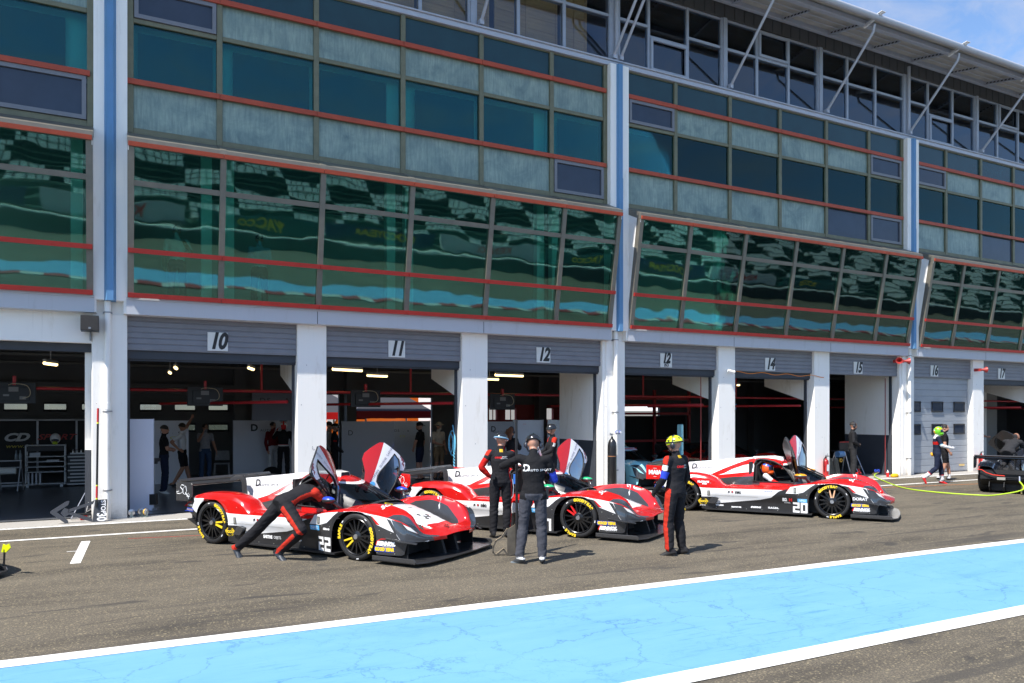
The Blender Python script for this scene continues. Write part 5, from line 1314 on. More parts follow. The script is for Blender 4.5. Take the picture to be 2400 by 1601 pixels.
# ---- man with hand on hip, goggles round the helmet
def paint2(bn, t, c, n):
    if bn == 'uarmL' and t > .42: return 8
    if bn == 'farmL': return 8
    if bn in ('uarmL', 'uarmR') and t < .22 and n.z > .2: return 9
    if bn == 'torso' and n.y < -.80: return 8
    if bn in ('thighR', 'calfR') and n.y < -.80: return 8
    if bn == 'torso' and t > .95 and n.x < -.3 and abs(c.y) < .03 and c.z < 1.475: return 10
    if bn == 'torso' and .17 < t < .25: return 11
    return None
r, b, _ = person('person in black suit with red sleeve, hand on hip, blue goggle strap on black helmet', (5.57, -5.37), R(66), 1.71,
    dict(elL=(-.06, .33, 1.17), wrL=(-.02, .20, 1.03), haL=(.02, .15, .99), shR=(.02, -.185, 1.39), elR=(.16, -.26, 1.17), wrR=(.36, -.20, 1.16), haR=(.42, -.17, 1.16), head=(.03, -.01, 1.612), anL=(-.02, .13, .085), toL=(.14, .16, .03), anR=(0, -.10, .085), toR=(.17, -.11, .03)),
    KSUIT, 'long', KSUIT, 'long', KSHOE, KGLOVE, look=(R(-35), .12), head='skate', band='goggles', paint=paint2, accents=(KRED, KORANGE, KYEL, KBLACK), vox=.010, bulk=1.06)
back_text(b, r, [('ORHES', .045, 1.335, .038, 0, dict(shear=.2, bold=.002)), ('SPORT', -.055, 1.345, .030, 1, dict(shear=.3)), ('COMPETITION', -.05, 1.318, .018, 1, {})], [REDPR, WTXT])
MB().box(-.16, -.12, .10, .17, .98, 1.06).build('radio', BLACK, r); g = MB(); g.box(-.12, -.085, -.245, -.205, .90, 1.06); g.build('blue_tool', mat('blue_tool_plastic', (.03, .16, .55), .4), r)
g = MB(); g.tube([(-.08, -.19, .98), (-.10, -.21, .85), (-.10, -.20, .70), (-.10, -.17, .66)], .006, 5); g.build('cable', LGREY, r)
# ---- man in the black team shirt holding the pole
def paint3(bn, t, c, n):
    if bn == 'uarmR' and t > .60: return 8
    if bn == 'farmR' and t < .22: return 8
    if bn in ('footL', 'footR') and c.z < .016: return 9
    if bn[:-1] == 'calf' and t > .985: return 10
    return None
r, b, J3 = person('person in black team shirt and grey trousers holding the board pole at arm length', (4.99, -7.53), R(62), 1.75,
    dict(head=(.07, 0, 1.60), neck=(.0, 0, 1.46), shL=(0, .19, 1.41), elL=(.20, .43, 1.29), wrL=(.42, .25, 1.36), haL=(.49, .21, 1.385), shR=(-.0, -.19, 1.40), elR=(.06, -.29, 1.12), wrR=(.27, -.16, 1.16), haR=(.34, -.11, 1.19),
        hipL=(0, .095, .92), knL=(.04, .135, .50), anL=(-.02, .19, .085), toL=(.10, .31, .03), knR=(.03, -.11, .50), anR=(.0, -.12, .085), toR=(.17, -.13, .03)),
    KBLACK, 'long', KGREY, 'long', KSHOEG, mat('patterned_glove', (.03, .03, .03), .6, 0, .9, 60, vcol=(.5, .5, .5)), look=(0, .42), head='skate', band='phones', paint=paint3, accents=(KBLUE, mat('pale_sole', (.16, .19, .21), .6), KWHITE), vox=.010, bulk=1.0, hem=.10)
back_text(b, r, [('D', .10, 1.285, .125, 0, dict(shear=.1, bold=.004)), ('AUTO SPORT', -.085, 1.258, .040, 0, dict(spacing=1.15, xs=1.15, bold=.0008))], [WTXT])
MB().box(-.02, .02, -.205, -.165, .86, 1.02).build('radio', BLACK, r)
# ---- man in the yellow helmet
def paint4(bn, t, c, n):
    if bn in ('thighL', 'calfL') and n.y > .86: return 8
    if bn in ('uarmL', 'uarmR') and t < .25 and n.z > .1: return 9
    if bn == 'uarmL' and .62 < t < 1.0: return 10
    if bn == 'uarmL' and .30 < t < .58 and n.y > .35: return 11
    if bn == 'torso' and t > .95 and n.x < -.2 and abs(c.y) < .035 and c.z < 1.47: return 12
    if bn == 'farmL' and n.x < -.75: return 8
    return None
r, b, _ = person('person in black suit with red leg stripe, blue armband and bright yellow helmet', (7.10, -7.91), R(103), 1.70,
    dict(shL=(0, .185, 1.40), elL=(.02, .25, 1.13), wrL=(.20, .22, .93), haL=(.26, .20, .87), elR=(-.02, -.25, 1.13), wrR=(.14, -.22, .93), haR=(.2, -.18, .88), knL=(.04, .12, .50), anL=(.0, .14, .085), toL=(.165, .20, .03), anR=(-.03, -.12, .085), toR=(.14, -.10, .03)),
    KSUIT, 'long', KSUIT, 'long', mat('black_trainer', (.02, .02, .021), .65, 0, .3, 25), KGLOVE, look=(R(18), .1), head='bike', headm=HELY, band='phones', paint=paint4, accents=(KORANGE, KORANGE, KBLUE, KPATCH, KYEL), vox=.010, bulk=1.08)
back_text(b, r, [('ORHES', .035, 1.30, .045, 0, dict(shear=.2, bold=.002)), ('SPORT', -.085, 1.315, .035, 1, dict(shear=.3)), ('COMPETITION', -.085, 1.282, .02, 1, {})], [REDPR, WTXT])
# ---- driver in the third car
JS = dict(pelvis=(0, 0, .42), waist=(-.06, 0, .52), chest=(-.14, 0, .66), neck=(-.18, 0, .80), head=(-.15, 0, .905), shL=(-.15, .19, .76), elL=(.08, .24, .60), wrL=(.30, .20, .64), haL=(.38, .18, .66), shR=(-.15, -.19, .76), elR=(.08, -.24, .60), wrR=(.30, -.20, .64), haR=(.38, -.18, .66),
    hipL=(.04, .1, .40), knL=(.45, .12, .52), anL=(.82, .12, .34), toL=(.95, .12, .44), hipR=(.04, -.1, .40), knR=(.45, -.12, .52), anR=(.82, -.12, .34), toR=(.95, -.12, .44))
def paintD(bn, t, c, n):
    if bn[:-1] in ('uarm',) and n.y*(1 if bn[-1] == 'L' else -1) > -.2: return 8 if t < .6 else 9
    return None
def in_car(car, x, y): c, s = math.cos(car.rotation_euler.z), math.sin(car.rotation_euler.z); return (car.location.x+c*x-s*y, car.location.y+s*x+c*y)
def driver(car, label, hm): return person(label, in_car(car, -1.16, -.17), car.rotation_euler.z, 1.70, JS, KSUIT, 'long', KSUIT, 'long', KSHOE, KGLOVE, head='full', headm=hm, paint=paintD, accents=(KWHITE, KRED), vox=.013)
HO = mat('orange_helmet_paint', (.72, .10, .015), .25, coat=.6); HB = mat('blue_helmet_paint', (.04, .12, .50), .25, coat=.6); HG = mat('green_helmet_paint', (.16, .55, .02), .25, coat=.6); HW = mat('white_helmet_paint', (.7, .7, .7), .25, coat=.6); HYO = mat('amber_helmet_paint', (.75, .40, .02), .25, coat=.6)
driver(car20, 'person in orange and blue helmet sitting in the cockpit of car 20', [HO, VIS, HB, KYEL])
# second man leaning in at the far door of the first car: helmet and shoulder show over the roof
def P1b():
    J = dict(pelvis=(-.28, 0, .86), waist=(-.18, 0, .96), chest=(-.02, 0, 1.06), neck=(.13, 0, 1.10), head=(.26, 0, 1.12), shL=(.03, .19, 1.10), elL=(.22, .24, .90), wrL=(.40, .16, .82), haL=(.46, .12, .80), shR=(.03, -.19, 1.10), elR=(.22, -.24, .90), wrR=(.40, -.16, .82), haR=(.46, -.12, .80), hipL=(-.28, .1, .83), knL=(-.22, .12, .45), anL=(-.35, .13, .085), toL=(-.18, .15, .03), hipR=(-.28, -.1, .83), knR=(-.22, -.12, .45), anR=(-.35, -.13, .085), toR=(-.18, -.15, .03))
    return person('person in black helmet bending into the far side of car 22', in_car(car22, -1.02, .88), car22.rotation_euler.z-R(90), 1.75, J, KSUIT, 'long', KSUIT, 'long', KSHOE, KGLOVE, look=(R(-20), .7), head='skate', vox=.013, accents=(KRED,))
P1b()
# ---- pit lane right side: walking driver, companion, hoodie man, red shirt man
def paintW(bn, t, c, n):
    if bn == 'torso':
        if .50 < t < .68: return 8
        if .68 <= t < .86 and n.x > -.2: return 9
        if t >= .86: return 10
    if bn[:-1] == 'farm' or (bn[:-1] == 'uarm' and t > .88): return 10
    if bn[:-1] == 'uarm' and t > .80: return 9
    if bn[:-1] == 'calf' and t > .62: return 10
    if bn[:-1] == 'calf' and t > .56: return 8
    return None
person('person walking in navy racing suit with red boots and bright green helmet', (21.12, -2.45), R(-42), 1.66,
    dict(elL=(.05, .24, 1.17), wrL=(.30, .20, 1.12), haL=(.38, .18, 1.12), elR=(.07, -.24, 1.17), wrR=(.33, -.20, 1.10), haR=(.41, -.18, 1.09), knL=(.13, .10, .52), anL=(.17, .10, .09), toL=(.35, .11, .03), knR=(-.03, -.10, .50), anR=(-.36, -.10, .20), toR=(-.27, -.10, .035), head=(.04, 0, 1.61)),
    KNAVY, 'long', KNAVY, 'long', KRSHOE, KWHITE, head='full', headm=[HG, VIS, HYO, HW], look=(R(-10), .05), paint=paintW, accents=(KRED, mat('sky_blue_cloth', (.22, .52, .75), .8), KWHITE), vox=.011)
person('person in black T-shirt and shorts with white socks walking beside the green helmet', (22.45, -1.80), R(-48), 1.72,
    dict(elL=(-.10, .26, 1.13), wrL=(-.18, .24, .90), haL=(-.20, .22, .83), elR=(-.03, -.25, 1.12), wrR=(.10, -.24, .89), haR=(.14, -.23, .82), knL=(.10, .10, .5), anL=(.16, .10, .085), toL=(.33, .12, .03), knR=(0, -.1, .5), anR=(-.14, -.1, .10), toR=(.02, -.11, .03)),
    KBLACK, 'short', KBLACK, 'shorts', KSHOE, look=(R(-20), 0), head='hair', vox=.013, sock=KWHITE)
MB().tube([(22.10, -1.62, .82), (22.02, -1.70, .76)], .035, 8).build('tyre_gauge', mat('orange_plastic', (.75, .36, .02), .4)) and None
tag(bpy.data.objects['tyre_gauge'], 'small orange hand gauge carried by the person in shorts', 'gauge')
person('person in black hooded jacket and headset standing in the doorway of garage 15', (20.55, -.05), R(-45), 1.78,
    dict(elL=(.0, .26, 1.14), wrL=(.17, .12, 1.03), haL=(.20, .04, 1.02), elR=(.0, -.26, 1.14), wrR=(.17, -.14, 1.03), haR=(.20, -.06, 1.02)), cloth('black_hoodie', (.018, .018, .02)), 'long', cloth('charcoal_work_trousers', (.030, .030, .032)), 'long', KSHOE, look=(R(8), .05), head='hair', band='phones', vox=.012, bulk=1.08, hem=.04)
def paintR(bn, t, c, n): return 8 if bn == 'torso' and abs(c.y-.55*(c.z-1.2)) < .035 else None
person('person in red shirt and grey helmet standing in the dark doorway of garage 17', (30.9, 2.35), R(-30), 1.80, dict(elR=(.05, -.25, 1.12), wrR=(.27, -.2, 1.08), haR=(.34, -.18, 1.08)), KRED, 'short', KNAVY, 'long', KSHOE, look=(R(8), 0), head='skate', headm=mat('grey_helmet', (.10, .11, .13), .25, coat=.5), paint=paintR, accents=(KORANGE,), vox=.013)
# ---- people inside the garages
g_ = 'people standing inside the garages'
person('person in black polo with folded arms beside the white board in garage 10', (1.06, 4.75), R(5), 1.75, dict(elL=(.05, .24, 1.13), wrL=(.22, .0, 1.13), haL=(.22, -.09, 1.13), elR=(.05, -.24, 1.13), wrR=(.24, .02, 1.09), haR=(.24, .10, 1.09)), KBLACK, 'short', KNAVY, 'long', KWSHOE, skin=SKIN, look=(R(12), 0), vox=.014, group=g_)
person('person in white T-shirt and black shorts with raised hand on the white board', (1.62, 6.75), R(-12), 1.78, dict(elL=(.10, .25, 1.66), wrL=(.22, .16, 1.86), haL=(.26, .14, 1.95), elR=(-.24, -.22, 1.22), wrR=(-.05, -.22, 1.02), haR=(.02, -.2, .98), knL=(.10, .1, .5), anL=(.20, .1, .085), toL=(.37, .12, .03), anR=(-.2, -.1, .085), toR=(-.04, -.1, .03)), KWHITE, 'short', KBLACK, 'shorts', KSHOE, skin=SKIN2, vox=.014, group=g_)
person('person in pale shirt and blue jeans holding a telephone to the ear', (2.36, 8.2), R(-75), 1.74, dict(elR=(.12, -.24, 1.22), wrR=(.10, -.10, 1.46), haR=(.09, -.07, 1.55), elL=(-.05, .27, 1.14), wrL=(.02, .33, .9), haL=(.04, .34, .82)), KLIGHT, 'short', KJEAN, 'long', KSHOE, vox=.014, group=g_, hem=.04)
def paintS(bn, t, c, n):
    if bn == 'torso' and .12 < t < .2: return 8
    if bn[:-1] == 'thigh' and abs(n.x) < .35 and n.y*(1 if bn[-1] == 'L' else -1) > .4: return 8
    if bn == 'torso' and .2 < t < .23: return 9
    if bn[:-1] == 'farm': return 8 if n.z > .2 else None
    return None
person('person with red and white racing helmet and black suit seen from behind', (4.55, 7.6), R(80), 1.80, dict(elL=(.10, .28, 1.25), wrL=(.2, .20, 1.45), haL=(.21, .16, 1.53), elR=(-.02, -.26, 1.12), wrR=(.02, -.28, .9), haR=(.03, -.27, .82)), KBLACK, 'long', KSUIT, 'long', KSHOE, KRED, head='full', headm=[HW, VIS, REDPR, REDPR], paint=paintS, accents=(KWHITE, KRED), vox=.013, group=g_)
person('person in dark red suit top standing close to the red and white helmet', (4.35, 8.3), R(-60), 1.78, dict(), cloth('dark_red_cloth', (.16, .008, .014)), 'long', KWHITE, 'long', KSHOE, vox=.014, group=g_)
person('person in white shirt half hidden at the left edge of garage 11', (5.95, 7.6), R(-20), 1.80, dict(), KLIGHT, 'long', KNAVY, 'long', KSHOE, vox=.014, group=g_)
def paintY(bn, t, c, n): return 8 if bn[:-1] == 'uarm' and .55 < t < .72 else None
person('person in black suit with red elbow patch inside garage 11', (5.78, 6.2), R(-5), 1.74, dict(elR=(-.05, -.25, 1.13), wrR=(.12, -.22, .93), haR=(.2, -.2, .9)), KBLACK, 'long', KBLACK, 'long', KSHOE, KGLOVE, look=(R(-15), 0), head='skate', headm=HELB, paint=paintY, accents=(KRED,), vox=.013, group=g_)
person('person in black T-shirt with backwards cap standing before the grey board', (8.25, 5.6), R(140), 1.78, dict(elL=(.05, .26, 1.14), wrL=(.14, .2, .93), haL=(.16, .16, .88)), KBLACK, 'short', KNAVY, 'shorts', KSHOE, look=(R(12), -.1), head='cap', headm=KBLACK, vox=.013, group=g_)
person('person in cream T-shirt and straw hat at the right of garage 11', (8.78, 5.4), R(-70), 1.78, dict(elR=(.05, -.25, 1.14), wrR=(.2, -.05, 1.06), haR=(.2, .04, 1.06)), KBEIGE, 'short', cloth('tan_shorts', (.2, .13, .07)), 'shorts', KSHOE, skin=SKIN2, head='hat', headm=KBEIGE, vox=.014, group=g_)
person('person in mustard shirt standing behind the blue air hoses', (9.75, 6.3), R(-80), 1.72, dict(), cloth('mustard_cloth', (.32, .19, .04)), 'short', cloth('tan_trousers', (.2, .14, .08)), 'long', KSHOE, skin=SKIN2, vox=.015, group=g_)
person('person with long ginger hair and headset in a black jacket', (9.20, 1.35), R(25), 1.68, dict(elR=(.12, -.2, 1.15), wrR=(.3, -.1, 1.2), haR=(.36, -.06, 1.24)), KBLACK, 'long', KBLACK, 'long', KSHOE, look=(R(-5), .1), head='long', headm=HAIRG, band='phones', vox=.012, group=g_, fem=True)
def paintH(bn, t, c, n):
    if bn[:-1] == 'uarm' and t < .3 and n.z > 0: return 8
    if bn[:-1] == 'uarm' and .3 < t < .6 and n.x < .2: return 9
    return None
person('person in black suit with red helmet strap standing behind the second car door', (9.0, -1.15), R(165), 1.78, dict(elL=(.1, .25, 1.15), wrL=(.3, .15, 1.05), haL=(.36, .1, 1.03), elR=(.1, -.25, 1.15), wrR=(.3, -.15, 1.05), haR=(.36, -.1, 1.03)), KSUIT, 'long', KSUIT, 'long', KSHOE, KRED, head='skate', paint=paintH, accents=(KORANGE, KPATCH), vox=.012, group=g_)
# two visitors behind the sloping glass
person('person in white T-shirt behind the sloping glass of the first bay', (1.1, .62), R(-100), 1.74, dict(elL=(-.0, .28, 1.16), wrL=(.05, .20, 1.3), haL=(.06, .16, 1.36)), KWHITE, 'short', KNAVY, 'long', KSHOE, vox=.016, z=4.17)
person('person in pale blue shirt with lanyard behind the sloping glass', (2.72, .55), R(-95), 1.72, dict(elL=(.05, .22, 1.14), wrL=(.2, .06, 1.1), haL=(.24, .0, 1.12), elR=(.05, -.22, 1.14), wrR=(.2, -.06, 1.1), haR=(.24, .0, 1.12)), cloth('pale_blue_cloth', (.4, .5, .62)), 'long', KNAVY, 'long', KSHOE, vox=.016, z=4.17)
# ---------------------------------------------------------------- other cars
LBL = paint('light_blue_car_paint', (.36, .78, .86)); DKB = paint('dark_blue_black_paint', (.018, .022, .032)); BKP = paint('gloss_black_paint', (.012, .012, .013))
carB = make_car('race_car', 'light blue race car facing out of garage 12 bis with a clear headlight', (12.25, .85), R(-88), pal(red=LBL, white=LBL, black=LBL, mirror=BLACK, logo=False), doors=False)
for o_ in kids(carB):
    if o_.name.split('.')[0] == 'body': o_.data.materials[2] = LBL
t = MB(); put_text(t, '29', (.35, .70, .775), (-.2, 1, 0), (-1, -.2, .0), .26, 0, .012, bold=.01, shear=.2); t.add([(.17, .52, .772), (.17, .90, .772), (.52, .86, .77), (.52, .54, .765)], [(0, 1, 2, 3)], 1); t.build('race_number', [WTXT, TXT], carB, recalc=False)
t = MB(); put_text(t, 'B  CHAMPIONNAT  GT', (-.80, 0, 1.0), (0, 1, 0), (-.85, 0, .45), .07, 0, .02, bold=.003); t.prism([(-.74, -.33, .965), (-.86, -.30, 1.03), (-.86, .30, 1.03), (-.74, .33, .965)], (.01, 0, .012), 1); t.build('visor_strip', [REDPR, mat('pale_visor_strip', (.55, .50, .60), .5)], carB, recalc=False)
carK = make_car('race_car', 'black race car seen from behind at the right edge with a yellow hose plugged in', (23.6, -4.9), R(22), pal(red=DKB, white=BKP, black=BKP, mirror=BLACK, logo=False))
t = MB(); t.tube([(-3.50, .90, .60), (-3.50, .80, .59), (-3.50, .70, .52), (-3.50, .55, .47), (-3.50, .3, .455)], .010, 6); t.build('red_edge_line', mat('bright_red_line', (.70, .05, .03), .4), carK)
t = MB()
for y in (.40, -.30): t.box(-3.56, -3.52, y-.12, y+.06, .355, .42)
t.build('tail_box', mat('dull_aluminium', (.35, .34, .30), .5, .3), carK); t = MB(); t.tube([(-3.4, -.05, .30), (-3.45, -.05, .02)], .022, 8); t.build('air_jack', mat('brass_rod', (.35, .28, .12), .4, .6), carK)
carR = make_car('race_car', 'dark race car with red wings parked inside garage 14', (17.17, 1.9), R(-90), pal(red=RED, white=BKP, black=BKP, mirror=BLACK, logo=False), doors=False)
t = MB(); put_text(t, '22', (.28, .70, .78), (-.2, 1, 0), (-1, -.2, 0), .24, 0, .012, bold=.012); t.build('race_number', WTXT, carR, recalc=False)
carL = make_car('race_car', 'black race car with a yellow winglet cut off by the left edge', (-3.37, -5.51), R(-56), pal(red=BKP, white=BKP, black=BKP, mirror=YEL, logo=False), doors=False)
w = MB(); w.prism([(x, 1.0, z) for x, z in [(.86, .28), (.97, .29), (1.06, .35), (1.03, .40), (.95, .375), (.90, .385)]], (0, .012, 0)); w.tube([(.92, 1.0, .08), (.93, 1.005, .32)], .012, 6, 1); w.build('winglet', [mat('fluorescent_yellow', (.62, .70, .01), .4), BLACK], carL)
# person climbing into the black car
JK = dict(pelvis=(-.18, 0, .72), waist=(-.06, 0, .80), chest=(.14, 0, .90), neck=(.29, 0, .98), head=(.40, 0, 1.07), shL=(.17, .19, .96), elL=(.34, .25, .76), wrL=(.5, .2, .68), haL=(.57, .18, .66), shR=(.17, -.19, .96), elR=(.34, -.25, .76), wrR=(.5, -.2, .68), haR=(.57, -.18, .66),
    hipL=(-.18, .1, .70), knL=(.16, .13, .46), anL=(-.20, .13, .30), toL=(-.16, .13, .16), hipR=(-.18, -.1, .70), knR=(.10, -.13, .44), anR=(-.26, -.13, .28), toR=(-.24, -.13, .12))
person('person in dark grey overalls kneeling on the black car at the right edge', in_car(carK, -1.75, .42), R(10), 1.75, JK, cloth('charcoal_overall', (.03, .03, .033)), 'long', cloth('charcoal_overall', (.03, .03, .033)), 'long', KSHOE, skin=SKIN2, head='bald', vox=.013, z=.30)

# ---------------------------------------------------------------- things on and along the pillars
def thing(name, mb, mats, label, cat, group=None, smooth=False, bev=0, parent=None):
    o = mb.build(name, mats, parent, smooth=smooth, angle=40 if smooth else None); tag(o, label, cat, group)
    if bev: bevel(o, bev, 2)
    return o
s = MB(); s.box(-.60, -.30, -.40, -.06, 3.56, 3.84); s.box(-.595, -.305, -.412, -.40, 3.565, 3.835, 1); s.box(-.47, -.43, -.415, -.412, 3.585, 3.62, 2); s.box(-.46, -.44, -.06, .02, 3.4, 3.56, 2)
thing('loudspeaker', s, [BLACK, mat('speaker_grille', (.02, .02, .022), .7, bump=.6, bscale=300), STEEL], 'black box loudspeaker hanging under the beam beside the first blue gutter', 'loudspeaker', bev=.008)
def horn(x, z, dx, label):
    h = MB(); h.lathe([(.02, 0), (.03, .03), (.05, .12), (.10, .19), (.105, .20), (.095, .20), (.02, .06)], (x, -.22, z), (dx, -.45, 0), 16); h.box(x-.03, x+.03, -.24, -.0, z-.05, z+.05)
    thing('horn_speaker', h, mat('red_horn_plastic', (.36, .035, .03), .45), label, 'loudspeaker', 'red horn loudspeakers on the pillars', True)
horn(22.55, 3.74, -.7, 'red horn loudspeaker turned left on the pillar before garage 16'); horn(22.72, 3.74, .9, 'red horn loudspeaker turned right beside the drain pipe before garage 16'); horn(26.85, 3.57, .9, 'red horn loudspeaker high on the pillar between garages 16 and 17')
c = MB(); c.box(15.40, 15.43, -.05, 0, 3.18, 3.30); c.tube([(15.415, -.04, 3.26), (15.415, -.12, 3.24)], .018, 8); c.tube([(15.34, -.10, 3.25), (15.52, -.18, 3.20)], .042, 10); c.tube([(15.52, -.18, 3.20), (15.535, -.186, 3.196)], .036, 10, 1)
thing('security_camera', c, [WHITE, BLACK], 'small white security camera on the pillar beside garage 14', 'camera', smooth=True)
g = MB(); g.tube([(15.75+.06*k, -.02, 3.24-.05*math.sin(k/50*math.pi*3)**2-.0008*k) for k in range(60)], .010, 5); thing('orange_cable', g, ORP, 'orange cable slung along the shutter of garage 14', 'cable')
def extinguisher(x, y, z, label, cloth_=False):
    r = empty('fire_extinguisher', (x, y, z), 0, label, 'fire extinguisher', 'red fire extinguishers')
    b = MB(); b.lathe([(0, 0), (.078, 0), (.085, .02), (.085, .42), (.07, .47), (.03, .50), (.028, .53), (0, .53)], (0, 0, 0), (0, 0, 1), 20); b.box(-.05, .05, -.088, -.083, .14, .34, 1)
    b.build('cylinder', [mat('extinguisher_red', (.55, .015, .012), .3, coat=.5), WTXT], r, smooth=True, angle=40)
    v = MB(); v.tube([(0, 0, .52), (0, 0, .58)], .022, 8); v.box(-.02, .14, -.012, .012, .575, .59); v.box(-.02, .12, -.012, .012, .61, .622); v.tube([(-.02, 0, .56), (-.11, -.02, .50), (-.12, -.03, .3), (-.105, -.03, .12)], .014, 6); v.build('valve', BLACK, r)
    if cloth_:
        k = MB(); k.grid([[(-.06-.10*a+.02*math.sin(3*b_), -.10-.01*math.cos(5*b_), .66-.42*a+.03*b_) for b_ in (0, .3, .6, 1)] for a in (0, .25, .5, .75, 1)]); k.build('black_bag', BLACK, r)
    return r
extinguisher(19.27, -.11, .14, 'red fire extinguisher with a black cover hung on the pillar between garages 14 and 15', True); extinguisher(26.98, -.16, .10, 'red fire extinguisher at the foot of the pillar beside garage 17')
g = MB(); g.lathe([(0, 0), (.105, 0), (.115, .02), (.115, 1.20), (.105, 1.28), (.07, 1.36), (.03, 1.40), (.028, 1.46), (0, 1.46)], (11.25, -.32, 0), (0, 0, 1), 22)
gr = empty('gas_cylinder', (11.25, -.32, 0), 0, 'tall black gas cylinder with blue gauges standing before the second gutter pillar', 'gas cylinder')
g = MB(); g.lathe([(0, 0), (.105, 0), (.115, .02), (.115, 1.20), (.105, 1.28), (.07, 1.36), (.03, 1.40), (.028, 1.44), (0, 1.44)], (0, 0, 0), (0, 0, 1), 22); g.build('bottle', mat('cylinder_black', (.012, .012, .013), .35, coat=.3), gr, smooth=True, angle=40)
g = MB(); g.tube([(0, 0, .93), (0, 0, .95)], .118, 20); g.build('rust_band', mat('rusty_band', (.30, .13, .05), .7), gr, smooth=True, angle=40)
g = MB(); g.tube([(0, 0, 1.42), (0, 0, 1.52)], .016, 8); g.tube([(-.05, 0, 1.50), (.22, 0, 1.51)], .014, 8); g.tube([(-.05, 0, 1.47), (-.05, 0, 1.53)], .02, 8); g.build('valve', HUB, gr, smooth=True, angle=50)
for x, z in ((.13, 1.56), (.24, 1.55)): g = MB(); g.lathe([(0, -.015), (.042, -.015), (.045, .0), (.036, .012), (0, .012)], (x, -.02, z), (0, -1, 0), 16, 0, [0, 0, 0, 1]); g.build('gauge', [BLUEPR, WTXT], gr, smooth=True, angle=40)
# lollipop board leaning on the first pillar
lr = empty('stop_board', (-.33, -.25, 0), 0, 'dark grey arrow board reading STOP 30 leaning on the first pillar', 'pit board')
p = MB(); P = lambda x, z, y=0: (x+.33, y-.0-.10*(1-z/.45), z)
def plate(mb, pts, mi=0): mb.prism([(x+.33, -.12+.10*z/.41, z) for x, z in pts], (0, .012, 0), mi)
plate(p, [(-.365, .405), (-.161, .41), (-.186, .005), (-.41, .01)])
plate(p, [(-.365, .405), (-.41, .385), (-.80, .255), (-.80, .20), (-.40, .33)]); plate(p, [(-.41, .01), (-.41, .07), (-.72, .20), (-.80, .20), (-.78, .165), (-.50, .04)])
plate(p, [(-.80, .41), (-.78, .40), (-.80, .335), (-.98, .22), (-.80, .06), (-.79, .01), (-.84, .01), (-1.085, .205), (-1.08, .24), (-.84, .40)]); plate(p, [(-.86, .29), (-.78, .255), (-.78, .165), (-.86, .12), (-.92, .2)])
p.build('board', mat('board_grey', (.045, .047, .052), .45), lr)
t = MB(); d = Vector((0, .10/.41, 1)).normalized(); yt = lambda z: -.1235+.10*z/.41-.001
put_text(t, 'STOP', (.33-.232, yt(.27), .275), (0, -.237, -.97), (1, 0, 0), .105, 0, .004, bold=.003); put_text(t, '30', (.33-.262, yt(.085), .092), (0, -.237, -.97), (1, 0, 0), .215, 0, .004, xs=.72, bold=.007)
t.build('lettering', WTXT, lr, recalc=False)
q = MB()
z = [.30, .43, .445, .66, .68, 1.84, 1.86, 2.10]; ms = [1, 2, 0, 2, 1, 2, 0]; ms = [1, 2, 0, 2, 1, 2, 0]
for k, (a, b_, m_) in enumerate(((.28, .42, 1), (.42, .445, 2), (.445, .665, 0), (.665, .69, 2), (.69, 1.83, 1), (1.83, 1.86, 2), (1.86, 2.12, 0))): q.tube([(-.012+.012*a, -.08+.045*a, a), (-.012+.012*b_, -.08+.045*b_, b_)], .019, 10, m_)
q.build('pole', [mat('pole_red', (.50, .015, .02), .5), BLACK, mat('pole_yellow', (.75, .75, .02), .5)], lr, smooth=True, angle=40)
# clutter at its foot
g = MB(); g.box(-.62, -.50, .0, .12, .01, .10); g.box(-.66, -.44, -.02, .04, .10, .14, 1); g.tube([(-.52, .05, .14), (-.40, .05, .2)], .03, 8, 1); thing('impact_wrench', g, [mat('tool_red', (.5, .02, .02), .4), BLACK], 'red and black cordless wrench lying behind the STOP board', 'power tool', bev=.01)
g = MB(); g.tube([(-.78, .12, .02), (-.42, .55, .75)], .010, 6); g.tube([(-.55, .15, .02), (-.40, .55, .75)], .010, 6); g.tube([(-.78, .12, .03), (-.45, .12, .06)], .014, 6); g.tube([(-.40, .55, .75), (-.36, .6, .78)], .02, 6); thing('jack_handle', g, [HUB], 'thin metal jack handle leaning behind the first pillar', 'tool')
g = MB(); r0 = random.Random(2); g.grid([[(-.46+.06*a, .04+.04*b_, .16+.05*r0.random()+.02*(a in (1, 2))) for b_ in range(4)] for a in range(4)]); g.tube([(-.40, .08, .01), (-.40, .08, .15)], .03, 8); o = thing('rag', g, cloth('pink_rag', (.5, .36, .34)), 'pale pink rag thrown over a can behind the STOP board', 'rag', smooth=True)
for k, (x, y) in enumerate(((.25, .03), (.42, .10), (.50, .0))):
    cr = empty('castor', (x, y, .004), .4*k, 'grey castor with yellow wheel on the ground beside the first pillar, %s' % ('nearest the pillar', 'middle one', 'farthest from the pillar')[k], 'castor', 'castors on the ground')
    g = MB(); g.lathe([(0, -.02), (.05, -.02), (.062, -.015), (.062, .015), (.05, .02), (0, .02)], (0, 0, .10), (0, 1, 0), 18, 0, [1, 1, 0, 1, 1]); g.build('wheel', [mat('castor_yellow', (.62, .36, .05), .5), HUB], cr, smooth=True, angle=40)
    g = MB(); g.box(-.05, .05, -.05, .05, .0, .012); g.prism([(-.03, -.028, .01), (.03, -.028, .01), (.01, -.028, .11), (-.01, -.028, .11)], (0, .006, 0)); g.prism([(-.03, .022, .01), (.03, .022, .01), (.01, .022, .11), (-.01, .022, .11)], (0, .006, 0)); g.build('fork', mat('castor_zinc', (.33, .38, .36), .4, .5), cr)
ls = empty('lift_stand', (.55, 1.0, 0), R(-20), 'aluminium lift stand with vertical columns beside the white board in garage 10', 'stand')
g = MB()
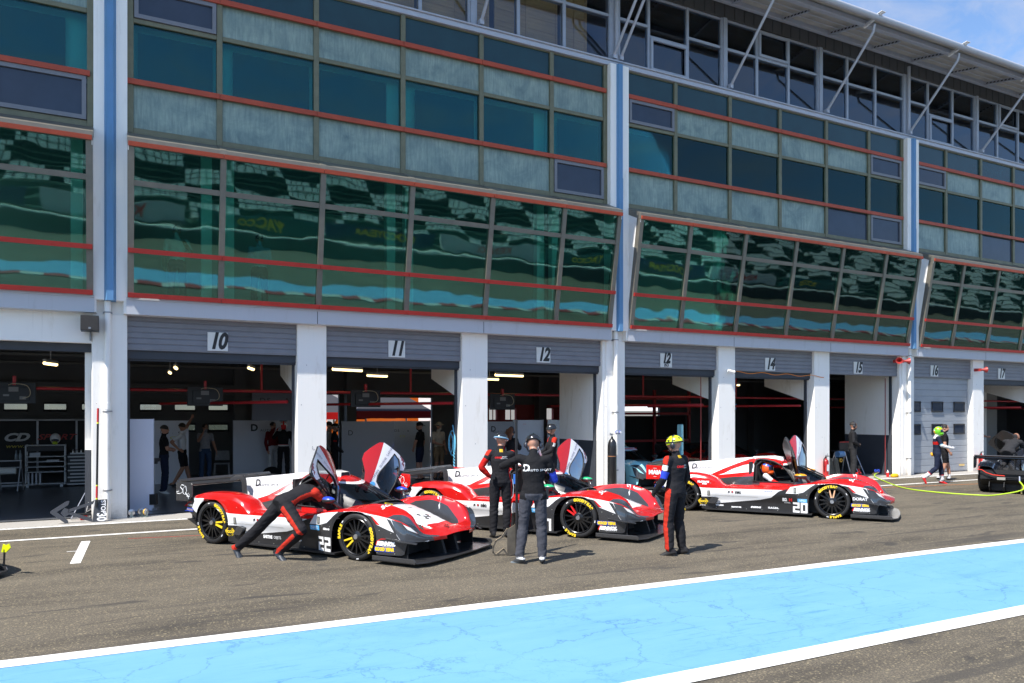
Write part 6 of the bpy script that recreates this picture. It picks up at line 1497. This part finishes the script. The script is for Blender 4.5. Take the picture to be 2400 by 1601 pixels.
for x in (-.20, -.12, -.03, .05, .12): g.tube([(x, 0, .12), (x, 0, 1.02+.03*(x > 0))], .022 if x < .04 else .032, 10)
g.build('column', mat('brushed_aluminium', (.34, .35, .37), .3, .7), ls, smooth=True, angle=40); g = MB(); g.box(-.5, .22, -.06, .10, .02, .08, 0); g.prism([(-.60, -.03, .30), (.1, -.03, .33), (.1, -.03, .12), (-.2, -.03, .10)], (0, .06, 0), 1); g.box(-.05, .2, -.08, .06, .14, .36, 1); g.box(-.24, .2, -.04, .05, .98, 1.03, 1); g.box(.02, .25, -.05, .06, 1.03, 1.10, 1); g.build('base', [HUB, BLACK], ls)
# the signal board held by the man in the team shirt
hb = empty('signal_board', (5.03, -6.975, 0), R(-27.2), 'tall black pole with a wooden board cut out at its foot, held by the crew', 'pit board')
g = MB(); g.tube([(.0, 0, 0), (-.01, 0, 1.93)], .019, 10); 
for zz in (.45, .95, 1.35): g.tube([(-.005, 0, zz), (-.005, 0, zz+.04)], .024, 10)
g.build('pole', BLACK, hb, smooth=True, angle=40); g = MB(); pl = mat('plywood_board', (.10, .088, .070), .6, 0, .5, 6); pe = mat('pale_board_edge', (.50, .40, .27), .6)
S_ = lambda pts: [(x, .02, z) for x, z in pts]
g.prism(S_([(-.02, .45), (-.138, .375), (-.138, .05), (-.125, .0), (-.01, .03)]), (0, .012, 0), 0, 1)
out = [(-.138, .375), (-.205, .27), (-.30, .205), (-.335, .125), (-.338, .05), (-.300, .005), (-.190, .095), (-.130, .01)]
for a, b_ in zip(out, out[1:]):
    a, b_ = Vector(a), Vector(b_); dd = (b_-a).normalized(); n_ = Vector((-dd.y, dd.x))*.013; g.prism(S_([a-n_-dd*.008, b_-n_+dd*.008, b_+n_+dd*.008, a+n_-dd*.008]), (0, .03, 0), 0, 1)
g.build('board', [pl, pe], hb)
# hose and regulators
def spline(pts, n=14):
    out = []
    for i in range(len(pts)-1):
        a = Vector(pts[max(i-1, 0)]); b_ = Vector(pts[i]); c_ = Vector(pts[i+1]); d_ = Vector(pts[min(i+2, len(pts)-1)])
        for k in range(n):
            t = k/n; out.append(.5*((2*b_)+(-a+c_)*t+(2*a-5*b_+4*c_-d_)*t*t+(-a+3*b_-3*c_+d_)*t**3))
    return out+[Vector(pts[-1])]
tail = in_car(carK, -3.5, -.02)
hz = spline([(21.70, -.02, .12), (21.3, -.25, .06), (20.47, -1.18, .018), (18.95, -2.95, .018), (18.62, -4.0, .018), (18.85, -5.0, .018), (19.2, -5.28, .03), (tail[0]-.28, tail[1]-.22, .16), (tail[0]-.06, tail[1]-.03, .34)])
o = thing('air_hose', MB().tube(hz, .017, 8), mat('lime_hose', (.42, .60, .03), .45), 'lime yellow air hose running from garage 15 to the black car', 'hose', smooth=True)
o = MB().tube([hz[-1], hz[-1]+Vector((.03, .02, .12))], .022, 8).build('coupling', HUB, o)
g = MB(); g.tube([(21.52, -.02, .10), (21.85, .03, .14)], .03, 8); g.lathe([(0, 0), (.05, 0), (.05, .03), (0, .03)], (21.62, -.03, .2), (0, -1, 0), 14, 1); g.lathe([(0, 0), (.05, 0), (.05, .03), (0, .03)], (21.76, -.03, .2), (0, -1, 0), 14, 1); thing('air_regulator', g, [mat('brass', (.38, .28, .12), .35, .8), BLUEPR], 'brass air regulator with two blue gauges at the end of the lime hose', 'regulator')
r0 = random.Random(9); g = MB(); g.ell((22.05, -.40, .05), (.16, .10, .075), 14, 8); o = thing('cloth_heap', g, cloth('amber_cloth', (.75, .42, .02)), 'amber yellow cloth heaped on the ground beside garage 15', 'cloth', smooth=True)
for v in o.data.vertices: v.co *= 1; v.co += Vector((0, 0, .02*noise.noise(v.co*25)))
g = MB(); g.lathe([(0, 0), (.04, 0), (.042, .01), (.042, .16), (.015, .20), (.015, .24), (0, .24)], (21.86, -.30, 0), (0, 0, 1), 14, 0, [0, 0, 1, 0, 0, 1]); thing('spray_bottle', g, [WTXT, REDPR], 'small white bottle standing beside the amber cloth', 'bottle', smooth=True)
for k, (x, y) in enumerate(((21.35, .35), (21.60, .55))):
    g = MB(); g.tube([(x-.16, y, .06), (x+.10, y+.05, .08)], .05, 8, 0); g.tube([(x+.02, y, .08), (x+.0, y+.05, .26)], .03, 8, 0); g.box(x-.05, x+.06, y, y+.08, .25, .33, 1); thing('impact_wrench', g, [mat('tool_red', (.5, .02, .02), .4), BLACK], 'dark red power wrench on the floor of garage 15, %s' % ('nearer the hoodie man', 'nearer the wall')[k], 'power tool', 'power wrenches in garage 15')
for k in range(2):
    g = MB(); x = 19.90+.26*k; g.prism([(x, .28, 0), (x+.26, .28, 0), (x+.20, .36, .62), (x+.02, .36, .62)], (0, .03, 0)); g.tube([(x+.04, .27, .05), (x+.06, .33, .58)], .012, 6); g.tube([(x+.20, .27, .05), (x+.16, .33, .58)], .012, 6)
    if k: g.lathe([(.035, -.02), (.06, -.02), (.06, .02), (.035, .02)], (x+.34, .36, .55), (0, 1, 0), 16, 1)
    thing('quick_lift', g, [mat('scuffed_steel', (.20, .19, .16), .5, .5, .4, 12), mat('castor_yellow', (.62, .36, .05), .5)], 'scuffed steel lifting plate propped in garage 15, %s' % ('left one', 'right one with the wheel')[k], 'lifting plate', 'lifting plates in garage 15')
tr_ = empty('trestle_table', (21.35, 1.1, 0), 0, 'folding trestle with a dark screen and blue roll behind the hoodie man', 'trestle')
g = MB()
for x, dx in ((-.22, -.12), (.22, .12)): g.tube([(x, 0, .78), (x+dx, -.15, 0)], .018, 6); g.tube([(x, 0, .78), (x+dx, .2, 0)], .018, 6)
g.build('leg', HUB, tr_); g = MB(); g.box(-.35, .42, -.05, .25, .78, .81); g.build('table_top', BLACK, tr_); g = MB(); g.box(-.02, .46, .0, .06, .82, 1.10, 0); g.box(-.02, .46, -.005, .0, 1.08, 1.10, 1); g.build('screen', [BLACK, REDPR], tr_)
thing('paper_roll', MB().tube([(21.05, .95, .70), (21.32, .95, .70)], .10, 16), mat('blue_paper', (.16, .32, .55), .8), 'blue paper roll on the trestle in garage 15', 'paper roll', smooth=True)
for k, x in enumerate((22.02, 22.30)): thing('steel_rod', MB().tube([(x, .9, 0), (x+.12, 1.5, 1.0)], .016, 8), HUB, 'bare steel rod leaning on the anthracite wall of garage 15, %s' % ('left one', 'right one')[k], 'rod', 'steel rods in garage 15', True)
for k, x in enumerate((15.2-.44, 22.62)):
    g = MB(); g.tube([(x, .36, 0), (x, .36, 3.2)], .014, 6); thing('red_cord', g, mat('dark_red_cord', (.22, .02, .02), .6), 'dark red pull cord hanging at the right door track of garage %s' % ('12 bis', '15')[k], 'cord', 'red pull cords')
hb_ = MB()
for k, (rr, yc) in enumerate(((.30, .45), (.22, .50))): hb_.tube([(7.16-.02*k, yc+rr*.6*math.cos(a*.2618), 1.32+rr*math.sin(a*.2618)) for a in range(24)], .014, 6, closed=True)
hb_.tube([(7.14, .30+.03*math.cos(a*.9), 1.1-.0105*a) for a in range(60)], .012, 5); hb_.tube([(7.15, .4, 1.75), (7.15, .3, 1.5), (7.14, .3, 1.1)], .013, 6)
thing('coiled_air_hose', hb_, mat('light_blue_hose', (.12, .42, .62), .45), 'light blue coiled air hoses hanging at the right side of garage 11', 'hose', smooth=True)
# ---------------------------------------------------------------- inside the garages
BOARD = mat('white_partition_board', (.60, .62, .68), .35, 0, .06, 1); BOARDG = mat('grey_partition_board', (.30, .31, .33), .3, 0, .06, 1)
def board(x0, x1, y, h, m, label, text=(), rot=0, grp='partition boards in the garages'):
    r = empty('partition_board', (x0, y, 0), rot, label, 'partition board', grp); L = x1-x0; b_ = MB(); b_.box(0, L, 0, .05, .02, h, 0); b_.box(-.012, 0, -.004, .054, 0, h+.01, 1); b_.box(L, L+.012, -.004, .054, 0, h+.01, 1); b_.build('panel', [m, LGREY], r)
    if text:
        t_ = MB()
        for s_, tx_, tz_, sz_, mi_, kw_ in text: put_text(t_, s_, (tx_, 0, tz_), (1, 0, 0), (0, 0, 1), sz_, mi_, .004, **kw_)
        t_.build('lettering', [TXT, mat('pale_yellow_print', (.55, .52, .10)), WTXT, REDPR], r, recalc=False)
    return r
SPW = dict(spacing=1.2, xs=1.2)
board(.19, .67, .9, 1.91, mat('bluish_white_board', (.62, .66, .78), .4, 0, .05, 1), 'tall bluish white board at the left edge of garage 10', grp=None)
board(.90, 1.83, 7.4, 1.83, BOARD, 'white board reading DS with the raised hand on it', [('DS  .  e', .46, 1.50, .12, 0, SPW), ('O', .55, 1.33, .12, 1, dict(xs=2.4))])
board(3.22, 5.3, 8.6, 1.82, BOARD, 'wide white board reading D AUTO SPORT behind the red and white helmet', [('D', .62, 1.58, .30, 0, dict(bold=.01)), ('AUTO SPORT', 1.22, 1.50, .10, 0, SPW)])
board(5.95, 7.55, 6.0, 1.80, BOARDG, 'darker grey board at the left of garage 11', [('D', .25, 1.45, .22, 0, {})]); board(7.62, 8.86, 6.35, 1.80, mat('satin_grey_board', (.42, .43, .44), .3, 0, .06, 1), 'lighter grey board reading DS behind the cap man', [('DS  .  e', .30, 1.50, .11, 0, SPW), ('O', .32, 1.32, .10, 1, dict(xs=2.4))])
board(9.50, 10.36, 3.4, 1.80, BOARDG, 'grey board reading D AUTO SPORT in garage 12', [('D', .18, 1.58, .22, 0, dict(bold=.005)), ('AUTO SPORT', .50, 1.50, .08, 0, SPW)]); board(10.40, 11.40, 3.5, 1.84, BOARD, 'white board with a small notice in garage 12', [('NOTICE', .35, 1.72, .03, 3, {})]); board(11.46, 12.1, 3.3, 1.84, mat('bright_white_board', (.72, .74, .78), .4, 0, .05, 1), 'brightest white board at the right of garage 12')
b_ = MB(); b_.box(3.40, 4.75, 6.1, 6.13, 1.83, 2.62); o = thing('banner', b_, mat('blue_grey_banner', (.12, .135, .17), .6), 'blue grey DS banner hanging high at the right of garage 10', 'banner'); t = MB(); put_text(t, 'DS  . A', (4.02, 6.1, 2.40), (1, 0, 0), (0, 0, 1), .20, 0, .004, **SPW); t.build('lettering', TXT, o, recalc=False)
for x, z0, nm in ((-2.38, 2.24, '9'), (1.48, 2.21, '10'), (5.42, 2.20, '11'), (9.44, 2.14, '12')):
    r = empty('monitor', (x, 3.12, z0), 0, 'back of a black monitor hung from the red pipe in garage %s' % nm, 'monitor', 'monitors hung from the red pipe')
    g = MB(); g.box(0, .80, 0, .05, 0, .46); g.box(.12, .68, -.03, 0, .06, .36); bevel(g.build('case', BLACK, r), .008); g = MB(); g.box(.30, .48, -.045, -.03, .26, .36); g.box(.20, .31, -.034, -.03, .16, .20); g.box(.5, .62, -.036, -.03, .09, .16); g.build('label_plate', mat('grey_plate', (.20, .20, .20), .6), r)
    g = MB(); g.box(.37, .43, -.02, .06, .40, .60); g.build('bracket', RP, r); g = MB(); g.tube(spline([(.56, -.04, .12), (.68, -.08, .16), (.70, -.09, .28), (.62, -.09, .40), (.40, -.08, .43), (.30, -.06, .40)]), .008, 5); g.build('cable', mat('cream_cable', (.50, .42, .28), .6), r, smooth=True)
# banner wall, racks of garage 9
r = empty('team_banner', (-3.4, 8.8, 0), 0, 'black banner wall with grey frame reading CD SPORT in garage 9', 'banner'); g = MB(); g.box(0, 2.85, 0, .03, .04, 1.86); g.build('cloth', mat('black_banner', (.006, .006, .007), .7), r)
g = MB(); g.box(0, 2.85, -.02, 0, 1.83, 1.87); g.box(0, 2.85, -.02, 0, 0, .05)
for x in (.0, 1.38, 2.34): g.box(x, x+.05, -.02, 0, 0, 1.87)
g.build('frame', STEEL, r); t = MB(); put_text(t, 'CD', (.88, 0, 1.36), (1, 0, 0), (0, 0, 1), .30, 0, .024, shear=.35, xs=1.35, bold=.014); put_text(t, 'SPORT', (1.85, 0, 1.36), (1, 0, 0), (0, 0, 1), .22, 1, .024, shear=.35, xs=1.4, bold=.004); put_text(t, 'www.cdsport.com', (1.35, 0, 1.12), (1, 0, 0), (0, 0, 1), .15, 2, .024, shear=.2, xs=1.25); t.build('lettering', [mat('grey_print', (.42, .42, .42)), mat('dim_red_print', (.28, .02, .015)), mat('dim_yellow_print', (.36, .30, .02))], r, recalc=False)
r = empty('tool_rack', (-2.22, 7.95, 0), 0, 'open metal rack with shelves before the black banner in garage 9', 'rack'); g = MB()
for x in (0, .92): g.box(x, x+.03, 0, .03, .08, 1.18); g.box(x, x+.03, .42, .45, .08, 1.18)
for z in (.10, .42, .56, .70, .84, 1.15): g.box(0, .95, 0, .45, z, z+.02)
for x in (.05, .85): g.tube([(x, .1, .04), (x, .14, .04)], .04, 10)
g.build('frame', mat('rack_metal', (.40, .40, .40), .4, .5), r); g = MB()
for k in range(4): g.box(.06+.09*k, .10+.09*k, .02, .3, .12, .40)
g.box(.1, .35, .05, .3, .86, .96); g.box(.5, .8, .05, .3, .72, .76); g.box(.04, .9, .01, .4, 1.0, 1.13, 1); g.build('contents', [STEEL, BLACK], r)
r = empty('drawer_unit', (-1.22, 8.0, 0), 0, 'stack of pale drawers half hidden by the first pillar in garage 9', 'drawers'); g = MB(); g.box(0, .7, .02, .45, .05, .9, 1)
for k in range(5): g.box(0, .72, 0, .45, .05+.19*k, .085+.19*k, 0); g.box(.06, .66, -.02, .0, .14+.19*k, .18+.19*k, 0)
g.build('carcass', [mat('rack_metal', (.40, .40, .40), .4, .5), BLACK], r); g = MB()
for k in range(6): g.tube([(.12+.1*k, .2, .9), (.12+.1*k, .2, .99)], .022, 8); g.ell((.12+.1*k, .2, 1.0), (.03, .03, .03), 8, 6)
g.build('fitting', HUB, r)
r = empty('folding_stool', (-2.75, 7.3, 0), 0, 'grey folding step with a paper roll at the left edge of garage 9', 'step'); g = MB()
for x in (0, .5): g.tube([(x, 0, .80), (x-.06, -.2, 0)], .016, 6); g.tube([(x, 0, .80), (x+.04, .25, 0)], .016, 6)
for z in (.2, .6, .78): g.box(-.02, .52, -.05, .05, z, z+.025)
g.build('frame', STEEL, r); g = MB(); g.tube([(.05, -.06, .53), (.40, -.06, .53)], .09, 14); g.build('roll', KPATCH, r, smooth=True, angle=40)
for k in range(2): g = MB(); g.lathe([(0, 0), (.04, 0), (.042, .12), (.02, .2), (.015, .26), (0, .26)], (-2.36+.09*k, 7.35, .805), (0, 0, 1), 12); thing('plastic_bottle', g, mat('clear_grey_plastic', (.10, .13, .15), .2), 'grey plastic bottle on the folding step in garage 9, %s' % ('left one', 'right one')[k], 'bottle', 'bottles on the folding step', True)
g = MB(); g.ell((-1.52, 8.1, 1.34), (.13, .16, .15), 16, 10, 0); g.ell((-1.52, 8.02, 1.30), (.10, .10, .06), 12, 8, 1); g.ell((-1.52, 7.99, 1.22), (.07, .06, .05), 10, 6, 2); thing('racing_helmet', g, [HW, VIS, mat('lime_plastic', (.6, .75, .05))], 'white racing helmet with lime chin on top of the rack in garage 9', 'helmet', smooth=True)
# back doors with small windows (parts of the building)
def back_window(x0, x1, z0, z1):
    g = MB(); g.tube([(x0, 10.97, z0), (x1, 10.97, z0), (x1, 10.97, z1), (x0, 10.97, z1)], .035, 6, closed=True); f = g.build('back_window_frame', BLACK, PB); MB().box(x0, x1, 11.02, 11.03, z0, z1).build('window_pane', CARG, f)
for x0, x1 in ((-3.04, -2.43), (-2.0, -1.4), (-.98, -.4), (.66, 1.29), (1.69, 2.32), (2.73, 3.35)): back_window(x0, x1, 2.13, 2.36)
for x0, x1 in ((1.69, 2.32), (2.73, 3.35)): back_window(x0, x1, 1.46, 1.69)
g = MB(); g.box(-12, 3.5, 10.9, 10.96, 2.44, 2.47); g.box(-12, 3.5, 10.9, 10.96, 1.96, 1.99); g.box(-12, 4.0, 10.6, 10.9, 2.66, 3.0); g.build('door_rail', mat('rail_grey', (.10, .10, .10), .6), PB)
for k, x in enumerate((1.55, 2.95)):
    r = empty('chair', (x, 9.2, 0), R(180-10*k), 'white plastic chair at the back of garage 10, %s' % ('left of the phone man', 'right of the phone man')[k], 'chair', 'white chairs in garage 10')
    MB().box(-.22, .22, -.2, .2, .44, .47).build('seat', KLIGHT, r); g = MB(); g.prism([(-.22, -.22, .55), (.22, -.22, .55), (.20, -.30, .85), (-.20, -.30, .85)], (0, .02, 0)); g.build('backrest', KLIGHT, r)
    for x_ in (-.2, .2):
        for y_ in (-.2, .2): MB().tube([(x_, y_, .45), (x_*1.15, y_*1.2, 0)], .012, 6).build('leg', STEEL, r)
g = MB(); g.ell((4.15, 7.3, .22), (.28, .2, .22), 14, 8); thing('kit_bag', g, KBLACK, 'black kit bag on the floor beside the dark red suit', 'bag', smooth=True)
# garage 12 bis furniture
r = empty('workbench', (13.6, 6.5, 0), 0, 'wooden workbench with blue legs behind the light blue car', 'workbench'); MB().box(0, 3.0, 0, .7, .84, .90).build('worktop', mat('bench_wood', (.36, .20, .08), .6, 0, .3, 4), r)
for x in (.02, 1.0, 2.0, 2.9): MB().box(x, x+.08, .02, .68, 0, .84).build('leg', mat('blue_bench_paint', (.03, .09, .35), .5), r)
for k in range(7): g = MB(); x = 13.8+.38*k; hh = .12+.09*((k*5) % 3); g.box(x, x+.18, 6.7, 6.95, .905, .905+hh, k % 2); g.box(x+.03, x+.15, 6.72, 6.9, .905+hh, .93+hh, 1-k % 2); thing('tool_case', g, [BLACK, mat('dark_blue_case', (.03, .06, .14), .5)], 'small tool case on the wooden workbench, number %s from the left end' % ('one', 'two', 'three', 'four', 'five', 'six', 'seven')[k], 'tool case', 'tool cases on the workbench', bev=.01)
def shell_panel(name, c, rx, rz, m, label, yaw=0):
    r = empty(name, c, yaw, label, 'body panel'); g = MB(); rows = [[(rx*(a/8-.5)*2, .55*math.cos(b_*math.pi/8)*(1-.25*(a/8)), rz*math.sin(b_*math.pi/8)*(1-.5*(a/8)**2)) for b_ in range(9)] for a in range(9)]
    g.grid(rows); o_ = g.build('shell', [m], r, smooth=True); sm = o_.modifiers.new('t', 'SOLIDIFY'); sm.thickness = .03; return r
shell_panel('engine_panel', (13.05, 4.1, 1.12), .55, .28, LBL, 'light blue lifted engine cover behind the light blue car roof', R(200)); g = MB(); r = shell_panel('tail_panel', (14.3, 6.1, 1.35), .75, .5, LBL, 'light blue tail panel with a dark opening stored high behind the car', R(190)); MB().box(-.4, .2, -.58, -.5, .02, .30).build('opening', BLACK, r); MB().tube([(0, 0, -1.34), (0, 0, .4)], .03, 6).build('stand', STEEL, r)
g = MB(); g.box(14.60, 14.68, 1.0, 1.22, .0, 1.72); thing('door_panel', g, [LBL], 'narrow light blue panel standing on edge at the right of garage 12 bis', 'body panel', bev=.03)
g = MB(); g.box(17.4, 17.8, 10.6, 10.64, 1.45, 2.05, 1); g.box(17.44, 17.76, 10.58, 10.6, 1.49, 2.01, 0); thing('framed_notice', g, [mat('paper', (.45, .43, .42), .7), BLACK], 'framed notice on the back wall of garage 12 bis', 'notice')
g = MB(); g.tube([(20.1, 5.0, .3), (20.0, 4.6, 2.0)], .04, 8); r = thing('banner_flag', g, [BLACK], 'dark feather flag with red and blue ends at the left of garage 15', 'flag'); g = MB(); g.prism([(19.9, 4.6, 2.3), (20.15, 4.6, 2.25), (20.0, 4.6, 1.6), (19.75, 4.6, 1.0), (19.5, 4.6, .7), (19.6, 4.6, 1.3)], (0, .02, 0), 0); g.prism([(19.86, 4.59, 2.36), (20.15, 4.59, 2.40), (20.1, 4.59, 2.2), (19.95, 4.59, 2.12)], (0, .02, 0), 1); g.prism([(19.5, 4.58, .95), (19.66, 4.58, 1.2), (19.7, 4.58, .8), (19.55, 4.58, .6)], (0, .02, 0), 2); g.build('cloth', [BLACK, mat('sky_blue_flag', (.10, .30, .60), .7), REDPR], r)
# garage 14: red steel rack, dark wall covers; garage 17 banner
r = empty('steel_rack', (15.6, 8.5, 0), 0, 'tall dark red steel rack at the back of garage 14', 'rack'); g = MB()
for x in (0, 1.9, 3.8, 5.6): g.box(x, x+.10, 0, .1, 0, 3.0)
for z in (.9, 2.0, 2.6): g.box(0, 5.7, 0, .08, z, z+.09)
g.build('frame', RP, r); g = MB(); g.box(.1, 5.6, .2, .25, .0, 1.95); g.build('cover', mat('black_cover', (.006, .006, .006), .8), r)
r = empty('team_banner', (28.0, 5.2, 0), 0, 'pale grey banner wall with black lettering inside garage 17', 'banner'); g = MB(); g.box(0, 9, 0, .04, 1.95, 3.9, 0); g.box(5.4, 9, 0, .04, 0, 1.95, 0); g.prism([(5.05, -.02, 1.95), (5.22, -.02, 1.95), (5.95, -.02, 0), (5.78, -.02, 0)], (0, .02, 0), 1); g.box(0, 5.3, .05, .08, 0, 1.95, 2); g.build('wall', [mat('warm_grey_banner', (.30, .29, .27), .7), REDPR, DARK], r)
t = MB(); put_text(t, 'DUAS', (4.4, 0, 2.75), (1, 0, 0), (0, 0, 1), .75, 0, .006, shear=.35, xs=1.5, bold=.02); put_text(t, 'RACERS FRANCE', (4.35, 0, 2.25), (1, 0, 0), (0, 0, 1), .26, 0, .006, shear=.25, xs=1.25); t.build('lettering', TXT, r, recalc=False)
# ---------------------------------------------------------------- paddock seen through the open backs
sheet('paddock', rect(-60, 90, 11.2, 90), .0, mat('paddock_asphalt', (.12, .115, .105), .9, 0, .3, 1))
def trailer(x0, x1, y, h, m, label, texts=(), stripe=None):
    r = empty('trailer', ((x0+x1)/2, y, 0), 0, label, 'trailer'); L = (x1-x0)/2; g = MB(); g.box(-L, L, 0, 2.5, .9, h); bevel(g.build('box_body', m, r), .05); g = MB(); g.box(-L+.4, L-.4, .2, 2.3, .6, .9); g.build('chassis', BLACK, r)
    for wx in (-L*.5, -L*.5+1.3): g = MB(); g.lathe([(0, 0), (.25, 0), (.48, .02), (.5, .06), (.5, .26), (.2, .3)], (wx, .05, .5), (0, 1, 0), 20); g.build('wheel', RUB, r, smooth=True, angle=40)
    if stripe: g = MB(); stripe(g); g.build('side_stripe', [BLACK, WTXT], r)
    t_ = MB()
    for s_, x, z, sz, mi, kw in texts: put_text(t_, s_, (x, 0, z), (1, 0, 0), (0, 0, 1), sz, mi, .02, **kw)
    if texts: t_.build('lettering', [REDPR, BLACK, WTXT], r, recalc=False)
    return r
trailer(9.2, 16.5, 21, 4.0, mat('orange_trailer_paint', (.72, .15, .01), .4), 'orange trailer with black slanted letters seen through garage 11', [('PITEX', -1.0, 2.3, 1.3, 1, dict(shear=.35, xs=.8, bold=.03))], lambda g: (g.prism([(-3.7, -.02, .9), (-3.7, -.02, 3.2), (-2.0, -.02, 4.0), (-1.5, -.02, 4.0), (-3.2, -.02, 1.9)], (0, .01, 0), 1), g.prism([(-3.0, -.03, 1.8), (-2.7, -.03, 1.6), (-.6, -.03, 4.0), (-1.1, -.03, 4.0)], (0, .01, 0), 0)))
trailer(13.5, 20, 17.5, 3.9, CWHITE, 'white trailer with red letters seen at the right of the open back of garage 11', [('VOLVE', -1.3, 2.45, .55, 0, dict(bold=.02, xs=.8))])
trailer(27, 38, 26, 3.8, CWHITE, 'long white truck with yellow stripes seen through garage 12 bis', [('RACING', -2, 2.6, .6, 0, {})])
def tent(x, y, w, h, m, label, mv):
    r = empty('tent', (x, y, 0), 0, label, 'tent', 'tents in the paddock'); g = MB(); b_ = [(-w, -w, h), (w, -w, h), (w, w, h), (-w, w, h)]; g.add(b_+[(0, 0, h+1.25)], [(0, 1, 4), (1, 2, 4), (2, 3, 4), (3, 0, 4)]); g.build('roof', m, r); g = MB()
    for i in range(4): a, c_ = b_[i], b_[(i+1) % 4]; g.add([a, c_, (c_[0], c_[1], h-.3), (a[0], a[1], h-.3)], [(0, 1, 2, 3)], 0)
    g.build('valance', mv, r)
    for a in b_: MB().tube([a, (a[0], a[1], 0)], .04, 6).build('leg', STEEL, r)
    t_ = MB(); put_text(t_, 'D', (0, -w*.55, h+.5), (1, 0, 0), (0, .8, .6), .8, 0, .03, bold=.02); t_.build('lettering', WTXT, r, recalc=False)
TENTM = mat('dark_tent_cloth', (.035, .036, .045), .7)
tent(10.3, 15.8, 1.7, 2.15, TENTM, 'dark tent with red valance before the orange trailer', REDPR); tent(7.6, 17.5, 1.9, 2.1, TENTM, 'dark tent with red valance at the left of the open back of garage 11', REDPR); tent(24.5, 17, 2.4, 2.2, CWHITE, 'white tent seen through the open back of garage 12 bis', CWHITE)
# ---------------------------------------------------------------- across the track: kerb, wall and grandstand (mirrored in the sloping glass)
sheet('blue_run_off', rect(-70, 240, -30.2, -26.6), .004, BLUEP)
k_ = MB()
for q in range(-30, 200): k_.box(q*1.0, q*1.0+1.0, -26.6, -25.7, .0, .05+.004*(q % 2), q % 2)
tag(k_.build('track_kerb', [mat('dull_white_kerb', (.42, .42, .40), .7), mat('dull_red_kerb', (.30, .03, .03), .7)]), kind='structure')
w = MB(); w.box(-60, 240, -43.2, -42.9, 0, 1.0); w.box(-60, 240, -43.25, -42.85, 1.0, 1.12, 1); thing('barrier_wall', w, [mat('dark_barrier', (.05, .06, .06), .7), WHITE], 'long low wall with white coping across the track', 'wall')
adr = random.Random(8)
for q in range(9):
    x = -14+q*9.5; g = MB(); g.box(x, x+8.8, -44.4, -44.2, 1.2, 2.3, 0); o = thing('advertising_board', g, [mat(('navy_board', 'white_board', 'teal_board')[q % 3], ((.01, .02, .09), (.5, .5, .5), (.02, .10, .10))[q % 3], .5)], 'long %s hoarding board behind the wall across the track, %s from the left' % (('navy', 'white', 'teal')[q % 3], ('first', 'second', 'third', 'fourth', 'fifth', 'sixth', 'seventh', 'eighth', 'ninth')[q]), 'hoarding', 'hoardings across the track'); t = MB(); put_text(t, ('GOODYEAR', 'KENNOL', 'YACCO')[q % 3], (x+4.4, -44.2, 1.75), (-1, 0, 0), (0, 0, 1), .9, 0, .01, bold=.02); t.build('lettering', [(YEL, REDPR, YEL)[q % 3]], o, recalc=False)
gs = empty('grandstand', (25, -47, 0), 0, 'grandstand with chequered white and green seats across the track', 'grandstand')
g = MB(); nr = 17
for r_ in range(nr): g.box(-90, 210, -.85*(r_+1), -.85*r_, 0, 1.0+.42*r_)
g.build('terrace', mat('grandstand_concrete', (.03, .075, .06), .8), gs)
g = MB(); sr = random.Random(4)
for r_ in range(nr):
    for c_ in range(430):
        x = -75+c_*.56; blk = (int(c_/7)+int(r_/3)) % 2
        if blk == 0 and sr.random() < .93: y = -.85*r_-.42; z = 1.0+.42*r_; g.box(x, x+.46, y-.2, y+.2, z+.10, z+.16); g.box(x, x+.46, y-.24, y-.2, z+.12, z+.46)
so = g.build('seat', mat('white_seat', (.72, .72, .68), .5), gs); so['kind'] = 'stuff'
